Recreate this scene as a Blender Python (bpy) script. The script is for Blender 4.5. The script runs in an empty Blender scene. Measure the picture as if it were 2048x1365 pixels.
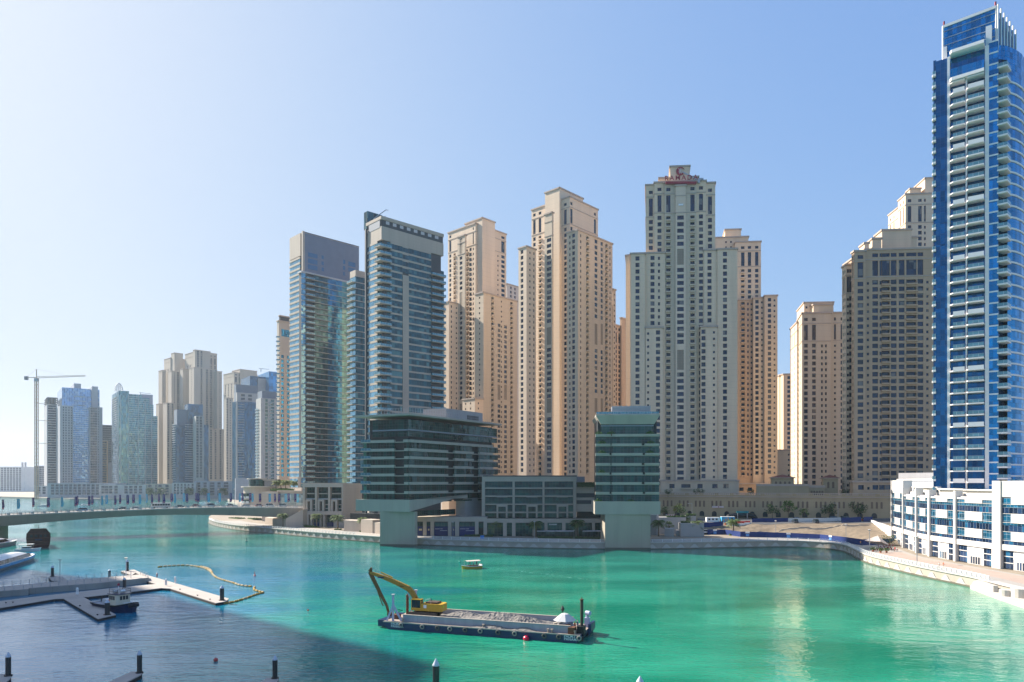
import bpy, bmesh, math, random
from mathutils import Vector, Matrix
random.seed(7)
R = math.radians
sc = bpy.context.scene
COL = sc.collection
# ---------------------------------------------------------------- camera
F, CX, HZ, H = 1422.0, 1024.0, 965.0, 27.0        # focal length in photo pixels, image centre, eye line, camera height
cam = bpy.data.cameras.new('camera'); co = bpy.data.objects.new('camera', cam); COL.objects.link(co)
co.location = (0, 0, H); co.rotation_euler = (R(90), 0, 0)
cam.sensor_width = 36; cam.lens = 36*F/2048; cam.shift_y = (HZ-682.5)/2048
cam.clip_start = 1; cam.clip_end = 30000
sc.camera = co
# ---------------------------------------------------------------- light
SUN_AZ, SUN_EL = 58.0, 36.0                        # degrees left of the view direction, height
SV = Vector((-math.sin(R(SUN_AZ))*math.cos(R(SUN_EL)), math.cos(R(SUN_AZ))*math.cos(R(SUN_EL)), math.sin(R(SUN_EL))))
w = bpy.data.worlds.new('World'); sc.world = w; w.use_nodes = True
nt = w.node_tree; bg = nt.nodes['Background']
sky = nt.nodes.new('ShaderNodeTexSky'); sky.sky_type = 'NISHITA'; sky.sun_disc = False
sky.sun_elevation = R(SUN_EL); sky.sun_rotation = R(-SUN_AZ)
sky.air_density = 0.6; sky.dust_density = 2.0; sky.ozone_density = 3.0; sky.altitude = 0
SKY_STR, EXPO = 0.075, 1.6                           # shoulder per channel keeps the sky beside the sun pale instead of clipping
def vm(op, a, b):
    x = nt.nodes.new('ShaderNodeVectorMath'); x.operation = op
    for i, v in enumerate((a, b)):
        if isinstance(v, tuple): x.inputs[i].default_value = v
        else: nt.links.new(v, x.inputs[i])
    return x.outputs[0]
k_ = 1.04/(SKY_STR*2**EXPO)
num = vm('MULTIPLY', sky.outputs[0], (.385*k_, .572*k_, 1.457*k_))
nt.links.new(vm('DIVIDE', num, vm('ADD', vm('MULTIPLY', sky.outputs[0], (.41, .59, 1.456)), (1, 1, 1))), bg.inputs[0]); bg.inputs[1].default_value = SKY_STR
sl = bpy.data.lights.new('sun', 'SUN'); so = bpy.data.objects.new('sun', sl); COL.objects.link(so)
sl.energy = 3.7; sl.angle = R(0.8); sl.color = (1.0, 0.93, 0.82)
so.rotation_euler = SV.to_track_quat('Z', 'Y').to_euler(); so.location = (0, 0, 400)
sc.view_settings.view_transform = 'Standard'; sc.view_settings.look = 'None'
sc.view_settings.exposure = EXPO; sc.view_settings.gamma = 1; sc.view_settings.use_curve_mapping = False
sc.render.engine = 'CYCLES'
sc.cycles.max_bounces = 7; sc.cycles.diffuse_bounces = 2; sc.cycles.glossy_bounces = 4
sc.cycles.volume_bounces = 1; sc.cycles.transparent_max_bounces = 8
# ---------------------------------------------------------------- measuring: photo pixels to metres
def gp(px, py, z=0.0):
    D = F*(H-z)/(py-HZ); return Vector(((px-CX)*D/F, D, z))
def zp(py, D): return H+(HZ-py)*D/F
def atD(px, D): return Vector(((px-CX)*D/F, D))
def along(P, d, px):
    k = (px-CX)/F; t = (k*P[1]-P[0])/(d[0]-k*d[1]); return Vector((P[0]+t*d[0], P[1]+t*d[1]))
# ---------------------------------------------------------------- materials
def new_mat(name):
    m = bpy.data.materials.new(name); m.use_nodes = True
    n = m.node_tree; return m, n, n.nodes['Principled BSDF']
def nd(n, t, **k):
    x = n.nodes.new(t)
    for a, b in k.items(): setattr(x, a, b)
    return x
def math_(n, op, a, b=None, clamp=False):
    x = nd(n, 'ShaderNodeMath', operation=op, use_clamp=clamp)
    for i, v in enumerate((a, b)):
        if v is None: continue
        if isinstance(v, (int, float)): x.inputs[i].default_value = v
        else: n.links.new(v, x.inputs[i])
    return x.outputs[0]
def mixc(n, fac, a, b):
    x = nd(n, 'ShaderNodeMix', data_type='RGBA')
    for s, v in ((0, fac), (6, a), (7, b)):
        if isinstance(v, (int, float)): x.inputs[s].default_value = v
        elif isinstance(v, tuple): x.inputs[s].default_value = (*v[:3], 1)
        else: n.links.new(v, x.inputs[s])
    return x.outputs[2]
MC = {}
def mat(name, c, rough=.75, metal=0.0, var=.18, scale=.25, streak=False, joint=None, fine=True, spec=.3):
    """painted or cast surface: cloudy tone variation, optional rain streaks and panel joints (uv in metres)"""
    if name in MC: return MC[name]
    m, n, p = new_mat(name)
    tc = nd(n, 'ShaderNodeNewGeometry'); mp = nd(n, 'ShaderNodeMapping')
    n.links.new(tc.outputs['Position'], mp.inputs[0]); mp.inputs['Scale'].default_value = (1, 1, .12 if streak else 1)
    no = nd(n, 'ShaderNodeTexNoise'); no.inputs['Scale'].default_value = scale; no.inputs['Detail'].default_value = 4
    n.links.new(mp.outputs[0], no.inputs[0])
    f = math_(n, 'MULTIPLY', no.outputs[0], 1.0)
    dark = tuple(x*(1-var) for x in c); lite = tuple(min(1, x*(1+var*.8)) for x in c)
    rgb = mixc(n, f, dark, lite)
    if joint:
        uv = nd(n, 'ShaderNodeUVMap'); sx = nd(n, 'ShaderNodeSeparateXYZ'); n.links.new(uv.outputs[0], sx.inputs[0])
        ju, jv, jw = joint
        a = math_(n, 'LESS_THAN', math_(n, 'FRACT', math_(n, 'MULTIPLY', sx.outputs[0], 1/ju)), jw/ju)
        b = math_(n, 'LESS_THAN', math_(n, 'FRACT', math_(n, 'MULTIPLY', sx.outputs[1], 1/jv)), jw/jv)
        j = math_(n, 'MULTIPLY', math_(n, 'MAXIMUM', a, b), .35)
        rgb = mixc(n, j, rgb, tuple(x*.45 for x in c))
    n.links.new(rgb, p.inputs['Base Color'])
    p.inputs['Roughness'].default_value = rough; p.inputs['Metallic'].default_value = metal
    p.inputs['Specular IOR Level'].default_value = spec
    MC[name] = m; return m
def glass(name, c, metal=.6, cell=(1.5, 3.5), tilt=.02, var=.5, frame=(.08, .09, .1), fw=.07, rough=.04, lite=None, hl=None, litep=.18):
    """coated facade glass: panes of its own tone, each hung slightly out of plane, with slim frames (uv in metres)"""
    if name in MC: return MC[name]
    m, n, p = new_mat(name)
    uv = nd(n, 'ShaderNodeUVMap'); sx = nd(n, 'ShaderNodeSeparateXYZ'); n.links.new(uv.outputs[0], sx.inputs[0])
    U = math_(n, 'MULTIPLY', sx.outputs[0], 1/cell[0]); V = math_(n, 'MULTIPLY', sx.outputs[1], 1/cell[1])
    cb = nd(n, 'ShaderNodeCombineXYZ'); n.links.new(math_(n, 'FLOOR', U), cb.inputs[0]); n.links.new(math_(n, 'FLOOR', V), cb.inputs[1])
    oi = nd(n, 'ShaderNodeObjectInfo'); n.links.new(math_(n, 'MULTIPLY', oi.outputs['Random'], 57.0), cb.inputs[2])
    wn = nd(n, 'ShaderNodeTexWhiteNoise', noise_dimensions='3D'); n.links.new(cb.outputs[0], wn.inputs[0])
    lo = tuple(x*(1-var) for x in c); hi = tuple(min(1, x*(1+var)) for x in c)
    rgb = mixc(n, wn.outputs[0], lo, hi)
    if lite:
        k = math_(n, 'GREATER_THAN', math_(n, 'FRACT', math_(n, 'MULTIPLY', wn.outputs[0], 7.31)), 1-litep)
        rgb = mixc(n, math_(n, 'MULTIPLY', k, .55), rgb, lite)
    a = math_(n, 'LESS_THAN', math_(n, 'FRACT', U), fw/cell[0])
    fr = a
    if hl: fr = math_(n, 'MAXIMUM', a, math_(n, 'LESS_THAN', math_(n, 'FRACT', math_(n, 'MULTIPLY', sx.outputs[1], 1/hl)), fw/hl))
    rgb = mixc(n, fr, rgb, frame)
    n.links.new(rgb, p.inputs['Base Color'])
    n.links.new(math_(n, 'MULTIPLY', math_(n, 'SUBTRACT', 1.0, fr), metal), p.inputs['Metallic'])
    n.links.new(math_(n, 'MULTIPLY_ADD' if False else 'ADD', math_(n, 'MULTIPLY', fr, .5), rough), p.inputs['Roughness'])
    g = nd(n, 'ShaderNodeNewGeometry')
    w1 = nd(n, 'ShaderNodeVectorMath', operation='SUBTRACT'); n.links.new(wn.outputs[1], w1.inputs[0]); w1.inputs[1].default_value = (.5, .5, .5)
    w2 = nd(n, 'ShaderNodeVectorMath', operation='SCALE'); n.links.new(w1.outputs[0], w2.inputs[0]); w2.inputs['Scale'].default_value = tilt*2
    ns = nd(n, 'ShaderNodeTexNoise'); ns.inputs['Scale'].default_value = .35; n.links.new(g.outputs['Position'], ns.inputs[0])
    w3 = nd(n, 'ShaderNodeVectorMath', operation='SUBTRACT'); n.links.new(ns.outputs[1], w3.inputs[0]); w3.inputs[1].default_value = (.5, .5, .5)
    w4 = nd(n, 'ShaderNodeVectorMath', operation='SCALE'); n.links.new(w3.outputs[0], w4.inputs[0]); w4.inputs['Scale'].default_value = tilt*2.5
    ad = nd(n, 'ShaderNodeVectorMath', operation='ADD'); n.links.new(w2.outputs[0], ad.inputs[0]); n.links.new(w4.outputs[0], ad.inputs[1])
    a2 = nd(n, 'ShaderNodeVectorMath', operation='ADD'); n.links.new(ad.outputs[0], a2.inputs[0]); n.links.new(g.outputs['Normal'], a2.inputs[1])
    nn = nd(n, 'ShaderNodeVectorMath', operation='NORMALIZE'); n.links.new(a2.outputs[0], nn.inputs[0])
    n.links.new(nn.outputs[0], p.inputs['Normal'])
    MC[name] = m; return m
# walls
STONE = mat('sand_render', (.74, .57, .415), streak=True, joint=(60, 3.3, .10))
STONE2 = mat('warm_sand_render', (.60, .475, .345), streak=True, joint=(60, 3.3, .10))
STONE3 = mat('deep_sand_render', (.50, .345, .225), streak=True, joint=(60, 3.3, .10))
PALE = mat('pale_render', (.60, .52, .45), streak=True, joint=(60, 3.6, .12))
TRIM = mat('pink_stone_trim', (.47, .37, .30))
LATT = mat('lattice_stone', (.34, .27, .20), joint=(.9, .9, .35))
BEIGE = mat('beige_panel', (.46, .385, .315), joint=(3.0, 1.6, .06), streak=True)
GREYP = mat('grey_metal_panel', (.22, .24, .28), rough=.5, joint=(4, 1.1, .06))
CONC = mat('fair_faced_concrete', (.40, .355, .295), streak=True, joint=(6, 30, .08), var=.22)
CONCG = mat('green_grey_concrete', (.38, .33, .26), streak=True, joint=(5.5, 30, .08), var=.2)
SLAB = mat('slab_render', (.42, .37, .315), var=.15)
WHITE = mat('white_render', (.66, .62, .58), var=.06, rough=.6, joint=(1.6, 1.6, .03))
WHITEP = mat('white_paint', (.78, .78, .76), var=.08, rough=.45)
GREYW = mat('light_grey_panel', (.53, .51, .51), joint=(2.2, 2.2, .1), rough=.5)
LOUV = mat('dark_louvre', (.06, .07, .08), joint=(30, .6, .2), rough=.5)
DARK = mat('dark_opening', (.03, .035, .04), rough=.6)
STEEL = mat('galvanised_steel', (.40, .41, .42), rough=.45, metal=.6)
BLACK = mat('black_rubber', (.02, .02, .022), rough=.6)
# glass
WIN = glass('window_glass', (.006, .022, .055), metal=.10, cell=(2.2, 3.3), tilt=.03, var=.45, lite=(.26, .23, .19), fw=.0, litep=.10, rough=.08)
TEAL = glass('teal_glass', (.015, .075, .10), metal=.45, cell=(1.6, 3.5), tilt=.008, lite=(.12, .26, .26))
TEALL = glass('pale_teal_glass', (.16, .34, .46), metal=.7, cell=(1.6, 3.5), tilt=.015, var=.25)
GREENG = glass('green_glass', (.006, .050, .045), metal=.25, cell=(1.4, 3.7), tilt=.02, lite=(.02, .09, .08), hl=1.25)
BLUE = glass('blue_glass', (.012, .20, .44), metal=.75, cell=(1.3, 3.5), tilt=.025, var=.4, frame=(.02, .06, .14), fw=.06, hl=1.75)
BLUED = glass('deep_blue_glass', (.008, .10, .24), metal=.7, cell=(1.3, 3.5), tilt=.02, var=.35, frame=(.01, .03, .07), fw=.07, hl=1.75)
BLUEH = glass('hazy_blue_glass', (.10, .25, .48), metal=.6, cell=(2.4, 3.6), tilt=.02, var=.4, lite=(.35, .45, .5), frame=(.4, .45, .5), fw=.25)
RAILG = glass('railing_glass', (.12, .26, .32), metal=.3, cell=(1.5, 1.1), tilt=.01, var=.2, frame=(.5, .52, .54), rough=.08)
# ---------------------------------------------------------------- meshes
class MB:
    def __init__(s): s.v = []; s.f = []; s.m = []; s.uv = []; s.sm = []
    def face(s, pts, m, uv=None, smooth=False):
        i = len(s.v); s.v += [tuple(p) for p in pts]; s.f.append(tuple(range(i, i+len(pts)))); s.m.append(m)
        if uv is None:
            P = [Vector(p) for p in pts]; nrm = (P[1]-P[0]).cross(P[2]-P[0])
            if abs(nrm.z) > .7*nrm.length: uv = [(p.x, p.y) for p in P]
            else:
                t = Vector((-nrm.y, nrm.x, 0)); t = t.normalized() if t.length > 1e-9 else Vector((1, 0, 0))
                uv = [(p.dot(t), p.z) for p in P]
        s.uv.append(uv); s.sm.append(smooth)
    def prism(s, poly, z0, z1, m, top=True, bot=True, mt=None):
        """extrude a counter-clockwise plan outline; z0/z1 numbers or per-vertex lists"""
        n = len(poly); a = z0 if isinstance(z0, (list, tuple)) else [z0]*n; b = z1 if isinstance(z1, (list, tuple)) else [z1]*n
        for i in range(n):
            j = (i+1) % n; p, q = poly[i], poly[j]
            s.face([(p[0], p[1], a[i]), (q[0], q[1], a[j]), (q[0], q[1], b[j]), (p[0], p[1], b[i])], m)
        if top: s.face([(p[0], p[1], b[i]) for i, p in enumerate(poly)], mt or m)
        if bot: s.face([(poly[i][0], poly[i][1], a[i]) for i in range(n-1, -1, -1)], mt or m)
    def box(s, x0, x1, y0, y1, z0, z1, m, top=True):
        s.prism([(x0, y0), (x1, y0), (x1, y1), (x0, y1)], z0, z1, m, top)
    def obox(s, A, B, d0, d1, z0, z1, m):
        """box along A->B reaching from d0 to d1 outward (right-hand side of A->B)"""
        A = Vector(A[:2]); B = Vector(B[:2]); t = (B-A).normalized(); n = Vector((t.y, -t.x))
        s.prism([A+n*d1, B+n*d1, B+n*d0, A+n*d0], z0, z1, m)
    def tube(s, pts, r, m, n=8, cap=True, smooth=True):
        P = [Vector(p) for p in pts]; rr = r if isinstance(r, (list, tuple)) else [r]*len(P); rings = []
        up = None
        for i, p in enumerate(P):
            d = (P[min(i+1, len(P)-1)]-P[max(i-1, 0)]).normalized()
            if up is None: up = Vector((0, 0, 1)) if abs(d.z) < .9 else Vector((1, 0, 0))
            a = d.cross(up).normalized(); b = a.cross(d).normalized(); up = b
            rings.append([p+(a*math.cos(k*2*math.pi/n)+b*math.sin(k*2*math.pi/n))*rr[i] for k in range(n)])
        for i in range(len(P)-1):
            for k in range(n):
                j = (k+1) % n; s.face([rings[i][j], rings[i][k], rings[i+1][k], rings[i+1][j]], m, smooth=smooth)
        if cap:
            s.face(rings[0], m); s.face(rings[-1][::-1], m)
    def bar(s, a, b, wd, ht, m):
        """rectangular bar between two points"""
        a = Vector(a); b = Vector(b); d = (b-a).normalized(); u = Vector((0, 0, 1)) if abs(d.z) < .95 else Vector((0, 1, 0))
        x = d.cross(u).normalized()*wd/2; y = x.cross(d).normalized()*ht/2
        c = [(-1, -1), (1, -1), (1, 1), (-1, 1)]
        A = [a+x*i+y*j for i, j in c]; B = [b+x*i+y*j for i, j in c]
        for k in range(4):
            j = (k+1) % 4; s.face([A[k], A[j], B[j], B[k]], m)
        s.face(A[::-1], m); s.face(B, m)
    def lathe(s, prof, c, m, n=16, smooth=True):
        """profile (r, z) turned about the vertical through c"""
        for i in range(len(prof)-1):
            for k in range(n):
                a0 = k*2*math.pi/n; a1 = (k+1)*2*math.pi/n
                q = [(c[0]+r*math.cos(a), c[1]+r*math.sin(a), c[2]+z) for (r, z), a in ((prof[i], a0), (prof[i], a1), (prof[i+1], a1), (prof[i+1], a0))]
                if prof[i][0] < 1e-6: q = q[1:]
                elif prof[i+1][0] < 1e-6: q = q[:3]
                s.face(q, m, smooth=smooth)
    def add(s, o):
        i = len(s.v); s.v += o.v; s.f += [tuple(k+i for k in f) for f in o.f]; s.m += o.m; s.uv += o.uv; s.sm += o.sm
    def center(s):
        n = len(s.v); return Vector((sum(p[0] for p in s.v)/n, sum(p[1] for p in s.v)/n, sum(p[2] for p in s.v)/n))
    def build(s, name, parent=None, loc=(0, 0, 0), origin=(0, 0, 0), weld=False):
        """one mesh object; vertices are taken relative to origin, the object sits at loc"""
        me = bpy.data.meshes.new(name); o3 = Vector(origin)
        me.from_pydata([tuple(Vector(p)-o3) for p in s.v], [], s.f)
        ms = []; idx = []
        for m in s.m:
            if m not in ms: ms.append(m)
            idx.append(ms.index(m))
        for m in ms: me.materials.append(m)
        me.polygons.foreach_set('material_index', idx); me.polygons.foreach_set('use_smooth', s.sm)
        ul = me.uv_layers.new(name='UVMap'); ul.data.foreach_set('uv', [c for f in s.uv for q in f for c in q])
        if weld:
            bm = bmesh.new(); bm.from_mesh(me); bmesh.ops.remove_doubles(bm, verts=bm.verts, dist=1e-4); bm.to_mesh(me); bm.free()
        me.update()
        o = bpy.data.objects.new(name, me); COL.objects.link(o); o.location = loc
        if parent: o.parent = parent
        return o
def tag(o, label, cat, group=None):
    o['label'] = label; o['category'] = cat
    if group: o['group'] = group
    return o
def struct(o, kind='structure'): o['kind'] = kind; return o
def empty(name, label, cat, loc=(0, 0, 0), rz=0, group=None):
    o = bpy.data.objects.new(name, None); COL.objects.link(o); o.location = loc; o.rotation_euler = (0, 0, rz); o.empty_display_size = 1
    return tag(o, label, cat, group)
def copy_tree(o, parent=None):
    c = o.copy(); COL.objects.link(c)
    if parent: c.parent = parent
    for ch in [x for x in KIDS.get(o.name, [])]: KIDS.setdefault(c.name, []).append(copy_tree(ch, c))
    return c
KIDS = {}
def part(mb, name, parent, **k):
    o = mb.build(name, parent, **k); KIDS.setdefault(parent.name, []).append(o); return o
def place(proto, loc, rz, label, used, group=None, scale=1):
    """first call moves the prototype, later calls copy it with its parts"""
    o = proto if not used.get(proto.name) else copy_tree(proto); used[proto.name] = True
    o.location = loc; o.rotation_euler = (0, 0, rz); o.scale = (scale,)*3; o['label'] = label
    if group: o['group'] = group
    return o
USED = {}
def ordinal(i): return ['first', 'second', 'third', 'fourth', 'fifth', 'sixth', 'seventh', 'eighth', 'ninth', 'tenth', 'eleventh', 'twelfth', 'thirteenth', 'fourteenth', 'fifteenth', 'sixteenth', 'seventeenth', 'eighteenth', 'nineteenth', 'twentieth'][i]
# ---------------------------------------------------------------- buildings
GZ = 2.8
class Bld:
    """one building: single parts by name, countable parts (windows, balconies) as objects of their own"""
    def __init__(s, name, label, loc, cat='building', group=None):
        s.name, s.label, s.cat, s.group = name, label, cat, group
        s.o = Vector((loc[0], loc[1], GZ)); s.single = {}; s.multi = {}
    def S(s, n): return s.single.setdefault(n, MB())
    def Mn(s, n, mb, sub=None): s.multi.setdefault(n, []).append((mb, sub))
    def finish(s, lim=100):
        root = empty(s.name, s.label, s.cat, s.o, group=s.group)
        for n, mb in s.single.items():
            if mb.f: mb.build(n, root, origin=s.o)
        for n, L in s.multi.items():
            c0 = Vector((0, 0, H))
            if len(L) > lim+8:
                L = sorted(L, key=lambda e: (e[0].center()-c0).length)
                rest = MB(); sub = MB(); sn = None
                for mb, sb in L[lim:]:
                    rest.add(mb)
                    if sb: sub.add(sb[1]); sn = sb[0]
                r = rest.build(n, root, origin=s.o); r['kind'] = 'stuff'
                if sn: q = sub.build(sn, r); q['kind'] = 'stuff'; q.data.transform(Matrix.Translation(-s.o))
                L = L[:lim]
            for mb, sb in L:
                c = mb.center(); o = mb.build(n, root, loc=c-s.o, origin=c)
                if sb: sb[1].build(sb[0], o, origin=c)
        return root
def facade(bd, A, B, z0, z1, cols, wm, wall='wall', d=.35, glass_m=None, bal=.9, trimm=None):
    """wall from A to B (left to right seen from outside) with real openings; cols = [(u0, u1, [(v0, v1, kind)])]"""
    glass_m = glass_m or WIN; trimm = trimm or wm
    A = Vector(A[:2]); B = Vector(B[:2]); L = (B-A).length; t = (B-A)/L; n = Vector((t.y, -t.x)); W = bd.S(wall)
    def P(u, v, dd=0.0): q = A+t*u-n*dd; return (q.x, q.y, v)
    def Q(mb, u0, u1, v0, v1, dd, m): mb.face([P(u0, v0, dd), P(u1, v0, dd), P(u1, v1, dd), P(u0, v1, dd)], m, uv=[(u0, v0), (u1, v0), (u1, v1), (u0, v1)])
    u = 0.0
    for (a, b, ops) in sorted(cols, key=lambda c: c[0]):
        a = max(a, u+.02); b = min(b, L-.02)
        if b-a < .3: continue
        Q(W, u, a, z0, z1, 0, wm); v = z0
        for (v0, v1, k) in sorted(ops):
            v0 = max(v0, v+.02)
            if v1 > z1-.05 or v1-v0 < .25: continue
            Q(W, a, b, v, v0, 0, wm)
            dd = {'b': 1.1, 'l': .15}.get(k, d)
            W.face([P(a, v0), P(b, v0), P(b, v0, dd), P(a, v0, dd)], wm); W.face([P(a, v1, dd), P(b, v1, dd), P(b, v1), P(a, v1)], wm)
            W.face([P(a, v0), P(a, v0, dd), P(a, v1, dd), P(a, v1)], wm); W.face([P(b, v0, dd), P(b, v0), P(b, v1), P(b, v1, dd)], wm)
            g = MB(); Q(g, a, b, v0, v1, dd-.01, LATT if k == 'l' else glass_m); bd.Mn('lattice' if k == 'l' else 'window', g)
            if k == 'b':
                s = MB(); q0 = A+t*(a-.25); q1 = A+t*(b+.25)
                s.obox(q0, q1, .02, bal, v0-.25, v0+.02, trimm)
                s.obox(q0, q1, bal-.15, bal, v0+.02, v0+.55, trimm); s.obox(q0, q0+t*.15, .02, bal-.15, v0+.02, v0+.55, trimm); s.obox(q1-t*.15, q1, .02, bal-.15, v0+.02, v0+.55, trimm)
                bd.Mn('balcony', s)
            v = v1
        Q(W, a, b, v, z1, 0, wm); u = b
    Q(W, u, L, z0, z1, 0, wm)
WSC = [1.0]
KW = {'w': (2.2, 2.35, 'w'), 's': (1.15, 1.35, 'w'), 'W': (3.6, 2.3, 'w'), 'b': (2.3, 2.5, 'b'), 'B': (5.0, 2.5, 'b'), 'n': (1.1, 1.8, 'w'), 'M': (2.8, 2.3, 'w')}
def colspec(A, t, D, items, zt, fl, zmin, ch, off=.9):
    """items (px, kind[, y_top, y_bottom]); kind + 'c' = tall windows in the crown storeys, + 'l' = lattice in the crown"""
    out = []
    for it in items:
        px, k = it[0], it[1]; base = KW[k[0]]; pt = along(A, t, px); u = (pt-Vector(A[:2])).dot(t)
        w, h, kk = base; w *= WSC[0]; h *= WSC[0]; wf = pt.y/D if D else 1
        za = zp(it[2], pt.y) if len(it) > 2 else zt; zb = max(zmin, zp(it[3], pt.y) if len(it) > 3 else zmin)
        ops = []; z = zt-ch-off if ch else zt-off
        while z-fl > zb:
            if z <= za: ops.append((z-fl+.65 if kk == 'w' else z-fl+.35, z-fl+.65+h if kk == 'w' else z-fl+.35+h, kk))
            z -= fl
        if ch and za >= zt-.1:
            if k.endswith('c'):
                ops.append((zt-ch+.6, zt-ch+.6+ch*.55, 'w')); ops.append((zt-ch*.28, zt-ch*.28+min(1.9, ch*.15), 'w'))
            elif k.endswith('l'): ops.append((zt-ch+.4, zt-1.6, 'l'))
        for (za_, zb_) in (it[4] if len(it) > 4 else []):
            a_, b_ = zp(za_, pt.y), zp(zb_, pt.y); ops = [o for o in ops if o[1] < b_-.3 or o[0] > a_+.3]; ops.append((b_, a_, 'l'))
        out.append((u-w/2, u+w/2, ops))
    return out
UL = Vector((-.727, .687)); UR = Vector((.687, .727))
def blk(bd, xc, D, xl, xr, yt, left=(), right=(), uL=UL, uR=UR, wm=None, fl=3.3, z0=GZ, zmin=30, ch=0, cor=True, zt=None, glass_m=None, wall='wall', off=.9, trim=None, back=None):
    """rectangular block seen on its near corner (pixel xc, depth D); returns its corners"""
    wm = wm or STONE; C = atD(xc, D)
    Lp = along(C, uL, xl) if xl is not None else C+uL*back
    Rp = along(C, uR, xr); zt = zt if zt is not None else zp(yt, D); Bk = Lp+Rp-C
    facade(bd, Lp, C, z0, zt, colspec(Lp, -uL, D, left, zt, fl, zmin, ch, off), wm, wall, glass_m=glass_m, trimm=trim)
    facade(bd, C, Rp, z0, zt, colspec(C, uR, D, right, zt, fl, zmin, ch, off), wm, wall, glass_m=glass_m, trimm=trim)
    W = bd.S(wall)
    for p, q in ((Rp, Bk), (Bk, Lp)): W.face([(p.x, p.y, z0), (q.x, q.y, z0), (q.x, q.y, zt), (p.x, p.y, zt)], wm)
    rf = MB(); bd.Mn('roof', rf); rf.face([(p.x, p.y, zt-.02) for p in (Lp, C, Rp, Bk)], wm)
    if cor:
        c = MB(); bd.Mn('cornice', c)
        for p, q in ((Lp, C), (C, Rp), (Rp, Bk), (Bk, Lp)):
            t = (q-p).normalized(); c.obox(p-t*.45, q+t*(.45-.003), -.3, .45, zt-.35, zt+.55, trim or TRIM)
    if ch and cor:
        for zz in (zt-ch*.37, zt-ch+.05):
            c = MB(); bd.Mn('string_course', c); c.obox(Lp, C, .003, .22, zz-.22, zz+.22, trim or TRIM); c.obox(C, Rp, .003, .22, zz-.22, zz+.22, trim or TRIM)
    return Lp, C, Rp, Bk, zt

def bands(bd, A, B, z0, z1, fl, gm, sm, hb=.9, prot=.15, wname='window_band', sname='floor_band', inset=0.0):
    """floors of strip glazing between spandrel bands, from A to B (left to right from outside)"""
    A = Vector(A[:2]); B = Vector(B[:2]); L = (B-A).length; t = (B-A)/L; n = Vector((t.y, -t.x)); z = z1
    u0 = random.random()*50//1*1.5
    while z-fl > z0-.1:
        g = MB(); a = A-n*inset; b_ = B-n*inset; v0 = z-fl; v1 = z-hb
        g.face([(a.x, a.y, v0), (b_.x, b_.y, v0), (b_.x, b_.y, v1), (a.x, a.y, v1)], gm, uv=[(u0, v0+.01), (u0+L, v0+.01), (u0+L, v1), (u0, v1)]); bd.Mn(wname, g)
        if hb > 0:
            s = MB(); s.obox(A, B, -.3-inset, prot, z-hb, z, sm); bd.Mn(sname, s)
        z -= fl
def balc(bd, A, B, z0, z1, fl, sm, prot, rm=None, recess=1.2, gm=None, h=1.05, thick=.3, solid=None, back=True, taper=0.0, rh=1.0, side=True):
    """a column of balconies: slab, glass railing (sub-part) and the dark glazing behind; solid(k) makes a floor's parapet solid"""
    rm = rm or RAILG; gm = gm or TEAL
    A = Vector(A[:2]); B = Vector(B[:2]); L = (B-A).length; t = (B-A)/L; n = Vector((t.y, -t.x)); z = z1; k = 0
    while z-fl > z0-.1:
        f = z-fl
        if back:
            g = MB(); a = A-n*recess; b_ = B-n*recess
            g.face([(a.x, a.y, f), (b_.x, b_.y, f), (b_.x, b_.y, z-.05), (a.x, a.y, z-.05)], gm, uv=[(0, f), (L, f), (L, z), (0, z)]); bd.Mn('glazing', g)
        s = MB(); P = [A+n*(prot-taper), A+t*taper+n*prot, B-t*taper*.3+n*prot, B-n*(recess+.02), A-n*(recess+.02)]
        P = [(p.x, p.y) for p in P]; s.prism(P, f-thick, f, sm)
        if solid and solid(k):
            s.obox(A+t*taper, B-t*taper*.3, prot-.15, prot, f+.003, f+h, sm); s.obox(A+n*.1, A+n*(prot-taper), -.15, 0, f+.003, f+h, sm); bd.Mn('balcony', s)
        else:
            r = MB(); r.obox(A+t*taper, B-t*taper*.3, prot-.08, prot-.03, f+.08, f+rh, rm)
            if side: r.bar((A.x+n.x*.05, A.y+n.y*.05, f+.55), (A.x+n.x*(prot-taper), A.y+n.y*(prot-taper), f+.55), .05, .9, rm)
            r.obox(A+t*taper, B-t*taper*.3, prot-.1, prot-.01, f+rh, f+rh+.07, STEEL)
            bd.Mn('balcony', s, ('railing', r))
        z -= fl; k += 1
def wallq(bd, A, B, z0, z1, m, name='wall', d0=-1.0, d1=0.0): bd.S(name).obox(A, B, d0, d1, z0, z1, m)
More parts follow.
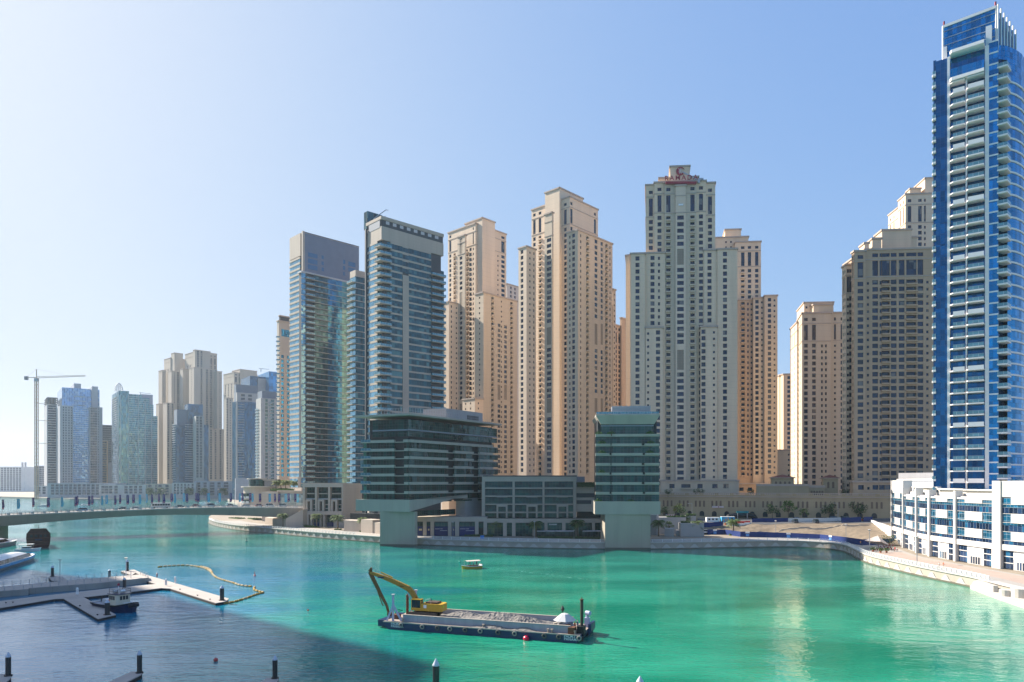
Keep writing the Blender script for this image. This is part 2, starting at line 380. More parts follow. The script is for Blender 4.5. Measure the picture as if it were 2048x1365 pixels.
# ================================================================ ground, water, terrain
def water_mat():
    m, n, p = new_mat('sea_water')
    g = nd(n, 'ShaderNodeNewGeometry')
    def noise(sc_, det, scale3=(1, 1, 1), rot=0):
        mp = nd(n, 'ShaderNodeMapping'); mp.inputs['Scale'].default_value = scale3; mp.inputs['Rotation'].default_value = (0, 0, rot)
        n.links.new(g.outputs['Position'], mp.inputs[0])
        x = nd(n, 'ShaderNodeTexNoise'); x.inputs['Scale'].default_value = sc_; x.inputs['Detail'].default_value = det
        n.links.new(mp.outputs[0], x.inputs[0]); return x.outputs[0]
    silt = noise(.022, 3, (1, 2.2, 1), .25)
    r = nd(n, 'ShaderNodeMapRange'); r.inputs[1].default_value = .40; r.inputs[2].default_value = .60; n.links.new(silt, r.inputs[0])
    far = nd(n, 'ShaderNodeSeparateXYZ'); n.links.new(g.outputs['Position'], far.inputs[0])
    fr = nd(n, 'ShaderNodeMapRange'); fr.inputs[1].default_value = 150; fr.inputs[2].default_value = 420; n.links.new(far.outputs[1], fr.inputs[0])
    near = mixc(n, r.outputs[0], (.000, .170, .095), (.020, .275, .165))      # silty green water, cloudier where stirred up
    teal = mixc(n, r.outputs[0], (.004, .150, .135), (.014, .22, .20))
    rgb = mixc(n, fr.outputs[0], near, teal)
    xr = nd(n, 'ShaderNodeMapRange'); xr.inputs[1].default_value = -12; xr.inputs[2].default_value = -75      # tealer water on the left; added blue paints in sky reflection over the shade
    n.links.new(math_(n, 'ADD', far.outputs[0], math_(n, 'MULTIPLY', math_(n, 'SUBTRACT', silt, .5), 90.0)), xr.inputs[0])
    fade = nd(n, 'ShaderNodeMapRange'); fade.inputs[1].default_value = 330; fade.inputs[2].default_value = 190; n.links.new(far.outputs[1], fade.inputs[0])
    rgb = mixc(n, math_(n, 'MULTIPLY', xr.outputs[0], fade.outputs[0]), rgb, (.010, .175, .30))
    n.links.new(rgb, p.inputs['Base Color'])
    p.inputs['Roughness'].default_value = .06; p.inputs['IOR'].default_value = 1.52; p.inputs['Specular Tint'].default_value = (.66, .85, 1, 1)
    b1 = noise(1.1, 3, (1, 1.9, 1), .15); b2 = noise(.23, 2, (1, 2.0, 1), -.2); b3 = noise(.05, 2, (1, 1.6, 1), .3)
    h = math_(n, 'ADD', math_(n, 'MULTIPLY', b1, .30), math_(n, 'MULTIPLY', b2, .75))
    h = math_(n, 'ADD', h, math_(n, 'MULTIPLY', b3, 1.2))
    bp = nd(n, 'ShaderNodeBump'); wp = nd(n, 'ShaderNodeMapRange'); wp.inputs[1].default_value = .4; wp.inputs[2].default_value = .6; wp.inputs[3].default_value = .20; wp.inputs[4].default_value = .52; n.links.new(noise(.012, 3, (1, 2.6, 1), .4), wp.inputs[0]); n.links.new(wp.outputs[0], bp.inputs['Strength']); bp.inputs['Distance'].default_value = .55
    n.links.new(h, bp.inputs['Height']); n.links.new(bp.outputs[0], p.inputs['Normal'])
    return m
SHORE = [gp(x, y) for x, y in [(-420, 996), (0, 996.5), (139, 1001), (306, 1000.5), (452, 1001), (466, 1006), (478, 1014), (470, 1021), (444, 1030), (424, 1037), (415.5, 1043),
         (424, 1051), (458, 1058.5), (486, 1062), (560, 1069), (640, 1077), (759, 1086), (835, 1090.5), (1005, 1096), (1120, 1098), (1208, 1099.2), (1300, 1099.2), (1422, 1097), (1520, 1095), (1580, 1094.5), (1617, 1096),
         (1660, 1098.5), (1690, 1103.5), (1705, 1110), (1718, 1118), (1740, 1128.5), (1799, 1143), (1878, 1161), (1950, 1176), (1997, 1190), (2048, 1203), (2150, 1232), (2300, 1280)]]
def smooth2(pts, k=2):
    P = [Vector(p[:2]) for p in pts]
    for _ in range(k):
        Q = [P[0]]
        for a, b in zip(P, P[1:]): Q += [a*.75+b*.25, a*.25+b*.75]
        P = Q+[P[-1]]
    return P
SH = smooth2(SHORE[5:], 2)                      # near bank, left to right
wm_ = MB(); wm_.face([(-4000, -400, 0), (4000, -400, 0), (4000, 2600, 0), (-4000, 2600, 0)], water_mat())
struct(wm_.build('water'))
def poly_obj(name, pts, z, m, kind='structure', loc=None):
    mb = MB(); mb.face([(p[0], p[1], z) for p in pts], m, uv=[(p[0], p[1]) for p in pts]); o = mb.build(name); struct(o, kind); return o
SAND = mat('sandy_ground', (.30, .245, .185), scale=.15, var=.35); ASPH = mat('asphalt', (.10, .10, .105), var=.25, scale=.6)
PAVE = mat('pale_paving', (.37, .335, .30), joint=(1.2, 1.2, .05), var=.15); PAVEP = mat('pink_paving', (.42, .315, .26), joint=(1.2, 1.2, .05), var=.2)
farshore = [Vector(p[:2]) for p in SHORE[:5]]
land = farshore+SH+[Vector((900, 40)), Vector((9000, 40)), Vector((9000, 16000)), Vector((-12000, 16000)), Vector((-12000, 1240))]
g_ = MB(); g_.face([(p.x, p.y, GZ-.03) for p in land], SAND)
for a, b in zip(land[:-5], land[1:-4]): g_.face([(a.x, a.y, -1), (b.x, b.y, -1), (b.x, b.y, GZ-.03), (a.x, a.y, GZ-.03)], CONC)
struct(g_.build('ground'))
def offset(P, d):
    out = []
    for i, p in enumerate(P):
        t = (P[min(i+1, len(P)-1)]-P[max(i-1, 0)]).normalized(); out.append(p+Vector((-t.y, t.x))*d)
    return out
def nearest_i(px, py): q = gp(px, py); return min(range(len(SH)), key=lambda i: (SH[i]-q.xy).length)
i0 = nearest_i(430, 1052)
prom = SH[i0:]
def strip(name, A, B, z, m):
    mb = MB()
    for i in range(len(A)-1): mb.face([(A[i].x, A[i].y, z), (A[i+1].x, A[i+1].y, z), (B[i+1].x, B[i+1].y, z), (B[i].x, B[i].y, z)], m)
    return mb
o = strip('promenade', offset(prom, 1.6), offset(prom, 15), GZ+.004, PAVE).build('promenade'); struct(o)
ip = nearest_i(1720, 1119)
P2 = SH[ip:]
o = strip('pink', offset(P2, 5.0), offset(P2, 13), GZ+.008, PAVEP).build('paving_band'); struct(o)
# quay wall: white coping over a dark recess with scalloped brackets and a low ledge at the waterline
def quay(P, label, step=6.0):
    root = empty('quay_wall', label, 'quay wall', (P[0].x, P[0].y, 0)); o_ = (P[0].x, P[0].y, 0)
    cop, rec, led = MB(), MB(), MB()
    O = offset(P, -.35); I = offset(P, .6); W1 = offset(P, .9); RB = offset(P, 1.6); LD = offset(P, -.9)
    for i in range(len(P)-1):
        def ring(a0, a1, z0, z1, mb, m):
            mb.prism([a0[i], a0[i+1], a1[i+1], a1[i]], z0, z1, m)
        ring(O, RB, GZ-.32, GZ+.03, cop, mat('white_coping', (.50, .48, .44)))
        ring(W1, RB, .35, GZ-.32, rec, mat('dark_recess', (.13, .12, .10)))  # recessed wall face has a darker colour than the coping
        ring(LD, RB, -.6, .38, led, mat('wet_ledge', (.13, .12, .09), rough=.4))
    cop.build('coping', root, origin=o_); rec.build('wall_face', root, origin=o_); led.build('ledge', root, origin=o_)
    # scallops
    L = 0; pts = []
    for i in range(len(P)-1):
        seg = (P[i+1]-P[i]).length; t = (P[i+1]-P[i]).normalized(); u = (-L) % step
        while u < seg: pts.append((P[i]+t*u, t)); u += step
        L += seg
    for k, (c, t) in enumerate(pts[:96]):
        mb = MB(); prof = []
        nn = Vector((t.y, -t.x)); w2 = step*.36
        N = 14
        top = [(-w2+2*w2*j/N) for j in range(N+1)]
        zf = lambda x: .42+1.5*(math.cos(x/w2*math.pi)*.5+.5)
        for j in range(N):
            a, b = top[j], top[j+1]
            for dd in (.28,):
                p = c+t*a+nn*dd; q = c+t*b+nn*dd; p2 = c+t*a-nn*.85; q2 = c+t*b-nn*.85
                mb.face([(p.x, p.y, .39), (q.x, q.y, .39), (q.x, q.y, zf(b)), (p.x, p.y, zf(a))], mat('white_coping', (.45, .43, .39)))
                mb.face([(p.x, p.y, zf(a)), (q.x, q.y, zf(b)), (q2.x, q2.y, zf(b)), (p2.x, p2.y, zf(a))], mat('white_coping', (.45, .43, .39)))
        mb.build('scalloped_bracket', root, loc=(c.x-o_[0], c.y-o_[1], 0), origin=(c.x, c.y, 0))
    return root
iA, iB = nearest_i(759, 1086), nearest_i(1690, 1104)
quay(SH[nearest_i(418, 1045):iA+1], 'pale scalloped quay wall curving round the paved point by the bridge')
quay(SH[iA:iB+1], 'shaded scalloped quay wall running behind the two concrete piers of the glass blocks')
quay(SH[iB:], 'sunlit scalloped quay wall in front of the long white building')
# upper terrace with the road and the sand bank
def terrain():
    mb = MB(); xs = [1395+12*i for i in range(36)]
    base = {}
    def lower(px):   # foot of the bank along the blue hoarding
        y = 1069.5+ (0 if px < 1480 else (px-1480)*.045 if px < 1650 else 7.6+(px-1650)*.11)
        return gp(px, y, GZ)
    rows = []
    for px in xs:
        f = lower(px); k = (px-CX)/F; col = []
        top = 335 if px < 1640 else 335-(px-1640)*.12
        top = max(top, f.y+12)
        cut = 0
        for j in range(14):
            u = j/8
            if u <= 1:
                D = f.y+1.5+(top-f.y)*u; z = GZ+.3+(zp(1049, top)-GZ)*(u**.8)
                z += (math.sin(px*.05+j)*.5+math.sin(px*.13+j*1.7)*.4+random.uniform(-.35, .35))*(u*(1-u)*4)
                if 1500 < px < 1580: z -= 1.6*math.exp(-((px-1535)/22)**2)*(1-abs(u-.4))
            else:
                D = top+(j-8)*12; z = zp(1049, top)+min(1, (D-top)/30)*1.6
            col.append((k*D, D, z))
        rows.append(col)
    for i in range(len(rows)-1):
        for j in range(13):
            mb.face([rows[i][j], rows[i+1][j], rows[i+1][j+1], rows[i][j+1]], mat('bare_sand', (.22, .17, .12), scale=.5, var=.6) if j < 8 else SAND, smooth=True)
    o = mb.build('sand_bank', weld=True); struct(o)
    rd = MB()
    for i in range(len(rows)-1):
        for j in (8, 9):
            rd.face([Vector(rows[i][j])+Vector((0, 0, .06)), Vector(rows[i+1][j])+Vector((0, 0, .06)), Vector(rows[i+1][j+1])+Vector((0, 0, .06)), Vector(rows[i][j+1])+Vector((0, 0, .06))], ASPH)
    struct(rd.build('road'))
    return rows
ROWS = terrain()
def upz(px, D):   # surface height of the terrace
    i = max(0, min(34, int((px-1395)/12))); col = ROWS[i]
    for a, b in zip(col, col[1:]):
        if a[1] <= D <= b[1]: return a[2]+(b[2]-a[2])*(D-a[1])/(b[1]-a[1])
    return col[-1][2] if D > col[-1][1] else col[0][2]
# ================================================================ sand-coloured residential towers
def crown_slab(bd, blkpts, inset, h, wm=None):
    pass
JG = None
# -- tower left of the pair, px 887-1037
b = Bld('residential_tower', 'sand tower with a stepped top, directly right of the glass tower with roof louvres', atD(956, 520))
blk(b, 898, 505, 884, 925, 604, left=[(889.5, 's')], right=[(903, 'n'), (913, 's')], fl=3.6, wm=STONE)
Lp, C, Rp, Bk, zt = blk(b, 951, 510, 896, 1012.6, 447, left=[(900.5, 'wc'), (909, 'b'), (933.5, 'b'), (941, 'w'), (946.5, 'nc')], right=[(957, 'wc'), (962, 'Wc'), (970.5, 's'), (996, 's'), (1006, 'Wc')], fl=3.58, ch=15, wm=STONE)
blk(b, 964.6, 508, 930, 990, 436, left=[], right=[], ch=0, wm=STONE)
blk(b, 930, 506.5, 915, 933, 470, left=[(922, 'Ml', 470, 960, [(585, 622), (808, 838)])], right=[], fl=3.58, ch=13, wm=STONE2)
blk(b, 967, 494, 950, 1034.5, 585, left=[(959, 's')], right=[(985, 'b'), (998, 'M', 640, 960, [(590, 625), (770, 800)]), (1003, 's'), (1011, 'M', 640, 960, [(590, 625), (770, 800)]), (1023, 'b')], fl=3.58, wm=STONE2)
blk(b, 950, 487, 925, 967, 797, left=[(931, 's'), (941, 's')], right=[(957, 's')], fl=3.58, wm=STONE)
b.finish()
# -- tower px 1037-1230
b = Bld('residential_tower', 'tall stepped sand tower with a square rooftop block, between the two glass pier blocks', atD(1140, 440))
blk(b, 1053, 443, 1037, 1072, 493, left=[(1044, 'w')], right=[(1060, 's'), (1068, 'n')], fl=3.6, wm=STONE)
blk(b, 1139.7, 447, 1063, 1196, 394, left=[(1068.7, 'wc'), (1079.8, 'bc'), (1110.5, 'bc'), (1122, 'nc'), (1130.5, 'wc')], right=[(1143, 'wc'), (1153.6, 's'), (1180.6, 's'), (1190, 'wc')], fl=3.6, ch=17, wm=STONE)
blk(b, 1104, 441.5, 1089, 1107, 425, left=[(1098, 'Wl', 470, 960, [(655, 690), (798, 826)])], right=[], fl=3.6, ch=14, wm=STONE2)
blk(b, 1119, 450, 1090, 1166, 376, wm=STONE)
blk(b, 1156, 432, 1134, 1225, 460, left=[(1147, 'w'), (1139.5, 'n')], right=[(1161.5, 'n'), (1175, 'b'), (1192, 'M', 400, 960, [(648, 690), (797, 826)]), (1203.5, 'w', 400, 960, [(648, 690), (797, 826)]), (1213, 'b'), (1220, 'n')], fl=3.6, wm=STONE2)
blk(b, 1226, 475, 1222, 1231.5, 579, right=[(1229, 's')], fl=3.6, wm=STONE2)
b.finish()
# -- part of a farther tower between them
b = Bld('residential_tower', 'pale flat tower top peeping out between the two stepped sand towers', atD(1025, 620))
blk(b, 1014, 620, 1008, 1037, 568, left=[], right=[(1022, 'w'), (1030, 'w')], wm=PALE, fl=3.6)
b.finish()
b = Bld('residential_tower', 'lower brown sand tower filling the gap left of the hotel tower', atD(1238, 540))
blk(b, 1227, 540, 1224, 1243, 649, right=[(1232, 'wc'), (1238.5, 'wc')], left=[], fl=3.6, ch=14, wm=STONE3)
blk(b, 1243, 545, 1240, 1256, 636, wm=STONE3); b.finish()
# -- hotel tower
HR = Vector((.996, -.09)); HL = Vector((.19, .982))
hot = Bld('hotel_tower', 'widest sand tower with the red hotel name and round red emblem on top', atD(1360, 400))
b = hot
HST = mat('hotel_render', (.78, .575, .395), streak=True, joint=(60, 3.3, .10))
def fblk(bd, x0, x1, yt, D, items, **k):
    """block seen almost square on: left front corner at pixel x0"""
    k.setdefault('fl', 3.62); k.setdefault('wm', HST); k.setdefault('uR', HR); k.setdefault('uL', HL); k.setdefault('back', 24); k.setdefault('zmin', 24)
    return blk(bd, x0, D, None, x1, yt, right=items, **k)
fblk(b, 1251.5, 1262, 512, 404, [], wm=STONE2, uR=Vector((.93, -.36)))
fblk(b, 1261, 1290, 508, 394, [(1275, 'w')])
fblk(b, 1290, 1330, 507, 395.5, [(1305, 'w', 500, 655), (1318, 'n', 500, 655)])
fblk(b, 1291.4, 1430.5, 371, 399, [(1301.7, 'wc'), (1319, 'wc'), (1402, 'wc'), (1420, 'wc')], ch=18)
fblk(b, 1308.5, 1412, 366, 397.5, [(1319, 'wc'), (1402, 'wc')], ch=17)
HB = fblk(b, 1329, 1393, 366, 395.5, [(1336.7, 'bc'), (1385, 'bc')], ch=17, wm=STONE2, zmin=22)
fblk(b, 1351, 1371.5, 372, 394, [(1361, 'Wl', 400, 984, [(498, 530), (700, 740)])], ch=15, wm=STONE, zmin=22)
HT = fblk(b, 1318, 1397, 357, 401, [], back=14)
HP = fblk(b, 1340, 1379.5, 334, 398.5, [], back=12)
fblk(b, 1393, 1409, 503, 396, [(1400.5, 'n')])
fblk(b, 1408, 1435, 501, 394.5, [(1419, 'w', 480, 655)])
fblk(b, 1434.7, 1475, 499, 393, [(1450, 'w')])
fblk(b, 1291, 1326, 656, 393, [(1294.7+1.5, 's'), (1316, 'w')])
fblk(b, 1401, 1434.5, 654, 392, [(1407, 'w'), (1428, 's')])
# arched ground storeys
HG = fblk(b, 1321, 1478, 962, 390, [(1344, 'M', 900, 986), (1372, 'B', 900, 986), (1400, 'M', 900, 986), (1430, 'M', 900, 986), (1452, 'M', 900, 986)], fl=4.4, off=.3, zmin=20, back=6, wm=STONE2)
# emblem and lettering
RED = mat('dark_red_sign', (.30, .012, .03), var=.05, rough=.4, spec=.5)
def text(body, size, m, extr=.12, align='CENTER', space=1.0, bold=0):
    cu = bpy.data.curves.new('lettering', 'FONT'); cu.body = body; cu.size = size; cu.extrude = extr; cu.align_x = align; cu.space_character = space; cu.offset = bold
    o = bpy.data.objects.new('lettering', cu); COL.objects.link(o); dg = bpy.context.evaluated_depsgraph_get()
    me = bpy.data.meshes.new_from_object(o.evaluated_get(dg)); bpy.data.objects.remove(o); me.materials.clear(); me.materials.append(m)
    return me
def put_text(body, size, m, loc, right, parent, po, name='lettering', space=1.0, bold=0, extr=.12):
    me = text(body, size, m, extr, space=space, bold=bold); o = bpy.data.objects.new(name, me); COL.objects.link(o)
    x = Vector((right[0], right[1], 0)).normalized(); z = Vector((0, 0, 1)); y = z; nrm = x.cross(y)
    M_ = Matrix((x, y, nrm)).transposed().to_4x4(); me.transform(M_); o.location = Vector(loc)-Vector(po)
    o.parent = parent; return o
root = b.finish()
def facept(C, u, px, y, off_=.4):
    q = along(C, u, px); n_ = Vector((u.y, -u.x)); q2 = q+n_*off_; return Vector((q2.x, q2.y, zp(y, q.y)))
C0 = atD(1329, 395.5)
p = facept(C0, HR, 1361, 363.6, 2.2)
sg = put_text('RAMADA', 3.7, RED, p, HR, root, b.o, space=1.30, bold=.03); 
sb_ = MB(); qa = facept(C0, HR, 1331, 366.8, .9); qb = facept(C0, HR, 1392, 366.8, .9); sb_.bar(qa+Vector((0, 0, -.3)), qb+Vector((0, 0, -.3)), 1.6, 1.1, RED); sb_.build('sign_beam', root, origin=b.o)
put_text('PLAZA', 1.9, RED, facept(C0, HR, 1361, 373.2, .6)+Vector((0, 0, 0)), HR, root, b.o, space=1.15)
em = MB(); ctr = facept(atD(1340, 398.5), HR, 1360.5, 343.5, .35); R0 = 2.35
xr_ = Vector((HR.x, HR.y, 0)); ny = Vector((HR.y, -HR.x, 0))
N = 30; a0, a1 = 18, 338
outer = [ctr+xr_*R0*math.cos(R(a0+(a1-a0)*i/N))+Vector((0, 0, R0*math.sin(R(a0+(a1-a0)*i/N)))) for i in range(N+1)]
ic = ctr+xr_*.75+Vector((0, 0, .25)); inner = [ic+xr_*1.25*math.cos(R(a0+(a1-a0)*i/N))+Vector((0, 0, 1.25*math.sin(R(a0+(a1-a0)*i/N)))) for i in range(N+1)]
for i in range(N): em.face([outer[i]+ny*.2, outer[i+1]+ny*.2, inner[i+1]+ny*.2, inner[i]+ny*.2], RED)
for i in range(N): em.face([outer[i], outer[i+1], outer[i+1]+ny*.2, outer[i]+ny*.2], RED)
em.build('emblem', root, origin=b.o)
# figure-like white strokes in the emblem
e2 = MB(); 
for pts in ([(-.9, 1.5), (-.5, .6), (-.8, -.2), (-.4, -1.3)], [(.1, 1.6), (.3, .7), (-.1, -.2), (.25, -1.2), (.5, -1.6)], [(.3, .7), (-.1, .2)]):
    e2.tube([ctr+xr_*x+Vector((0, 0, z))+ny*.32 for x, z in pts], .13, WHITEP, n=5)
e2.build('emblem_figure', root, origin=b.o)
bm_ = MB(); q = facept(atD(1351, 394), HR, 1361.5, 410.5, .5)
bm_.bar(q-xr_*1.3, q+xr_*1.3, .15, 1.0, WHITEP); bm_.build('banner', root, origin=b.o)
rd = MB()
for px in (1354.5, 1366.5):
    q = facept(atD(1340, 398.5), HR, px, 334, -4); rd.tube([q, q+Vector((0, 0, 1.7))], .1, STEEL, n=5); rd.tube([q+Vector((0, 0, 1.2)), q+Vector((0, 0, 1.9))], .3, STEEL, n=5)
rd.build('roof_light', root, origin=b.o)
cr = empty('roof_crane', 'grey window-cleaning crane leaning on the roof beside the hotel emblem', 'roof crane', facept(C0, HR, 1398, 361, -1)); co_ = cr.location
m1 = MB(); a_ = Vector((0, 0, .3)); t_ = xr_*-8.6+Vector((0, 0, 5.2)); m1.bar(a_, t_, .5, .6, STEEL); m1.bar(t_, t_+xr_*-1+Vector((0, 0, .8)), .3, .3, STEEL); m1.build('jib', cr)
m2 = MB(); m2.bar(Vector((0, 0, -1.2)), Vector((0, 0, 1)), 1.2, 1.4, STEEL); m2.bar(xr_*0+Vector((0, 0, 1)), xr_*2.5+Vector((0, 0, 1)), 1.2, .9, STEEL); m2.build('base', cr)
# -- tower right behind the hotel
b = Bld('residential_tower', 'slimmer sand tower half hidden behind the right edge of the hotel tower', atD(1500, 490))
k2 = dict(zmin=30, back=26)
fblk(b, 1430, 1497, 476, 492, [(1452, 's'), (1462, 's')], **k2)
fblk(b, 1470, 1522, 485, 487, [(1485.6, 'bc'), (1499, 'wc'), (1513.5, 'wc')], ch=17, **k2)
fblk(b, 1450, 1482, 460, 497, [], **k2)
fblk(b, 1482, 1497, 474, 496, [], **k2)
fblk(b, 1475, 1507, 600, 484, [(1486, 'b'), (1503, 's'), (1496, 'n')], wm=STONE3, **k2)
fblk(b, 1506.5, 1529, 596, 481, [(1514, 'w'), (1524, 's')], wm=STONE2, **k2)
fblk(b, 1529, 1555, 592, 478, [(1539, 'w'), (1549, 's')], wm=STONE2, **k2)
fblk(b, 1476, 1556, 968, 470, [(1483, 'M', 900, 985), (1500, 'M', 900, 985), (1523, 'M', 900, 985), (1540, 'M', 900, 985)], fl=5, off=.4, zmin=18, wm=STONE3, back=10); b.finish()
# -- small far tower
b = Bld('residential_tower', 'narrow low sand tower in the gap right of the hotel towers', atD(1570, 560))
fblk(b, 1559, 1567, 752, 560, [(1563, 's')], uL=Vector((-.3, .95)), zmin=30)
fblk(b, 1567, 1588, 749, 556, [(1577.5, 'w')], uL=Vector((-.3, .95)), zmin=30); 
fblk(b, 1549, 1583, 901, 500, [(1577.5, 's')], uL=Vector((-.3, .95)), zmin=30, wm=STONE2); b.finish()
# -- tower D, 1580-1690
DL = Vector((-.12, .993)); DR = Vector((.995, -.06))
b = Bld('residential_tower', 'sand tower with a bright sunlit left edge, just left of the broad brown tower', atD(1630, 430))
blk(b, 1594, 447, 1580.5, 1606, 645, uL=Vector((.18, .98)), uR=DR, left=[(1584, 'nc'), (1589, 'nc')], right=[(1599, 'w')], fl=3.62, ch=14, zmin=20)
blk(b, 1604, 432, 1594.5, 1662, 627, uL=Vector((.25, .97)), uR=DR, left=[(1598, 'nc'), (1601, 'nc')], right=[(1612, 'wc'), (1628, 'wc'), (1644, 'n'), (1652, 'n')], fl=3.62, ch=17, zmin=20, wm=STONE2)
blk(b, 1608, 438, 1594, 1667, 606, uL=Vector((.2, .98)), uR=DR, right=[(1613, 's')])
blk(b, 1627, 434, None, 1666, 610, uL=DL, uR=DR, back=8, wm=STONE2)
blk(b, 1660.5, 434.5, None, 1692, 626, uL=DL, uR=DR, right=[(1670, 'sc'), (1685, 'wc')], fl=3.62, ch=17, back=20, zmin=20, wm=STONE2); b.finish()
# -- tower E
EL = Vector((.05, .9987)); ER = Vector((.995, -.08))
b = Bld('residential_tower', 'broad brown tower with two rows of tall crown windows, right beside the blue glass tower', atD(1760, 362))
blk(b, 1692, 372, 1684, 1706, 530, uL=EL, uR=ER, left=[(1686.5, 'nc'), (1689.5, 'nc')], right=[(1696, 'sc'), (1702, 'wc')], fl=3.6, ch=15, zmin=16, wm=STONE2)
blk(b, 1708.5, 361, 1703, 1731, 503, uL=EL, uR=ER, left=[(1705.5, 'nc')], right=[(1721, 'Mc')], fl=3.6, ch=14, zmin=16, wm=STONE3)
blk(b, 1729, 362.5, None, 1880, 500, uL=EL, uR=ER, right=[(1736, 's'), (1750.5, 'Mc'), (1761.5, 'nc'), (1769.5, 'Bc'), (1787.5, 'Mc'), (1803.5, 'Mc'), (1823, 'Bc'), (1841, 'Mc'), (1855, 's')], fl=3.6, ch=14, back=26, zmin=16, wm=STONE3)
blk(b, 1776, 361.3, None, 1832, 500.5, uL=EL, uR=ER, right=[(1782, 'sc'), (1794, 'nc'), (1809, 'nc'), (1826, 'sc')], fl=3.6, ch=14, back=3, zmin=500, wm=STONE3) if False else None
blk(b, 1764, 376, 1749, 1823, 461, uL=Vector((.08, .99)), uR=ER, wm=STONE2)
blk(b, 1744.6, 370, 1735, 1763, 478, uL=Vector((.08, .99)), uR=ER, wm=STONE2)
blk(b, 1729, 368, 1719, 1738, 487, uL=Vector((.06, .99)), uR=ER, wm=STONE)
blk(b, 1822, 378, None, 1834, 475, uL=EL, uR=ER, back=8, wm=STONE2)
fblk(b, 1706, 1790, 964, 357, [(1722, 'M', 900, 995), (1737, 's', 900, 995), (1751, 'M', 900, 995), (1764, 'M', 900, 995), (1776, 'M', 900, 995)], fl=4.2, off=.4, zmin=16, wm=STONE3, back=6); b.finish()
# -- tower F behind E
b = Bld('residential_tower', 'pale stepped tower top rising behind the broad brown tower', atD(1820, 440))
blk(b, 1796, 462, 1776.5, 1812, 416, uL=Vector((.06, .995)), uR=ER, left=[(1781, 'sc'), (1788, 'nc')], right=[(1800, 'nc'), (1806, 'nc')], fl=3.6, ch=18, zmin=80)
blk(b, 1811, 445, 1796, 1880, 389, uL=Vector((.1, .99)), uR=ER, left=[(1801, 'nc'), (1807, 'nc')], right=[(1819, 'wc'), (1840, 'wc'), (1850, 'nc')], fl=3.6, ch=18, zmin=80)
blk(b, 1820, 452, 1812, 1842, 378, uL=Vector((.1, .99)), uR=ER, wm=STONE2)
blk(b, 1850, 450, 1829, 1875, 357, uL=Vector((.1, .99)), uR=ER, wm=STONE); b.finish()
# -- long sandstone podium wall with arched niches
def arch_mb(c, t, n_, w_, h_, m, dep=.25):
    mb = MB(); pts = [(-w_/2, 0), (w_/2, 0)]+[(w_/2*math.cos(R(a)), h_-w_/2+w_/2*math.sin(R(a))) for a in range(0, 181, 30)]
    P_ = [Vector((c[0]+t.x*x+n_.x*.06, c[1]+t.y*x+n_.y*.06, c[2]+z)) for x, z in pts]
    mb.face(P_, m); return mb
POD = mat('podium_sand', (.43, .33, .205), streak=True, joint=(5, 2.4, .07)); NICHE = mat('niche_stone', (.19, .13, .09))
def podium():
    A = atD(1316, 383); Bp = atD(1786, 346); t = (Bp-A).normalized(); n_ = Vector((t.y, -t.x))
    zt = zp(990, 378); b = Bld('podium_wall', 'long sandstone podium wall with rows of small arched niches below the sand towers', A, 'podium wall')
    W = b.S('wall'); W.obox(A, Bp, -8, 0, GZ, zt, POD)
    W.obox(A, Bp, -30, -8, zt-1.5, zt-1.2, POD)
    c = b.S('cornice'); c.obox(A, Bp, -.3, .5, zt-1.1, zt-.7, TRIM); c.obox(A, Bp, -.4, .35, zt+.9, zt+1.2, TRIM)
    L = (Bp-A).length; u = 1.0; k = 0; bl = b.S('balustrade')
    while u < L-1:
        if k % 8 < 6: bl.obox(A+t*u, A+t*(u+.45), -.25, .15, zt, zt+.9, TRIM)
        else: bl.obox(A+t*u, A+t*(u+.8), -.3, .2, zt, zt+.9, POD)
        u += .95; k += 1
    u = 3; k = 0
    while u < L-3:
        if k % 4 != 3:
            p = A+t*u; b.Mn('niche', arch_mb((p.x, p.y, zt-6.3), t, n_, .95, 3.3, NICHE))
        if k % 3 == 0:
            p = A+t*(u+1); b.Mn('arched_opening', arch_mb((p.x, p.y, 9.2), t, n_, 2.4, 2.7, DARK))
        u += 2.1; k += 1
    b.finish()
podium()
def turret(px0, px1, D, ytop, label, ybot=1000, sets=4, roof=True, hip=2.0):
    A = atD(px0, D); Bp = atD(px1, D-(px1-px0)*.075); t = (Bp-A).normalized(); n_ = Vector((t.y, -t.x)); L = (Bp-A).length
    b = Bld('podium_pavilion', label, A, 'pavilion'); zt = zp(ytop, D)
    b.S('wall').obox(A, Bp, -10, 0, GZ, zt, POD)
    for i in range(sets):
        p = A+t*(L*(i+1)/(sets+1)); b.Mn('arched_window', arch_mb((p.x, p.y, zt-5.2), t, n_, 1.1, 3.4, NICHE))
    if roof:
        q = [A-t*.9+n_*.9, Bp+t*.9+n_*.9, Bp+t*.9-n_*10.9, A-t*.9-n_*10.9]; r = b.S('roof'); c = (q[0]+q[2])/2
        m = mat('red_roof_tiles', (.20, .06, .045), joint=(.4, .5, .06)); ap = (c.x, c.y, zt+hip)
        r.prism(q, zt-.1, zt+.25, TRIM)
        for i in range(4): r.face([(q[i].x, q[i].y, zt+.255), (q[(i+1) % 4].x, q[(i+1) % 4].y, zt+.255), ap], m)
    else:
        b.S('parapet').obox(A-t*.2, Bp+t*.2, -.4, .25, zt-.2, zt+1.0, TRIM)
    b.finish()
turret(1543, 1588, 384, 956.5, 'sandstone pavilion with a red tiled roof below the gap between the towers')
turret(1647, 1676, 375, 957, 'narrow sandstone turret with a red tiled roof left of the broad brown tower', sets=2)
turret(1513, 1618, 379, 972, 'low sandstone terrace block with balustrade between the hotel tower and the red roofed turret', roof=False, sets=0)
turret(1618, 1650, 374.5, 975, 'small sandstone block with arched windows beside the narrow red roofed turret', roof=False, sets=5)
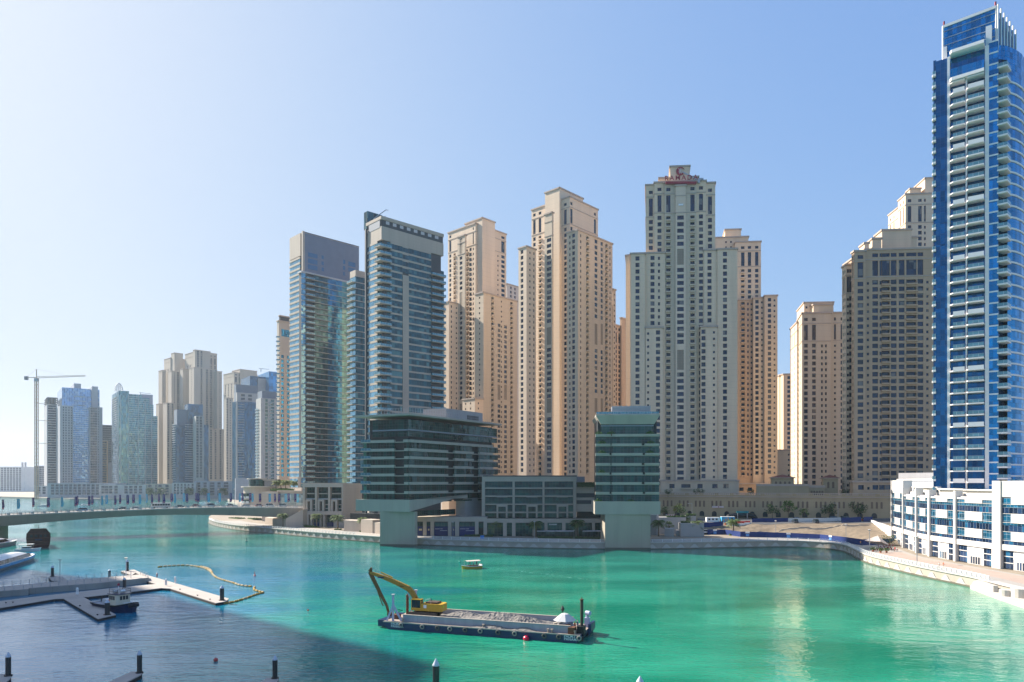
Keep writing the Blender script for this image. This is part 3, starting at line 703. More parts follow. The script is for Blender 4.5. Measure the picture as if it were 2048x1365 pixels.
# ================================================================ glass towers
TL = Vector((-.70, .714)); TR = Vector((.714, .70))
def tower_cells():
    # ---- grey and glass tower with the roof louvres (px 727-889)
    D = 360; C = atD(763, D); L_ = Vector((-.68, .733)); R_ = Vector((.733, .68))
    Lp = along(C, L_, 732.5); Rp = along(C, R_, 887); Bk = Lp+Rp-C; fl = 3.6
    b = Bld('glass_tower', 'grey and teal glass tower with a dark louvred band under its roof edge', C)
    zt = zp(432, D); zb = zp(479, D); nL = Vector((L_.y, -L_.x))*-1
    def F_(px): return along(C, R_, px)
    def G_(px): return along(C, L_, px)
    inn = lambda P, s=.6: P  # noqa
    # core behind the glazing
    core = b.S('core'); cc = (C+Bk)/2
    core.prism([(p.x, p.y) for p in [cc+(q-cc)*.93 for q in (Lp, C, Rp, Bk)]], GZ, zt-1, LOUV)
    # crown
    cr = b.S('crown'); cr.prism([(p.x, p.y) for p in (Lp, C, Rp, Bk)], zb, zp(452, D), BEIGE)
    rb = b.S('roof_edge')
    for p, q in ((Lp, C), (C, Rp), (Rp, Bk), (Bk, Lp)): rb.obox(p, q+(q-p).normalized()*-.003, -.6, .25, zt-1.6, zt, BEIGE)
    rb.prism([(p.x, p.y) for p in (Lp, C, Rp, Bk)], zt-1.8, zt-1.61, BEIGE)
    lv = b.S('louvre_band'); i_ = [cc+(q-cc)*.985 for q in (Lp, C, Rp, Bk)]
    lv.prism([(p.x, p.y) for p in i_], zp(452, D), zt-1.8, LOUV)
    gp_ = b.S('side_panel'); gp_.obox(G_(738), G_(760), -.2, .12, zp(452, D)-.5, zt-1.7, GREYP)
    n = Vector((R_.y, -R_.x))
    for px in range(772, 884, 14):                         # bright openings in the louvres
        m = MB(); m.obox(F_(px), F_(px+7), -.2, -.05, zt-3.6, zt-2.0, GREYW); b.Mn('roof_opening', m)
    z0 = 28
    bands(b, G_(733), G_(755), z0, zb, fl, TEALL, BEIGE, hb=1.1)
    bands(b, F_(781), F_(805), z0, zb, fl, TEAL, BEIGE, hb=.9)
    bands(b, F_(817), F_(862), z0, zb, fl, TEAL, BEIGE, hb=.9)
    bands(b, F_(805.2), F_(816.8), zp(540, D), zb, fl, TEAL, BEIGE, hb=1.2)
    wallq(b, F_(805), F_(817), z0, zp(540, D), BEIGE, 'pier', d1=.35)
    # corner balconies wrapping the near corner and the right end
    zl = zb; k = 0
    A1 = G_(755); B1 = F_(781); nl = Vector((-L_.y, L_.x))*1.0
    nL_ = Vector((C-Lp)).normalized(); nLo = Vector((nL_.y, -nL_.x)); nRo = n
    while zl-fl > z0:
        f = zl-fl
        s = MB(); P = [A1+nLo*.1, A1+nLo*2.0, C+nLo*1.5+nRo*1.2, B1+nRo*1.3, B1-nRo*1.2, C+(Bk-C).normalized()*3, A1-nLo*1.0]
        s.prism([(p.x, p.y) for p in P], f-.35, f+.15, SLAB)
        r = MB(); q = [P[1], P[2], P[3]]
        for a, c_ in zip(q, q[1:]): r.obox(a, c_, -.12, -.06, f+.15, f+1.2, RAILG)
        b.Mn('balcony', s, ('railing', r))
        g = MB(); 
        for a, c_ in ((A1, C+(Bk-C).normalized()*2.2), (C+(Bk-C).normalized()*2.2, B1)): g.obox(a, c_, -.2, -.1, f+.15, f+fl-.35, TEAL)
        b.Mn('glazing', g)
        zl -= fl; k += 1
    balc(b, F_(862), Rp+R_*.9, z0, zb-8, fl, SLAB, 1.2, recess=.8)
    # right return of the corner balconies is seen edge-on; fin and lift box
    b.S('fin').obox(G_(733)+L_*.2, G_(733)+L_*-.9, 0, .9, GZ, zp(462, 372), LOUV)
    q = [G_(735)+L_*3.5, G_(735)-n*0+L_*0, G_(735)+R_*9, G_(735)+R_*9+L_*3.5]
    lb = MB(); lb.prism([(p.x, p.y) for p in (q[0], q[1], q[2], q[3])], zt-3, zp(427, 373), TEAL); b.Mn('lift_box', lb)
    b.finish()
    c = empty('roof_crane', 'slim grey crane arm rising from the roof of the louvred glass tower', 'roof crane', (F_(766).x, F_(766).y+6, zt)); m = MB()
    dx = .25; m.bar((0, 0, -.5), (0, 0, 2.2), .5, .5, STEEL); m.build('post', c); m = MB(); x = 3.4; m.bar((-6.0, 0, 0.9), (0.5, -.3, 5.4), .28, .34, STEEL); m.bar((.5, -.3, 5.4), (1.7, -.3, 5.2), .2, .2, STEEL); m.build('jib', c)
    # ---- balcony wing left of it (px 698-729)
    b = Bld('balcony_wing_tower', 'narrow teal glass tower stacked with slanted balconies between the two glass towers', atD(711, 418))
    C = atD(711, 418); zt = zp(540, 418); A = along(C, L_, 700); Bq = along(C, R_, 732)
    b.S('core').prism([(p.x, p.y) for p in (A+R_*.5, C+(R_+L_)*.5, Bq+L_*.5, A+Bq-C)], GZ, zt-.5, LOUV)
    b.S('roof_edge').prism([(p.x, p.y) for p in (A, C, Bq, A+Bq-C)], zt-3.4, zt, BEIGE)
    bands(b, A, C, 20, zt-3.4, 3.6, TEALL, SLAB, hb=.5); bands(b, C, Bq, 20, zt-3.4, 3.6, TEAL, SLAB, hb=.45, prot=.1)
    balc(b, A-(C-A)*.3, C, 20, zt-3.4, 3.6, SLAB, 1.9, recess=.1, back=False, taper=1.4)
    b.finish()
    # ---- blue grey tower with the blank panel top
    D = 474; C = atD(606.5, D); zt = zp(463, D); fl = 3.6
    b = Bld('glass_tower', 'glass tower with a blank grey blue panelled top and a pale stone left edge', C)
    Lp = along(C, TL, 579.6); Rp = along(C, TR, 718); Bk = Lp+Rp-C; F_ = lambda px: along(C, TR, px); G_ = lambda px: along(C, TL, px)
    b.S('core').prism([(p.x, p.y) for p in (Lp+TR*.6, C+(TR+TL)*.6, Rp+TL*.6, Bk)], GZ, zt-.6, LOUV)
    pn = b.S('panel_front'); BGP = mat('blue_grey_panel', (.135, .17, .235), rough=.4, joint=(40, 1.3, .09), spec=.5)
    wallq(b, C, Rp, zp(548, D), zt, BGP, 'panel_front', d0=-.8)
    for (x0, x1, y0, y1) in ((616, 635, 505, 513), (616, 635, 517, 526), (616, 635, 529, 538), (643, 647.5, 511, 518), (643, 647.5, 523, 530), (643, 647.5, 535, 542), (686, 690.5, 520, 528), (686, 690.5, 532, 540), (686, 690.5, 544, 551), (696.5, 711, 523, 532), (696.5, 711, 535, 543)):
        m = MB(); a, c_ = F_(x0), F_(x1); k = a.y; m.obox(a, c_, 0, .06, zp(y1, k), zp(y0, k), mat('panel_window_blue', (.02, .12, .26), rough=.2, spec=.6)); b.Mn('window', m)
    rt = b.S('rooftop'); rt.prism([(p.x, p.y) for p in (Lp, C, Rp, Bk)], zt-.9, zt-.3, BEIGE)
    wallq(b, Lp, G_(601), zp(509, D), zt-.2, BEIGE, 'stone_edge', d1=.1); wallq(b, G_(604.5), C-TL*.3, GZ, zt+.2, BEIGE, 'corner_pier', d1=.5)
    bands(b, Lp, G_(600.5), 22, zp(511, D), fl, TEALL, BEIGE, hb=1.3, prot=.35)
    wallq(b, G_(601), G_(604.5), GZ, zt-.6, LOUV, 'shadow_joint', d0=-2, d1=-.8)
    # projecting lower glass block
    D2 = 461; C2 = atD(602.5, D2); E = lambda px: along(C2, TR, px); z2 = zp(543, D2)
    b.S('glass_block_core').prism([(p.x, p.y) for p in (C2+TL*4+TR*.6, C2+(TR+TL)*.6, E(722)+TL*.6, E(722)+TL*12)], GZ, z2-.3, LOUV)
    b.S('block_roof').prism([(p.x, p.y) for p in (C2+TL*5, C2, E(722), E(722)+TL*12)], z2-.4, z2+.5, GREYW)
    bands(b, C2, E(611), 20, z2-.4, fl, TEALL, SLAB, hb=.5)
    balc(b, E(611), E(628), 20, z2-.4, fl, SLAB, 1.5, recess=1.3)
    bands(b, E(628), E(656), 20, z2-.4, fl, TEAL, SLAB, hb=.4, prot=1.1)
    bands(b, E(656), E(684), 20, z2-.4, fl, glass('sky_blue_glass', (.02, .15, .28), metal=.6, cell=(1.5, 3.6), tilt=.006, lite=(.08, .25, .3)), SLAB, hb=.35, prot=.2)
    bands(b, E(684), E(722), 20, z2-.4, fl, glass('sage_reflection_glass', (.10, .24, .23), metal=.45, cell=(1.4, 1.8), tilt=.006, var=.35, lite=(.30, .38, .32), litep=.2), SLAB, hb=.35, prot=.2)  # sage tone puts the greenish reflections into this glass colour
    b.finish()
    # ---- beige tower with balconies on its left edge px 553-580
    D = 560; BT = (.46, .41, .36)
    b = Bld('residential_tower', 'slim beige tower with blue windows squeezed left of the grey blue topped tower', atD(560, D))
    blk(b, 558, D, 554, 582, 642, uL=TL, uR=TR, right=[(565, 'w'), (576.5, 'w')], left=[], wm=BEIGE, fl=3.6, glass_m=BLUE, zmin=30, off=26)
    blk(b, 560, D+3, 558, 581, 632, uL=TL, uR=TR, wm=LOUV); A = along(atD(558, D), TL, 554)
    wallq(b, along(atD(558, D), TR, 563), along(atD(558, D), TR, 579), zp(672, D), zp(658, D), BLUE, 'crown_glass', d1=.15)
    balc(b, atD(552.5, D-3), atD(560, D-2.2), 30, zp(668, D), 3.6, WHITEP, 1.2, recess=.5, back=False); b.finish()
tower_cells()
# ================================================================ glass blocks on piers
def pier_block_a():
    C = atD(818, 297); R_ = Vector((.57, .82)).normalized(); L_ = Vector((-.925, .38)).normalized()
    F_ = lambda px: along(C, R_, px); G_ = lambda px: along(C, L_, px); nR = Vector((R_.y, -R_.x)); t = (C-G_(730)).normalized(); nL = Vector((t.y, -t.x))
    b = Bld('glass_office_block', 'dark green glass block with grey bands, cantilevered on the left concrete pier in the water', C); D = 297
    zr = zp(830, D); LV = [885, 902.5, 918.5, 935.5, 953, 970, 988.5, 1006]       # spandrel bottoms at the corner, top to bottom
    A, E = G_(725), F_(996); body = [A+R_*30, A, C, E, E+L_*-0+(A-C)*.9]
    zb = zp(1024, D)
    b.S('core').prism([(p.x, p.y) for p in (G_(732)+R_*2, C+(R_+L_)*1.6, F_(990)+L_*1.6, G_(732)+(F_(990)-C))], zp(1003, D), zr-1.5, DARK)
    # roof slab with its overhang
    rs = b.S('roof_slab'); rs.prism([(p.x, p.y) for p in (G_(713)+nL*2.2, C+(nL+nR)*1.7, F_(999)+nR*1.5, F_(999)+L_*14, G_(713)+R_*12)], zr-.3, zr+.45, CONC)
    # railing frames on the roof
    rf = MB(); 
    def fence_(P0, P1, nseg, h):
        for i in range(nseg+1):
            p = P0+(P1-P0)*i/nseg; rf.bar((p.x, p.y, zr+.4), (p.x, p.y, zr+h), .12, .12, STEEL)
        for z in (.75, 1.15, 2.0, h-.1): rf.bar((P0.x, P0.y, zr+z), (P1.x, P1.y, zr+z), .05, .07, STEEL)
    fence_(G_(745)+R_*2, C+R_*2+L_*1, 12, 3.2); fence_(C+R_*2+L_*1, F_(925)+L_*2, 20, 3.4); fence_(F_(925)+L_*2, F_(992)+L_*2, 14, 1.2)
    b.single['roof_railing'] = rf
    mz = MB(); q0 = F_(905)+L_*7; q1 = F_(985)+L_*4; mz.prism([(p.x, p.y) for p in (F_(912)+L_*17, F_(912)+L_*5, F_(984)+L_*5, F_(984)+L_*17)], zr+.46, zp(816, 322), GREYP if 0 else mat('mauve_grey_panel', (.36, .34, .34), joint=(5, 5, .06)))
    b.single['plant_room'] = mz
    a_, c_ = F_(953)+L_*5, F_(976)+L_*5
    for i in range(10):
        p = a_+(c_-a_)*(i+.2)/10; q = a_+(c_-a_)*(i+.7)/10; m = MB(); m.obox(p, q, 0, .1, zr+1.0, zr+3.6, DARK); b.Mn('louvre', m)
    # two top floors, set in on the left
    tl = G_(743)
    for (y0, y1) in ((838, 858), (861, 873)):
        for a, c_, nm in ((tl+nL*-1, C-nL*1+nR*-.6, 0), (C-nR*.6, E-nR*.6, 1)):
            g = MB(); a2, c2 = a, c_; g.obox(a2, c2, -.3, 0, zp(y1, D), zp(y0, D)-.3, GREENG); b.Mn('window_band', g)
    m = MB(); m.obox(tl-nL*.9, C-nL*.9, -.3, .15, zp(861, D), zp(858, D), GREYP); m.obox(C-nR*.5, E-nR*.5, -.3, .15, zp(861, D), zp(858, D), GREYP); b.single['transom'] = m
    prev = 868
    for k, y in enumerate(LV):
        zl, zh = zp(y, D), zp(y-5.6, D)
        # glass below this band's floor line
        ynx = (LV[k+1]-5.6) if k+1 < len(LV) else 1003
        for a, c_, s in ((G_(733), G_(789), 0), (G_(808), C, 0), (C, F_(893), 0), (F_(893), F_(909), 1.6), (F_(909), F_(944), 0), (F_(944), F_(957), 1.6), (F_(957), E, 0)):
            if k == len(LV)-1 and a != G_(733): pass
            g = MB(); tt = (c_-a).normalized(); nn = Vector((tt.y, -tt.x)); z0 = zp(ynx, D); g.obox(a-nn*s, c_-nn*s, -.35, -.08, z0, zl, GREENG); b.Mn('window_band', g)
        g = MB(); g.obox(G_(789)-nL*2.0, G_(808)-nL*2.0, -.3, 0, zp(ynx, D), zl, DARK); b.Mn('recess', g)
        if k < len(LV)-1 or True:
            if k == len(LV)-1: continue
            SL = CONC
            def band(a, c_, d=.75, zz0=zl, zz1=zh):
                m = MB(); m.obox(a, c_, -.4, d, zz0, zz1, SL); b.Mn('floor_band', m)
            if k == 0:
                band(G_(725), G_(790)); band(G_(808), C, .75); band(C, F_(983), .9)
            else:
                band(G_(742), G_(790)); band(G_(810), C, .75); band(C, F_(894), .75); band(F_(907), F_(945), .75); band(F_(957), F_(984), .75)
            m = MB(); m.obox(G_(788), G_(811), -2, .35, zl, zl+.35, SL); m.obox(F_(893), F_(909), -2, .3, zl, zl+.35, SL); m.obox(F_(944), F_(996), -2, .2, zl, zl+.35, SL); b.Mn('thin_slab', m)
            # corner balcony on the left with slab, railing and pots
            s = MB(); s.obox(G_(724), G_(744), -1.5, 1.2, zl+.1, zl+.45, SL); r = MB(); r.obox(G_(724), G_(744), 1.05, 1.12, zl+.45, zl+1.5, RAILG); b.Mn('balcony', s, ('railing', r))
            g = MB(); g.obox(G_(726), G_(743), -.6, -.3, zp(ynx, D), zl, glass('leafy_glass', (.05, .22, .17), metal=.4, cell=(1.2, 1.8), tilt=.05, lite=(.25, .4, .25))); b.Mn('corner_glass', g)
    # base mass that tapers towards the bank
    zt2 = zp(1000, D); bs = b.S('base'); e = F_(932)
    P = [G_(714)+nL*.9, C+(nL+nR)*.9, e+nR*.9, e+L_*16, G_(716)+R_*14]
    bs.prism([(p.x, p.y) for p in P], [zb, zb, zp(983, e.y)-1.5, zp(983, e.y)-1.5, zb], [zt2, zt2, zt2, zt2, zt2], CONC)
    bs.obox(G_(790), G_(810), .85, .95, zt2-.9, zt2+.02, CONC); 
    b2 = MB(); e2 = F_(932); b2.obox(e2, F_(970), -6, -.5, zp(1000, D)-9, zt2-.02, mat('mauve_grey_panel', (0, 0, 0))); b.single['rear_wall'] = b2
    rl = b.S('soffit_glass'); rl.obox(F_(838)+L_*5, F_(930)+L_*5, -.3, 0, zp(1034, 305), zb-.05, GREENG)
    b.finish()
    # pier
    p = Bld('concrete_pier', 'left square concrete pier standing in the water under the dark glass block', atD(829, 300), 'pier')
    c = atD(829.5, 298); l = atD(760, 301); r = along(c, R_, 834.8); P = [l, c, r, l+(r-c)]
    p.S('shaft').prism([(q.x, q.y) for q in P], .9, zb-.01, CONCG); cc = sum((q for q in P), Vector((0, 0)))/4
    p.S('wet_base').prism([(q.x, q.y) for q in [cc+(q-cc)*1.012 for q in P]], -1, .9, mat('wet_ledge', (0, 0, 0))); p.finish()
pier_block_a()
def pier_block_b():
    D = 286; A, Bq = atD(1191, D), atD(1319.5, D-1.5); t = (Bq-A).normalized(); n = Vector((t.y, -t.x)); P_ = lambda px: along(A, t, px)
    b = Bld('glass_office_block', 'square green glass block with plants on its balconies, on the right concrete pier', A)
    zr = zp(830, D); zm0, zm1 = zp(1029, D), zp(1003, D); BKD = 26
    b.S('core').prism([(p.x, p.y) for p in (P_(1196)-n*2.2, P_(1315)-n*2.2, P_(1315)-n*BKD, P_(1196)-n*BKD)], zm1-1, zr-1, DARK)
    rs = b.S('roof_slab'); q = [(P_(1192)+n*.6), (P_(1319)+n*.6), (P_(1319)-n*BKD), (P_(1192)-n*BKD)]; q2 = [P_(1202)-n*.6, P_(1309)-n*.6, P_(1309)-n*BKD, P_(1202)-n*BKD]
    rs.prism([(p.x, p.y) for p in q], zr-.5, zr+.1, CONC)
    for i in range(4):
        a, c_ = q2[i], q2[(i+1) % 4]; d, e = q[(i+1) % 4], q[i]; rs.face([(a.x, a.y, zp(849, D)), (c_.x, c_.y, zp(849, D)), (d.x, d.y, zr-.5), (e.x, e.y, zr-.5)], CONC)
    rr = b.S('roof_railing')
    for i in range(27):
        p = P_(1193+i*4.8); rr.bar((p.x, p.y, zr+.1), (p.x, p.y, zr+1.2), .07, .07, STEEL)
    a, c_ = P_(1193), P_(1318); rr.obox(a, c_, -.05, .02, zr+.3, zr+1.15, RAILG)
    sc_ = b.S('roof_screen'); a, c_ = P_(1226)-n*5, P_(1304)-n*5; 
    for k in range(7): sc_.obox(a, c_, -.1, .1, zr+.6+k*.5, zr+.92+k*.5, STEEL)
    for i in range(9): p = a+(c_-a)*i/8; sc_.bar((p.x, p.y, zr), (p.x, p.y, zr+4.3), .14, .14, STEEL)
    sc_.obox(a, c_, -6, -.2, zr+.1, zr+3.8, GREYW)
    for y0, y1 in ((836, 850.5), (853, 869)):
        for x0, x1 in ((1202, 1225), (1225, 1250), (1250, 1275), (1275, 1308.5)):
            g = MB(); g.obox(P_(x0+.3), P_(x1-.2), -1.6, -1.2, zp(y1, D), zp(y0, D), GREENG); b.Mn('window_band', g)
    b.S('transom').obox(P_(1202), P_(1308), -1.3, -1.0, zp(853, D), zp(850.5, D), GREYP)
    YB = [874, 893, 912, 932, 951, 970, 989.5]
    for k, y in enumerate(YB):
        zl, zh = zp(y, D), zp(y-5.2, D); yn = YB[k+1]-5.2 if k+1 < 7 else 1004
        bl = [(1191, 1222), (1224, 1289), (1289.5, 1319.5)] if k == 0 else ([(1190.5, 1221), (1223, 1283), (1289, 1319)] if k % 2 else [(1190.5, 1219), (1223, 1285), (1290, 1319)])
        for j, (x0, x1) in enumerate(bl):
            m = MB(); dd = (.35, .8, .5)[j]; m.obox(P_(x0), P_(x1), -1, dd, zl+(.0 if j == 1 else .3), zh, CONC); b.Mn('floor_band', m)
        m = MB(); m.obox(P_(1191), P_(1319), -2, .1, zl-.05, zl+.29, SLAB); b.Mn('thin_slab', m)
        for x0, x1, s in ((1192, 1205, .9), (1205.3, 1223, 1.3), (1223.3, 1283, .1), (1283.3, 1300, .8), (1300.3, 1318.5, .3)):
            g = MB(); g.obox(P_(x0), P_(x1), -s-.4, -s, zp(yn, D), zl-.06, GREENG); b.Mn('window_band', g)
    b.S('base').prism([(p.x, p.y) for p in (P_(1189.5)+n*.9, P_(1320)+n*.9, P_(1320)-n*BKD, P_(1189.5)-n*BKD)], zm0, zm1, CONC)
    b.finish()
    p = Bld('concrete_pier', 'right square concrete pier standing in the water under the square glass block', atD(1255, 286), 'pier')
    P = [atD(1210, 285), atD(1301, 284.5), atD(1301, 284.5)+Vector((0, 14)), atD(1210, 285)+Vector((0, 14))]; cc = (P[0]+P[2])/2
    p.S('shaft').prism([(q.x, q.y) for q in P], .8, zm0-.01, CONCG); p.S('wet_base').prism([(q.x, q.y) for q in [cc+(q-cc)*1.01 for q in P]], -1, .8, mat('wet_ledge', (0, 0, 0))); p.finish()
    # pots and plants on the balconies
    GRN = [mat('balcony_leaf', (.07, .16, .03), var=.5, scale=3), mat('balcony_leaf_dark', (.03, .09, .02), var=.5, scale=3)]
    k = 0
    where = ['topmost left balcony', 'topmost balcony, left middle', 'topmost balcony, right end', 'second floor right balcony', 'third floor right balcony', 'third floor left balcony', 'fifth floor left balcony', 'lowest left balcony', 'lowest balcony centre', 'second floor left balcony']
    for (px, y) in ((1197, 868.5), (1222, 868.5), (1300, 868.5), (1302, 887.5), (1300, 906.5), (1205, 906.5), (1204, 946), (1196, 1003.5), (1262, 1003.5), (1204, 887.5)):
        c = P_(px)+n*.0; root = empty('potted_plant', 'leafy plants on the '+where[k]+' of the square glass block', 'plant', (c.x, c.y, zp(y, D)-.6), group='plants on the balconies'); k += 1
        m = MB(); m.lathe([(.25, 0), (.35, .6), (0, .6)], (0, 0, 0), mat('terracotta', (.35, .13, .07)), n=8); m.build('pot', root)
        lf = MB()
        for i in range(130):
            a = random.uniform(0, 6.3); r = random.random()**.6*1.7; h = .6+random.random()*1.5*(1-r/2.4); p = Vector((r*math.cos(a), r*.45*math.sin(a), h)); s = .22
            u = Vector((random.gauss(0, 1), random.gauss(0, 1), random.gauss(0, 1))).normalized(); v = u.cross(Vector((random.gauss(0, 1), 1, 0))).normalized()
            lf.face([p-u*s, p+v*s*.5, p+u*s, p-v*s*.5], GRN[i % 2])
        lf.build('foliage', root)
pier_block_b()
# ================================================================ low buildings on the bank
MAU = mat('mauve_stone', (.46, .39, .315), joint=(2.4, 1.6, .05), streak=True)
def podium_mid():
    D = 325; A = atD(963, D+1); t = Vector((1, -.01)).normalized(); n = Vector((t.y, -t.x)); P_ = lambda px: along(A, t, px); Z = lambda y: zp(y, D)
    b = Bld('bank_building', 'low grey framed glass building with three wide bays between the two glass blocks', A)
    x = [966, 1025, 1085, 1152]; pil = [(963.5, 970), (1025, 1029.5), (1085, 1089), (1146.5, 1152.5)]
    b.S('core').obox(P_(966), P_(1150), -20, -1.6, Z(1042), Z(953), DARK)
    b.S('frame').obox(P_(964), P_(1153), -20.5, .25, Z(963.5), Z(953.5), MAU); b.S('roof_edge').obox(P_(966), P_(1153.5), -20.5, .4, Z(953.4), Z(951.3), LOUV)
    for p in pil: m = MB(); m.obox(P_(p[0]), P_(p[1]), -1.6, .2, Z(1042), Z(963.52), MAU); b.Mn('pilaster', m)
    for i in range(3):
        x0, x1 = pil[i][1], pil[i+1][0]; w_ = x1-x0
        for (y0, y1, nn_) in ((963.6, 975.5, 3), (980, 991.5, 3), (996, 1008, 4), (1012, 1024, 4), (1027, 1037, 4)):
            for k in range(2): m = MB(); m.obox(P_(x0+w_*k/2+.15), P_(x0+w_*(k+1)/2-.15), -1.5, -1.0, Z(y1), Z(y0), GREENG); b.Mn('window_band', m)
        for (y0, y1) in ((975.5, 978.5), (991.5, 994.5), (1008, 1010.5), (1024, 1027)):
            m = MB(); m.obox(P_(x0), P_(x1), -1.4, -.2, Z(y1), Z(y0), MAU); b.Mn('floor_band', m)
        for y0 in (975.6, 992.3): m = MB(); m.obox(P_(x0+w_*.42), P_(x0+w_*.82), -.2, 1.0, Z(y0+2.8), Z(y0), SLAB); b.Mn('balcony', m)
        m = MB(); a = x0+w_*.42; c = x0+w_*.82
        m.obox(P_(a), P_(a+3.6), -.2, .7, Z(1041), Z(1010), MAU); m.obox(P_(c-3.6), P_(c), -.2, .7, Z(1041), Z(1010), MAU); m.obox(P_(a+3.62), P_(c-3.62), -.2, .68, Z(1014), Z(1010), MAU); b.Mn('portal', m)
    b.finish()
    # striped link
    b = Bld('bank_building', 'plain low link with two dark stripes, left of the right glass block', P_(1153))
    b.S('wall').obox(P_(1153), P_(1190), -14, -1, Z(1024), Z(974), MAU)
    for y0, y1 in ((987, 995.5), (1001, 1008.5)): m = MB(); m.obox(P_(1153.2), P_(1189.8), -1, -.9, Z(y1), Z(y0), LOUV); b.Mn('dark_stripe', m)
    b.S('gap').obox(P_(1158), P_(1204), -12, -3, Z(1042), Z(1024.1), DARK)
    b.S('upper_block').obox(P_(1154), P_(1176), -22, -16, Z(974), Z(953), mat('slate_panel', (.20, .22, .24))); b.finish()
    # shop base
    D2 = 318; A2 = atD(832, D2+1); Q = lambda px: along(A2, t, px); Z2 = lambda y: zp(y, D2)
    b = Bld('shop_row', 'long grey stone row of waterfront shops below the three bay building', A2, 'shops')
    b.S('back').obox(Q(833), Q(1209), -14, -1.8, GZ, Z2(1038), DARK)
    b.S('fascia').obox(Q(832), Q(974), -14, 0, Z2(1044), Z2(1035), MAU); b.S('fascia').obox(Q(974.1), Q(1210), -14, 0, Z2(1046), Z2(1038), MAU)
    piers = [(846, 853), (861, 868), (896, 903), (910, 918), (950, 957), (967, 974), (1006, 1013.5), (1024, 1031), (1065, 1071), (1089, 1095), (1124, 1131), (1150, 1157), (1184, 1190), (1204, 1210)]
    for i, (a, c) in enumerate(piers):
        m = MB(); m.obox(Q(a), Q(c), -1.8, .15, GZ, Z2(1043.8 if a < 970 else 1045.8), MAU); b.Mn('pillar', m)
    NAVY = mat('navy_hoarding', (.018, .028, .13), var=.1)
    xs = [835]+[p for q in piers for p in q]
    for i in range(0, len(xs)-1, 2):
        a, c = xs[i], xs[i+1]
        m = MB(); m.obox(Q(a+.1), Q(c-.1), -1.4, -1.2, Z2(1056 if a < 960 else 1073), Z2(1046), GREENG); b.Mn('shop_window', m)
        if a < 955:
            m = MB(); m.obox(Q(a+.1), Q(c-.1), -.9, -.7, GZ+.2, Z2(1054), NAVY); b.Mn('window_hoarding', m)
            if c-a > 25:
                m = MB(); k = 0
                for yy, f0, f1 in ((1058.5, .06, .40), (1058.5, .44, .62), (1062, .42, .55), (1062, .58, .93)):
                    u0 = a+(c-a)*f0; u1 = a+(c-a)*f1
                    while u0 < u1: m.obox(Q(u0), Q(min(u0+1.1, u1)), -.7, -.66, Z2(yy+.8), Z2(yy-.6), GREYW); u0 += 1.5
                b.Mn('hoarding_lettering', m)
            else:
                m = MB(); m.obox(Q(a+2.5), Q(c-2.5), -.7, -.66, Z2(1062), Z2(1058.5), mat('cream_mark', (.6, .5, .3))); b.Mn('hoarding_emblem', m)
    r = b.finish(); r2 = put_text('PAUL  CAFE', .95, WHITEP, (Q(1107).x, Q(1107).y-1.0+.9, Z2(1050.5)), (1, 0), r, b.o, name='shop_sign', extr=.04) if False else None
    m = MB(); u = 1098
    m2 = MB(); u = 1098.5
    for w0 in (2.0, 1.4, 1.6, 2.2, 1.5, 1.8, 1.3):
        m2.obox(Q(u), Q(u+w0), -1.15, -1.1, Z2(1051), Z2(1048.6), WHITEP); u += w0+.6
    m2.build('shop_sign', r, origin=b.o)
    # glazed cafe pavilion with white roof strips
    for (x0, x1, lab) in ((1073, 1146, 'long glazed cafe pavilion with a flat white roof on the promenade, left one'), (1163, 1203, 'short glazed cafe pavilion with a flat white roof beside the right concrete pier')):
        c = Bld('cafe_pavilion', lab, Q(x0)+n*5, 'cafe pavilion'); a, d = Q(x0)+n*5.5, Q(x1)+n*5.5
        c.S('glass_front').obox(a, d, -4.5, 0, GZ+.02, GZ+2.5, glass('cafe_glass', (.04, .06, .06), metal=.3, cell=(1.2, 4)))
        L = (d-a).length; k = int(L/4); 
        for i in range(k): m = MB(); m.obox(a+t*(L*i/k+.1), a+t*(L*(i+1)/k-.1), -4.6, .3, GZ+2.52, GZ+2.75, GREYW); c.Mn('roof_panel', m)
        c.finish()
podium_mid()
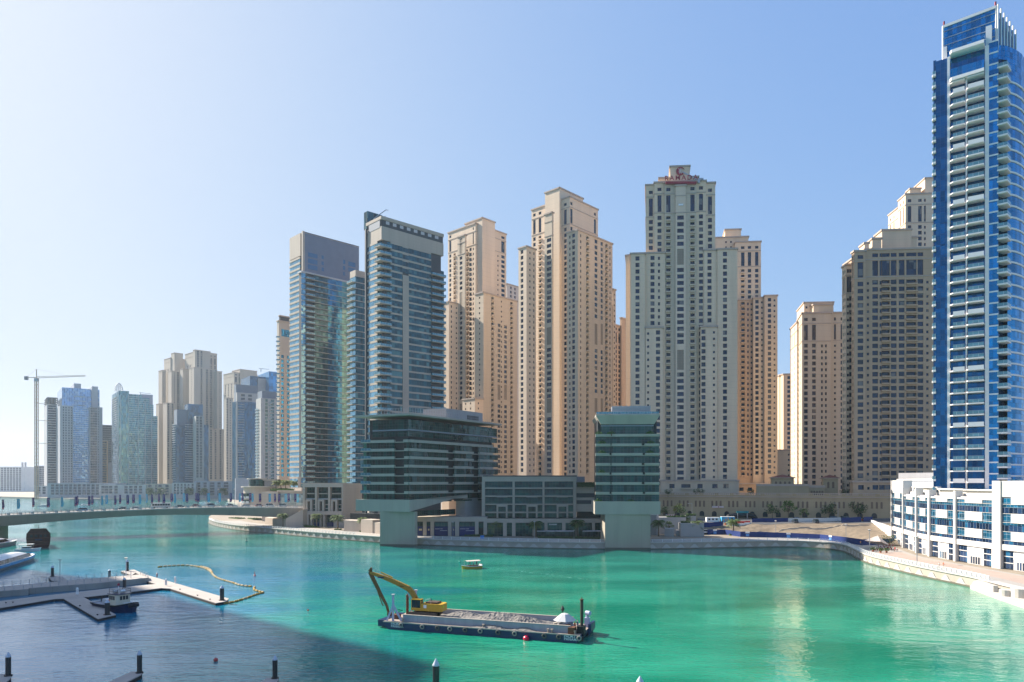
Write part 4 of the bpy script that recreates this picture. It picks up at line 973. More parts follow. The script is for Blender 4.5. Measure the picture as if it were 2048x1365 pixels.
def villa():
    D = 386; A = atD(605.5, D+3); t = Vector((.985, -.17)).normalized(); n = Vector((t.y, -t.x)); P_ = lambda px: along(A, t, px); Z = lambda y: zp(y, D)
    Cn = P_(686); rr = Vector((.60, .80)); Rq = along(Cn, rr, 724); VS = mat('villa_stone', (.56, .47, .39), joint=(2.4, 1.8, .05), streak=True)
    b = Bld('bank_building', 'beige three bay stone building with deep recessed windows at the end of the bridge', A); zt = zp(967, D); z1 = zp(1024, D)
    b.S('core').prism([(p.x, p.y) for p in (A-n*3, Cn-n*3-t*2, Rq-t*2.5, A-n*3+(Rq-Cn))], GZ, zt-.8, DARK)
    b.S('side_wall').obox(Cn, Rq, -1.2, 0, GZ, zt, VS); b.S('cornice_band').obox(A, Cn-t*.003, -3, 0, zp(975, D), zt, VS)
    b.S('roof').prism([(p.x, p.y) for p in (A-n*.1, Cn-n*.1, Rq, A+(Rq-Cn))], zt-.5, zt-.2, VS)
    xs = [(605.5, 609.5), (630, 633.5), (656, 660), (683, 686)]
    for a, c in xs: m = MB(); m.obox(P_(a), P_(c), -3, -.01, z1-1.2, zp(975.01, D), VS); b.Mn('pier', m)
    for i in range(3):
        a, c = xs[i][1], xs[i+1][0]; w_ = c-a
        m = MB(); m.obox(P_(a), P_(c), -3, -2.7, zp(1000, D), zp(975, D), GREENG); b.Mn('window', m)
        m = MB(); m.obox(P_(a+2), P_(c-3), -2.6, -1.2, zp(989, D), zp(986.6, D), SLAB); m.obox(P_(a), P_(c), -2.6, -1.8, zp(1000, D), zp(997.5, D), GREYW); b.Mn('balcony', m)
        m = MB(); q = a+w_*.02; m.obox(P_(q), P_(q+4), -2.4, -.6, z1-1, zp(999.8, D), VS); m.obox(P_(q+9), P_(q+13), -2.4, -.6, z1-1, zp(999.8, D), VS); m.obox(P_(q+4.02), P_(q+8.98), -2.4, -.62, zp(1003.5, D), zp(999.8, D), VS); b.Mn('portal', m)
        m = MB(); m.obox(P_(q+13), P_(c), -2.8, -2.5, z1-1, zp(1001, D), GREENG); b.Mn('window', m)
        for y in (1009, 1017): m = MB(); m.obox(P_(q+13), P_(c), -2.5, -2.0, zp(y+2, D), zp(y, D), SLAB); b.Mn('sill_band', m)
    z2 = zp(1030, D)
    b.S('ground_lintel').obox(A-t*2, Cn, -4, .6, z2, z1+.3, VS)
    for a, c in ((603, 607), (614.5, 618), (621.5, 625), (640, 643.5), (647, 650.5), (668, 676), (678, 690)): m = MB(); m.obox(P_(a), P_(c), -3.5, .5, GZ, z2-.002, VS); b.Mn('ground_pier', m)
    for a, c in ((607, 614), (625, 639.5), (651, 667)):
        m = MB(); m.obox(P_(a), P_(c), -2.2, -2, GZ+2.2, z2, GREENG); b.Mn('shop_window', m); m = MB(); m.obox(P_(a), P_(c), -1.8, -1.6, GZ, GZ+2.3, mat('navy_hoarding', (0, 0, 0))); b.Mn('window_hoarding', m)
    b.finish()
    # stepped garden walls right of it
    w = Bld('garden_wall', 'row of low pale garden walls between the three bay building and the left pier', atD(700, 345), 'wall')
    for (x0, x1, D_, yt, nm) in ((688, 722, 352, 1041, 'wall'), (722, 745, 343, 1039, 'wall'), (744, 764, 338, 1045, 'wall')):
        m = MB(); a, c = atD(x0, D_), atD(x1, D_-6); m.obox(a, c, -6, 0, GZ, zp(yt, D_), VS); w.Mn('wall_section', m)
    w.finish()
    g = Bld('bank_building', 'dark low terrace tucked behind the garden walls under the glass block', atD(735, 372)); g.S('wall').obox(atD(700, 372), atD(765, 360), -8, 0, GZ, zp(1027, 370), DARK); g.S('terrace').obox(atD(700, 371), atD(765, 359), .1, 6, zp(1042, 366), zp(1040, 366), SLAB); g.finish()
villa()
def round_building():
    D = 455; b = Bld('terrace_building', 'pale rounded terrace building with planted roof garden at the bridge end', atD(530, D)); Z = lambda y: zp(y, D); VS = MC['villa_stone']
    c = atD(521, D+14)
    def cyl(r, z0, z1, m, nm, cc=c): b.S(nm).lathe([(0, z0), (r, z0), (r, z1), (0, z1)], (cc.x, cc.y, 0), m, n=28, smooth=False)
    W = lambda px: px*D/F
    b.S('main_wall').obox(atD(524, D-12), atD(556, D-14), -30, 0, GZ, Z(984), VS); b.S('side_wing').obox(atD(556, D-12), atD(612, D-22), -20, 0, GZ, Z(983), VS)
    b.S('wing_glass').obox(atD(558, D-12.3), atD(608, D-21.3), 0, .25, Z(1010), Z(987), glass('frosted_panel', (.30, .36, .34), metal=.2, cell=(4, 1.6), tilt=.01))
    b.S('wing_cap').obox(atD(555, D-12), atD(612, D-22), -20, .6, Z(983), Z(981), VS)
    cyl(W(33), Z(1012), Z(974), VS, 'drum'); cyl(W(38), Z(975.5), Z(973.5), mat('cream_edge', (.6, .54, .46)), 'drum_cap')
    cyl(W(25), Z(973), Z(962), mat('mauve_grey_panel', (0, 0, 0)), 'upper_drum', atD(533, D+12)); cyl(W(29), Z(961.5), Z(959), VS, 'upper_cap', atD(531, D+12)); cyl(W(17), Z(973), Z(960), GREENG, 'glass_drum', atD(515, D+6)); cyl(W(19), Z(959), Z(957), MC['cream_edge'], 'glass_drum_cap', atD(514, D+6))
    for k, (y0, y1) in enumerate(((996, 985), (1006, 998), (1014, 1008))):
        for i in range(6):
            a = R(150+i*18); p = Vector((c.x+W(34)*math.cos(a), c.y+W(34)*math.sin(a))); m = MB()
            q = Vector((c.x+W(33)*math.cos(a+R(12)), c.y+W(33)*math.sin(a+R(12)))); m.obox(p, q, -.3, .4, Z(y0), Z(y1)-.8, GREENG); b.Mn('window', m); m = MB(); m.obox(p, q, -.2, 1.4, Z(y0)-.5, Z(y0)-.1, WHITEP); m.obox(p, q, 1.2, 1.4, Z(y0)-.1, Z(y0)+.9, WHITEP); b.Mn('balcony', m)
    b.S('stair_wall').obox(atD(577, D-10), atD(603, D-20), -3, 0, Z(985), [Z(966), Z(980), Z(980), Z(966)][0]-3, VS)
    b.S('drum_soffit_columns').obox(atD(596, D-10), atD(600, D-10), -1, 0, Z(985), Z(955), VS)
    b.finish()
    # stepped concrete garden left of the hoarding (px 1300-1410)
    g = Bld('garden_wall', 'stepped pale concrete planter walls beside the right pier', atD(1350, 320), 'wall'); PW = mat('planter_concrete', (.42, .40, .38), joint=(3, 3, .05))
    for (x0, x1, D_, y0, yt) in ((1329, 1348, 318, 1073, 1058), (1361, 1408, 317, 1072, 1047), (1352, 1372, 321, 1072, 1062), (1305, 1372, 333, 1070, 1035), (1371, 1392, 336, 1052, 1032), (1300, 1313, 325, 1075, 1030)):
        m = MB(); m.obox(atD(x0, D_), atD(x1, D_-1), -7, 0, GZ, zp(yt, D_), PW); g.Mn('planter_wall', m)
    g.finish()
round_building()
# ================================================================ blue glass tower at the right edge
def blue_tower():
    D = 224; C = atD(1999, D); L_ = Vector((-.804, .594)).normalized(); R_ = Vector((.85, .53)).normalized(); fl = 3.6
    G_ = lambda px: along(C, L_, px); t = -L_; n = Vector((t.y, -t.x)); tr = R_; nr = Vector((tr.y, -tr.x))
    b = Bld('blue_glass_tower', 'bright blue glass tower with white balcony slabs rising out of the right edge', C)
    z0 = 18; zt = zp(82, D); zw = mat('white_render', (0, 0, 0)); WP = mat('tower_white', (.80, .745, .735), var=.06, joint=(60, 1.8, .04))
    PR = [C]; q = C+R_*5.5
    arc = [C+R_*5.2]; d = Vector((.90, .43)).normalized()
    for i in range(9):
        a = R(24+i*9); arc.append(arc[-1]+Vector((math.cos(a), math.sin(a)))*4.2)
    A0 = G_(1865)
    cen = (C+arc[-1]+A0)/3+Vector((2, 6))
    outline = [G_(1872), C+L_*.5]+arc[0:]+[arc[-1]+Vector((-2, 14)), G_(1872)+Vector((17, 22))]
    core = b.S('core'); core.prism([(p.x, p.y) for p in [cen+(p-cen)*.93 for p in outline]], GZ, zt-2, BLUED)
    # solid piers
    wallq(b, G_(1899.5), G_(1894.5), GZ, zp(120, 233), WP, 'pier_left', d0=-1.2, d1=.5) if False else wallq(b, G_(1894.7), G_(1900), GZ, zp(122, 234), WP, 'white_pier', d0=-1.2, d1=.5)
    wallq(b, G_(1970), G_(1978), GZ, zp(93, 226), WP, 'white_pier', d0=-1.2, d1=.5)
    # glass panels of the front, floor by floor
    bands(b, G_(1872), G_(1894.6), z0, zp(126, 235), fl, BLUED, WP, hb=0, prot=.1)
    bands(b, G_(1978), C-t*.3, z0, zp(82, 225), fl, BLUE, WP, hb=.45, prot=.12)
    # balcony bay
    zb = zp(137, 229)
    sol = lambda k: k % 5 == 1
    balc(b, G_(1900.5), G_(1932), z0, zb, fl, WP, 1.7, recess=1.6, gm=BLUED, solid=sol, taper=.9, rh=1.05, thick=.36)
    balc(b, G_(1934), G_(1969.5), z0, zb, fl, WP, 2.1, recess=1.6, gm=BLUED, solid=sol, taper=.4, rh=1.05, thick=.36)
    wallq(b, G_(1931.6), G_(1934.6), GZ, zb, WP, 'balcony_column', d0=-1.6, d1=.9)
    z = zb-fl
    while z > z0:
        m = MB(); 
        for (x0, x1) in ((1906, 1911), (1954, 1959)):
            a, c = G_(x0), G_(x1); m.obox(a, a+t*.12, -1.58, -1.45, z+.05, z+2.6, WP); m.obox(c, c+t*.12, -1.58, -1.45, z+.05, z+2.6, WP); m.obox(a, c, -1.57, -1.46, z+2.6, z+2.72, WP)
        b.Mn('door_frame', m); z -= fl
    # top of the bay: glass brow with two deep white slabs
    for y, d1 in ((105, 2.2), (160, 2.2)):
        m = MB(); zz = zp(y, 230); m.prism([(p.x, p.y) for p in (G_(1900)+n*1.2, G_(1904)+n*2.2, G_(1969)+n*2.6, G_(1969)-n*1.5, G_(1900)-n*1.5)], zz-.3, zz+.7, WP); b.Mn('brow_slab', m)
    zz = zp(150, 230); b.S('brow_glass').obox(G_(1901), G_(1969), -.5, 1.4, zz-1.4, zz+2.2, BLUE); zz = zp(98, 230); b.S('brow_glass').obox(G_(1901), G_(1969), -.6, 1.3, zz-.4, zz+1.6, BLUE)
    # left column of small rounded balconies seen from the side
    f = zp(158, 236)
    while f > z0:
        s = MB(); s.prism([(p.x, p.y) for p in (G_(1864), G_(1865.5)+n*.9, G_(1872)+n*.9, G_(1872)-n*1.6, G_(1864)-n*1.6)], f-.35, f+.25, WP); r = MB(); r.prism([(p.x, p.y) for p in (G_(1864.3), G_(1865.7)+n*.85, G_(1871.9)+n*.85, G_(1871.9)+n*.8, G_(1865.9)+n*.75)], f+.26, f+1.3, RAILG); b.Mn('side_balcony', s, ('railing', r)); f -= fl
    b.S('left_glass').obox(G_(1866.5), G_(1872.1), -6, -.3, GZ, zp(126, 236), BLUED)
    # corner balconies and the curved side
    zc = zt-4.5; k = 0; zl = zt-2.2
    outer = [C-t*.4+n*.15, C+nr*1.7+R_*.2-t*0, arc[0]+nr*1.3]
    while zc-fl > z0:
        s = MB(); P = [C-t*.6+n*.12, C+R_*.5+nr*2.0, arc[0]+nr*1.1, arc[0]-nr*1.6, C-nr*1.2+R_*.5]
        s.prism([(p.x, p.y) for p in P], zc-fl-.5, zc-fl, WP); r = MB(); r.obox(P[0], P[1], -.1, -.04, zc-fl+.05, zc-fl+1.05, RAILG); r.obox(P[1], P[2], -.1, -.04, zc-fl+.05, zc-fl+1.05, RAILG)
        b.Mn('corner_balcony', s, ('railing', r)); g = MB(); g.obox(C+R_*.4-nr*1.2, arc[0]-nr*1.2, -.2, 0, zc-fl, zc-.5, BLUED); b.Mn('glazing', g)
        zc -= fl
    z = zt
    while z-fl > z0:
        s = MB(); g = MB()
        for a, c in zip(arc, arc[1:]):
            v0, v1 = z-fl, z-.55; u = (a-C).length
            g.face([(a.x, a.y, v0), (c.x, c.y, v0), (c.x, c.y, v1), (a.x, a.y, v1)], BLUE, uv=[(u, v0), (u+4.2, v0), (u+4.2, v1), (u, v1)])
            if z < zt-8: s.obox(a, c, -.3, .22, z-.55, z, WP)
            else: g.face([(a.x, a.y, v1), (c.x, c.y, v1), (c.x, c.y, z), (a.x, a.y, z)], BLUE, uv=[(u, v1), (u+4.2, v1), (u+4.2, z), (u, z)])
        b.Mn('curved_glazing', g)
        if s.f: b.Mn('curved_slab', s)
        z -= fl
    b.S('parapet_glass').obox(G_(1978), arc[0], -.4, .05, zt-4.5, zt, BLUE)
    # crown
    K = C+L_*1.5-n*2.0; Kc = lambda px: along(K, L_, px)
    zl_, zr_ = zp(51, Kc(1886).y), zp(12, K.y)
    a, c = Kc(1886), Kc(1992); zbt = zp(135, a.y)
    cw = b.S('crown_glass'); L = (c-a).length; 
    cw.face([(a.x, a.y, zbt), (c.x, c.y, zbt), (c.x, c.y, zr_-1), (a.x, a.y, zl_-1)], BLUE, uv=[(0, 0), (L, 0), (L, zr_-zbt), (0, zl_-zbt)])
    back = c+Vector((.80, .60))*16.5; bz = zp(72, back.y)
    cw.face([(c.x, c.y, zbt), (back.x, back.y, zbt), (back.x, back.y, bz), (c.x, c.y, zr_-1)], BLUE, uv=[(0, 0), (15, 0), (15, bz-zbt), (0, zr_-zbt)])
    a2 = a+Vector((.80, .60))*14; cw.face([(a2.x, a2.y, zbt), (a.x, a.y, zbt), (a.x, a.y, zl_-1), (a2.x, a2.y, zl_-1)], BLUE)
    cw.face([(back.x, back.y, zbt), (a2.x, a2.y, zbt), (a2.x, a2.y, zl_-1), (back.x, back.y, bz)], BLUED)
    cb = b.S('crown_frame'); cb.bar((a.x, a.y, zl_-.6), (c.x, c.y, zr_-.6), .7, .8, WP); cb.bar((a.x, a.y, zbt), (a.x, a.y, zl_-.3), .45, .45, WP); cb.bar((c.x, c.y, zbt), (c.x, c.y, zr_-.2), .4, .4, WP)
    for i in range(1, 6):
        f = i/6; z_ = zbt+(zl_-zbt)*f; m = MB(); m.bar((a.x-n.x*-.1, a.y+n.y*.1, z_), (c.x+n.x*.1, c.y+n.y*.1, zbt+(zr_-zbt)*f), .14, .18, STEEL); b.Mn('crown_rail', m)
    for i in range(7):                       # stepped fins along the sloping side
        p = c+(back-c)*(i/6.5); z1 = zr_-1+(bz-zr_+1)*(i/6.5); m = MB(); nn = Vector((.60, -.80)); m.bar((p.x+nn.x*.5, p.y+nn.y*.5, zbt), (p.x+nn.x*.5, p.y+nn.y*.5, z1+1.0), .3, .5, WP); b.Mn('crown_fin', m)
    wallq(b, Kc(1887)+n*.8, Kc(1894)+n*.8, zp(126, 232), zp(87, 232), WP, 'shoulder_pier', d0=-1.5, d1=0)
    p1, p2 = Kc(1972)+n*1.5, Kc(1992)+n*1.5; b.S('parapet_wall').obox(p1, p1+t*1.6, -3, .2, zp(100, 226), zp(52, 226), WP); b.S('parapet_wall').obox(p1+t*1.62, p2, -3, -2.6, zp(84, 226), zp(57, 226), WP)
    for px, zz in ((1888, zl_), (1991, zr_)):
        p = Kc(px); m = MB(); m.tube([(p.x, p.y, zz-.2), (p.x, p.y, zz+1.1)], .28, RED, n=6); b.Mn('red_beacon', m)
    b.finish()
blue_tower()
# ================================================================ long white building
def white_building():
    PTS = [(1783.5, 1086.5), (1806, 1096), (1832, 1106), (1857, 1112.8), (1908.5, 1122.5), (1986, 1136)]
    P = [gp(x, y, GZ).xy for x, y in PTS]; P += [Vector((139.5, 187)), Vector((146, 172))]
    b = Bld('white_building', 'long curved white building with a checker of blue windows facing the promenade', P[2]); 
    WB = mat('white_render', (0, 0, 0)); PB = glass('pool_blue_glass', (.010, .11, .20), metal=.45, cell=(1.1, 1.25), tilt=.02, var=.5, frame=(.3, .38, .45), fw=.05, lite=(.02, .22, .40), hl=1.25)
    DB = glass('ink_blue_glass', (.012, .035, .09), metal=.3, cell=(1.3, 3), tilt=.02, var=.6, frame=(.25, .3, .36), fw=.05, lite=(.02, .20, .38), litep=.15)
    zt = [27.7, 25, 25, 24.5, 24.4, 27.4, 27.6]; zu0, zu1 = 9.7, 22.3
    for i in range(len(P)-1):
        A, B_ = P[i], P[i+1]; L = (B_-A).length; t = (B_-A)/L; n = Vector((t.y, -t.x)); W = b.S('wall'); Q = lambda u: A+t*u
        tall = i in (0, 5, 6); top = zt[i]
        pl = 1.0 if i < 5 else 2.6
        W.obox(Q(0), Q(pl), -2, .35, GZ, top, WB)                         # pier between the bays
        W.obox(Q(pl), Q(L-.003), -3, 0, 8.1, zu0, WB)
        if tall: W.obox(Q(pl), Q(L-.003), -3, 0, zu1+.6, top, WB)
        else:
            W.obox(Q(pl), Q(L-.003), -1, -.05, zu1-.4, zu1+.1, WB)
            b.S('set_back_parapet').obox(Q(0)-n*3.5, Q(L)-n*3.5, -12, 0, zu1-2, top+.1, mat('dull_cream', (.60, .57, .52)))  # parapet in a cream slightly darker than the walls
            b.S('roof_coping').obox(Q(0)-n*2.6, Q(L)-n*2.6, -1.2, 0, top+.12, top+.5, WB)
        # window grid: alternating full strips and strips with a white centre panel
        rows = [(22.2, 21.0, 'c'), (20.8, 20.0, 's'), (19.9, 18.4, 'f'), (18.2, 15.9, 'c'), (15.8, 15.2, 's'), (15.1, 13.4, 'f'), (13.2, 10.9, 'c'), (10.8, 9.72, 'f')]
        u0, u1 = pl+.15, L-.15; w_ = u1-u0
        if i == 0:
            for k in range(5):
                z_ = 24-k*3.2; m = MB(); m.obox(Q(.8), Q(1.9), .36, .42, z_-1.6, z_, DB); b.Mn('window', m)
        for (z1, z0_, k) in rows:
            if tall and z1 > 22: z1 = 22.8
            if k == 'c':
                for a, c in ((u0, u0+w_*.24), (u1-w_*.28, u1)):
                    m = MB(); m.obox(Q(a), Q(c), -.8, -.25, z0_, z1, PB); b.Mn('window', m)
                m = MB(); m.obox(Q(u0+w_*.24+.02), Q(u1-w_*.28-.02), -.8, .02, z0_-.15, z1+.1, WB); b.Mn('white_panel', m)
            else:
                m = MB(); m.obox(Q(u0), Q(u1), -.8, -.22, z0_, z1, PB if k == 's' else DB); b.Mn('window', m)
        m = MB(); m.obox(Q(u0-.14), Q(u1+.14), -1.2, -.85, zu0, zu1+.4, GREYW); b.Mn('back_panel', m)
        for z_ in (20.9, 18.3, 15.85, 13.3, 10.85):
            m = MB(); m.obox(Q(u0), Q(u1), -.21, -.1, z_-.06, z_+.03, WB); b.Mn('white_rail', m)
        # shop front
        s0, s1 = pl+.3, L-.6; w2 = s1-s0; f = .26
        for a, c in ((s0, s0+w2*f), (s1-w2*f, s1)):
            m = MB(); m.obox(Q(a), Q(c), -1.2, -.6, GZ+.25, 7.9, DB); b.Mn('shop_window', m)
            for z_ in (4.6, 6.4): mm = MB(); mm.obox(Q(a), Q(c), -.6, -.5, z_-.1, z_+.1, WB); b.Mn('window_bar', mm)
        a, c = s0+w2*f+.05, s1-w2*f-.05
        m = MB(); m.obox(Q(a), Q(c), -1.2, -.5, 5.7, 8.05, mat('white_tile', (.66, .66, .66), joint=(1, 1.2, .06))); b.Mn('tiled_panel', m)
        m = MB(); m.obox(Q(a), Q(c), -1.2, -.55, GZ, 5.68, GREYW); b.Mn('grey_panel', m)
        dw = MB(); mid = (a+c)/2; hw = min(2.2, (c-a)*.3); dw.obox(Q(mid-hw), Q(mid+hw), -.55, -.45, GZ, 5.2, WB)
        b.Mn('door_frame', dw); g = MB()
        for j in range(4): g.obox(Q(mid-hw+.15+j*hw/2), Q(mid-hw+hw/2-.12+j*hw/2), -.45, -.42, GZ+.15, 5.05, DB)
        b.Mn('door', g)
        W.obox(Q(L-.6), Q(L-.003), -1.5, 0, GZ, 8.1, WB); b.S('shop_backing').obox(Q(pl), Q(L-.6), -3, -1.25, GZ, 8.09, GREYW)
    # body behind, and grey box on the roof
    far = [p+Vector((26, 10)) for p in P]
    b.S('body').prism([(p.x, p.y) for p in [q+Vector((2.5, 1)) for q in P]+far[::-1]], GZ, 23.6, WB)
    A = atD(1796, 300); Bq = atD(1880, 270); b.S('grey_roof_block').obox(A, Bq, -14, 0, 20, zp(962, 300), mat('blue_grey_tile', (.44, .46, .50), joint=(2, 2, .1)))
    b.S('cream_cap').obox(A-(Bq-A).normalized()*.3, Bq, -14.3, .4, zp(961.9, 300), zp(958.5, 300), WB)
    A = atD(1797, 315); Bq = atD(1880, 300); b.S('upper_grey_block').obox(A, Bq, -10, 0, 22, zp(946.5, 315), GREYW)
    b.finish()
    # curved white ramp wall at the left end
    r = Bld('ramp_wall', 'low white curved ramp wall joining the left end of the white building', gp(1765, 1080, GZ), 'wall')
    Q = [gp(1784, 1086, GZ).xy, atD(1771, 300), atD(1752, 318), atD(1741, 335)]; zz = [9.7, 8.9, 9.3, 9.6]
    for i in range(3): m = MB(); m.obox(Q[i+1], Q[i], -.6, .3, GZ if i == 0 else 4.5, [9.6, 9.8, 10][i]-.6, WB); r.Mn('wall_section', m)
    r.finish()
white_building()
# ================================================================ far buildings on the left
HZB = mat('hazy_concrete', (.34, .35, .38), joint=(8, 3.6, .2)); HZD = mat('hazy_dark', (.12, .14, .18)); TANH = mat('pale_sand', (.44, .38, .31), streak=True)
_atD, _zp, _blk = atD, zp, blk
def left_cluster(S=1.22):
    atD = lambda px, D: _atD(px, D*S)
    zp = lambda y, D: _zp(y, D*S)
    blk = lambda bd, xc, D, *a, **k: _blk(bd, xc, D*S, *a, **k)
    WSC[0] = 1.45; ul, ur = Vector((-.60, .80)), Vector((.80, .60))
    kw = dict(uL=ul, uR=ur, fl=4.3, zmin=22)
    b = Bld('unfinished_tower', 'bare concrete tower under construction with open floors on top, beside the tall crane', atD(95, 1020))
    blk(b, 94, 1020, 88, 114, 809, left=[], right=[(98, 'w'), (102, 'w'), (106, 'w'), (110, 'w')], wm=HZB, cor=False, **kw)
    for k in range(4):
        m = MB(); zz = zp(809, 1020)+1+k*3.7; a, c, d = along(atD(94, 1020), ul, 88), atD(94, 1020), along(atD(94, 1020), ur, 115); m.prism([(p.x, p.y) for p in (a, c, d, a+d-c)], zz, zz+.5, HZD); b.Mn('open_floor', m)
        m = MB(); 
        for f in (.1, .4, .7, .95): p = c+(d-c)*f; m.box(p.x-.5, p.x+.5, p.y+1, p.y+2, zz-3.2, zz-.003, HZD)
        if k: b.Mn('columns', m)
    b.finish()
    b = Bld('blue_tower', 'hazy blue tower with pale piers and a stepped roof, second from the tall crane', atD(125, 990)); C = atD(118, 990); F_ = lambda px: along(C, ur, px)
    z1, z2 = zp(811, 990), zp(775, 990)
    blk(b, 124, 995, 114.5, 199, 775, uL=ul, uR=ur, wm=BLUEH, cor=False, right=[]); 
    for x0, x1 in ((148, 172), (178, 199)): balc(b, along(atD(124, 995), ur, x0), along(atD(124, 995), ur, x1), zp(811, 1000), z2-6, 7.5, GREYW, 1.5, back=False)
    blk(b, 120, 978, 113.5, 148, 811, uL=ul, uR=ur, wm=HZB, cor=False, right=[(127, 'n'), (132, 'n'), (138, 'n'), (143, 'n')], left=[(115.5, 'w'), (118, 'w')], zmin=22, fl=4.3)
    bands(b, along(atD(118, 975), ur, 146), along(atD(118, 975), ur, 180), 22, zp(815, 978), 3.6, BLUEH, GREYW, hb=.6, prot=.5)
    blk(b, 180, 988, 174, 205, 814, uL=ul, uR=ur, wm=HZB, cor=False, right=[(183, 'w'), (187.5, 'w'), (192, 'w'), (197, 'n')], left=[], zmin=22, fl=4.3)
    blk(b, 148, 1010, 140, 162, 767, uL=ul, uR=ur, wm=HZB, cor=False); blk(b, 184, 1012, 178, 196, 773, uL=ul, uR=ur, wm=HZB, cor=False); b.finish()
    b = Bld('low_tower', 'low blue and orange building in the gap between the hazy blue and green towers', atD(212, 1050))
    blk(b, 204, 1060, 202, 224, 850, uL=ul, uR=ur, wm=HZB, cor=False, right=[(208, 'W'), (214, 'W'), (220, 'W')], zmin=60, fl=4); blk(b, 204, 1030, 202, 216, 882, uL=ul, uR=ur, wm=mat('apricot_render', (.55, .38, .24)), right=[(207, 'w'), (211, 'w')], cor=False, zmin=22, fl=4.3); b.finish()
    # green tower with the pointed cage
    b = Bld('green_tower', 'hazy green glass tower stepping down to the right with a pointed steel cage on top', atD(235, 950)); D = 950
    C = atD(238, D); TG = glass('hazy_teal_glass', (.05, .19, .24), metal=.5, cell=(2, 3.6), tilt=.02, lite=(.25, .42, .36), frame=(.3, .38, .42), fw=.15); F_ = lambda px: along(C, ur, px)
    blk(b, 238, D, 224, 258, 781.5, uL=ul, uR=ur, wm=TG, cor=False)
    steps = [(258, 284, 787, None), (284, 299, 793, 1), (299, 307, 806, 1), (307, 315, 829, 1)]
    for x0, x1, y, s in steps:
        a, c = F_(x0), F_(x1); b.S('glass_body').obox(a, c, -28, -.3, GZ, zp(y, D), TG)
    b.S('blank_panel').obox(F_(284), F_(307), -25, -6, zp(830, D), zp(785, D), mat('mauve_panel', (.36, .36, .42)))
    for i in range(46):
        z = 24+i*3.6
        xr_ = [x1 for x0, x1, y, s in steps if z < zp(y, D)-1]
        if not xr_: continue
        m = MB(); m.obox(F_(257), F_(max(xr_)), -.3, .9, z, z+.45, GREYW); b.Mn('floor_band', m)
        if z < zp(790, D): m = MB(); A_ = along(C, ul, 224); m.obox(A_, A_+(C-A_)*.75, -.3, 1.2, z, z+.45, GREYW); b.Mn('balcony', m)
    for px in (241, 257, 276, 290, 303): m = MB(); m.obox(F_(px), F_(px+.8), 0, .5, GZ, zp(787 if px < 280 else 800 if px < 300 else 812, D)-1, GREYW); b.Mn('mullion_pier', m)
    c = Vector((atD(237.5, D+8).x, (D+8)*S, zp(781.5, D)))
    cg = MB(); rr = 6.2; hh = 13.5
    for k in range(12):
        a = k*math.pi/6; cg.tube([(c.x+rr*math.sqrt(max(0, 1-(j/8)**1.7))*math.cos(a), c.y+rr*math.sqrt(max(0, 1-(j/8)**1.7))*math.sin(a), c.z+hh*j/8) for j in range(9)], .35, STEEL, n=4)
    for j in (1, 3, 5, 7):
        r_ = rr*math.sqrt(1-(j/8)**1.7); cg.tube([(c.x+r_*math.cos(k*math.pi/8), c.y+r_*math.sin(k*math.pi/8), c.z+hh*j/8) for k in range(17)], .25, STEEL, n=4)
    b.single['steel_cage'] = cg
    m = MB(); p = F_(278); zz = zp(787, D); m.bar((p.x, p.y+5, zz), (p.x, p.y+5, zz+4), .8, .8, STEEL); m.bar((p.x-2, p.y+5, zz+4), (p.x+17, p.y+5, zz+2), .5, .7, STEEL); b.single['roof_hoist'] = m
    b.finish()
    # sand pair
    b = Bld('residential_tower', 'taller of the hazy pale sand pair, right one, with tall crown windows', atD(392, 1080))
    kw = dict(uL=UL, uR=UR, fl=4.3, wm=TANH)
    blk(b, 392, 1090, 370, 434, 703, left=[(375, 'w'), (381, 'w'), (387, 'w')], right=[(396, 'wc'), (403, 'wc'), (422, 'wc'), (430, 'wc')], ch=22, **kw)
    blk(b, 390, 1070, 386, 421, 700, right=[(396, 'w'), (403, 'w')], left=[], **{**kw, 'zmin': 210}) 
    blk(b, 388, 1060, 378, 434, 735, left=[(383, 's')], right=[(403, 'w'), (414, 'M'), (422, 'M'), (432, 'w')], **kw)
    blk(b, 434, 1075, 428, 444, 743, right=[(440, 's')], left=[], **kw); blk(b, 420, 1050, 416, 449, 858, right=[(422, 'M'), (431, 'w'), (441, 'w')], left=[], **kw); b.finish()
    b = Bld('residential_tower', 'lower of the hazy pale sand pair, left one', atD(340, 1120))
    blk(b, 341, 1130, 328, 372, 716, left=[(331, 'w'), (336, 'w')], right=[(344, 'w'), (355, 'w'), (366, 'w')], ch=20, **kw); blk(b, 349, 1122, 342, 366, 706, **kw)
    blk(b, 324, 1128, 317, 332, 741, left=[(320, 's')], right=[(328, 's')], **kw); blk(b, 343, 1105, 336, 362, 742, left=[], right=[(349, 's'), (356, 'M')], **kw)
    blk(b, 366, 1100, 360, 378, 738, right=[], **kw); blk(b, 334, 1085, 326, 352, 806, left=[], right=[(337, 'w'), (345, 'w')], **kw); blk(b, 318, 1110, 312, 327, 808, **kw); b.finish()
    b = Bld('residential_tower', 'hazy pale sand tower behind the dark blue towers, left of the beige balcony tower', atD(470, 1000))
    blk(b, 468, 1010, 447, 515, 745, left=[(451, 'w'), (457, 'w'), (463, 'w')], right=[(472, 'wc'), (480, 'wc'), (500, 'wc'), (510, 'wc')], ch=18, **kw); blk(b, 480, 1015, 464, 514, 739, **kw)
    blk(b, 453, 985, 448, 466, 796, left=[], right=[(454, 'w'), (461, 's')], **kw); b.finish()
    # dark blue tower
    D = 900; C = atD(352, D); F_ = lambda px: along(C, ur, px)
    DBG = glass('dark_hazy_glass', (.015, .085, .17), metal=.5, cell=(2, 3.6), tilt=.02, frame=(.06, .14, .22), fw=.12); SLT = mat('slate_top', (.13, .16, .21))
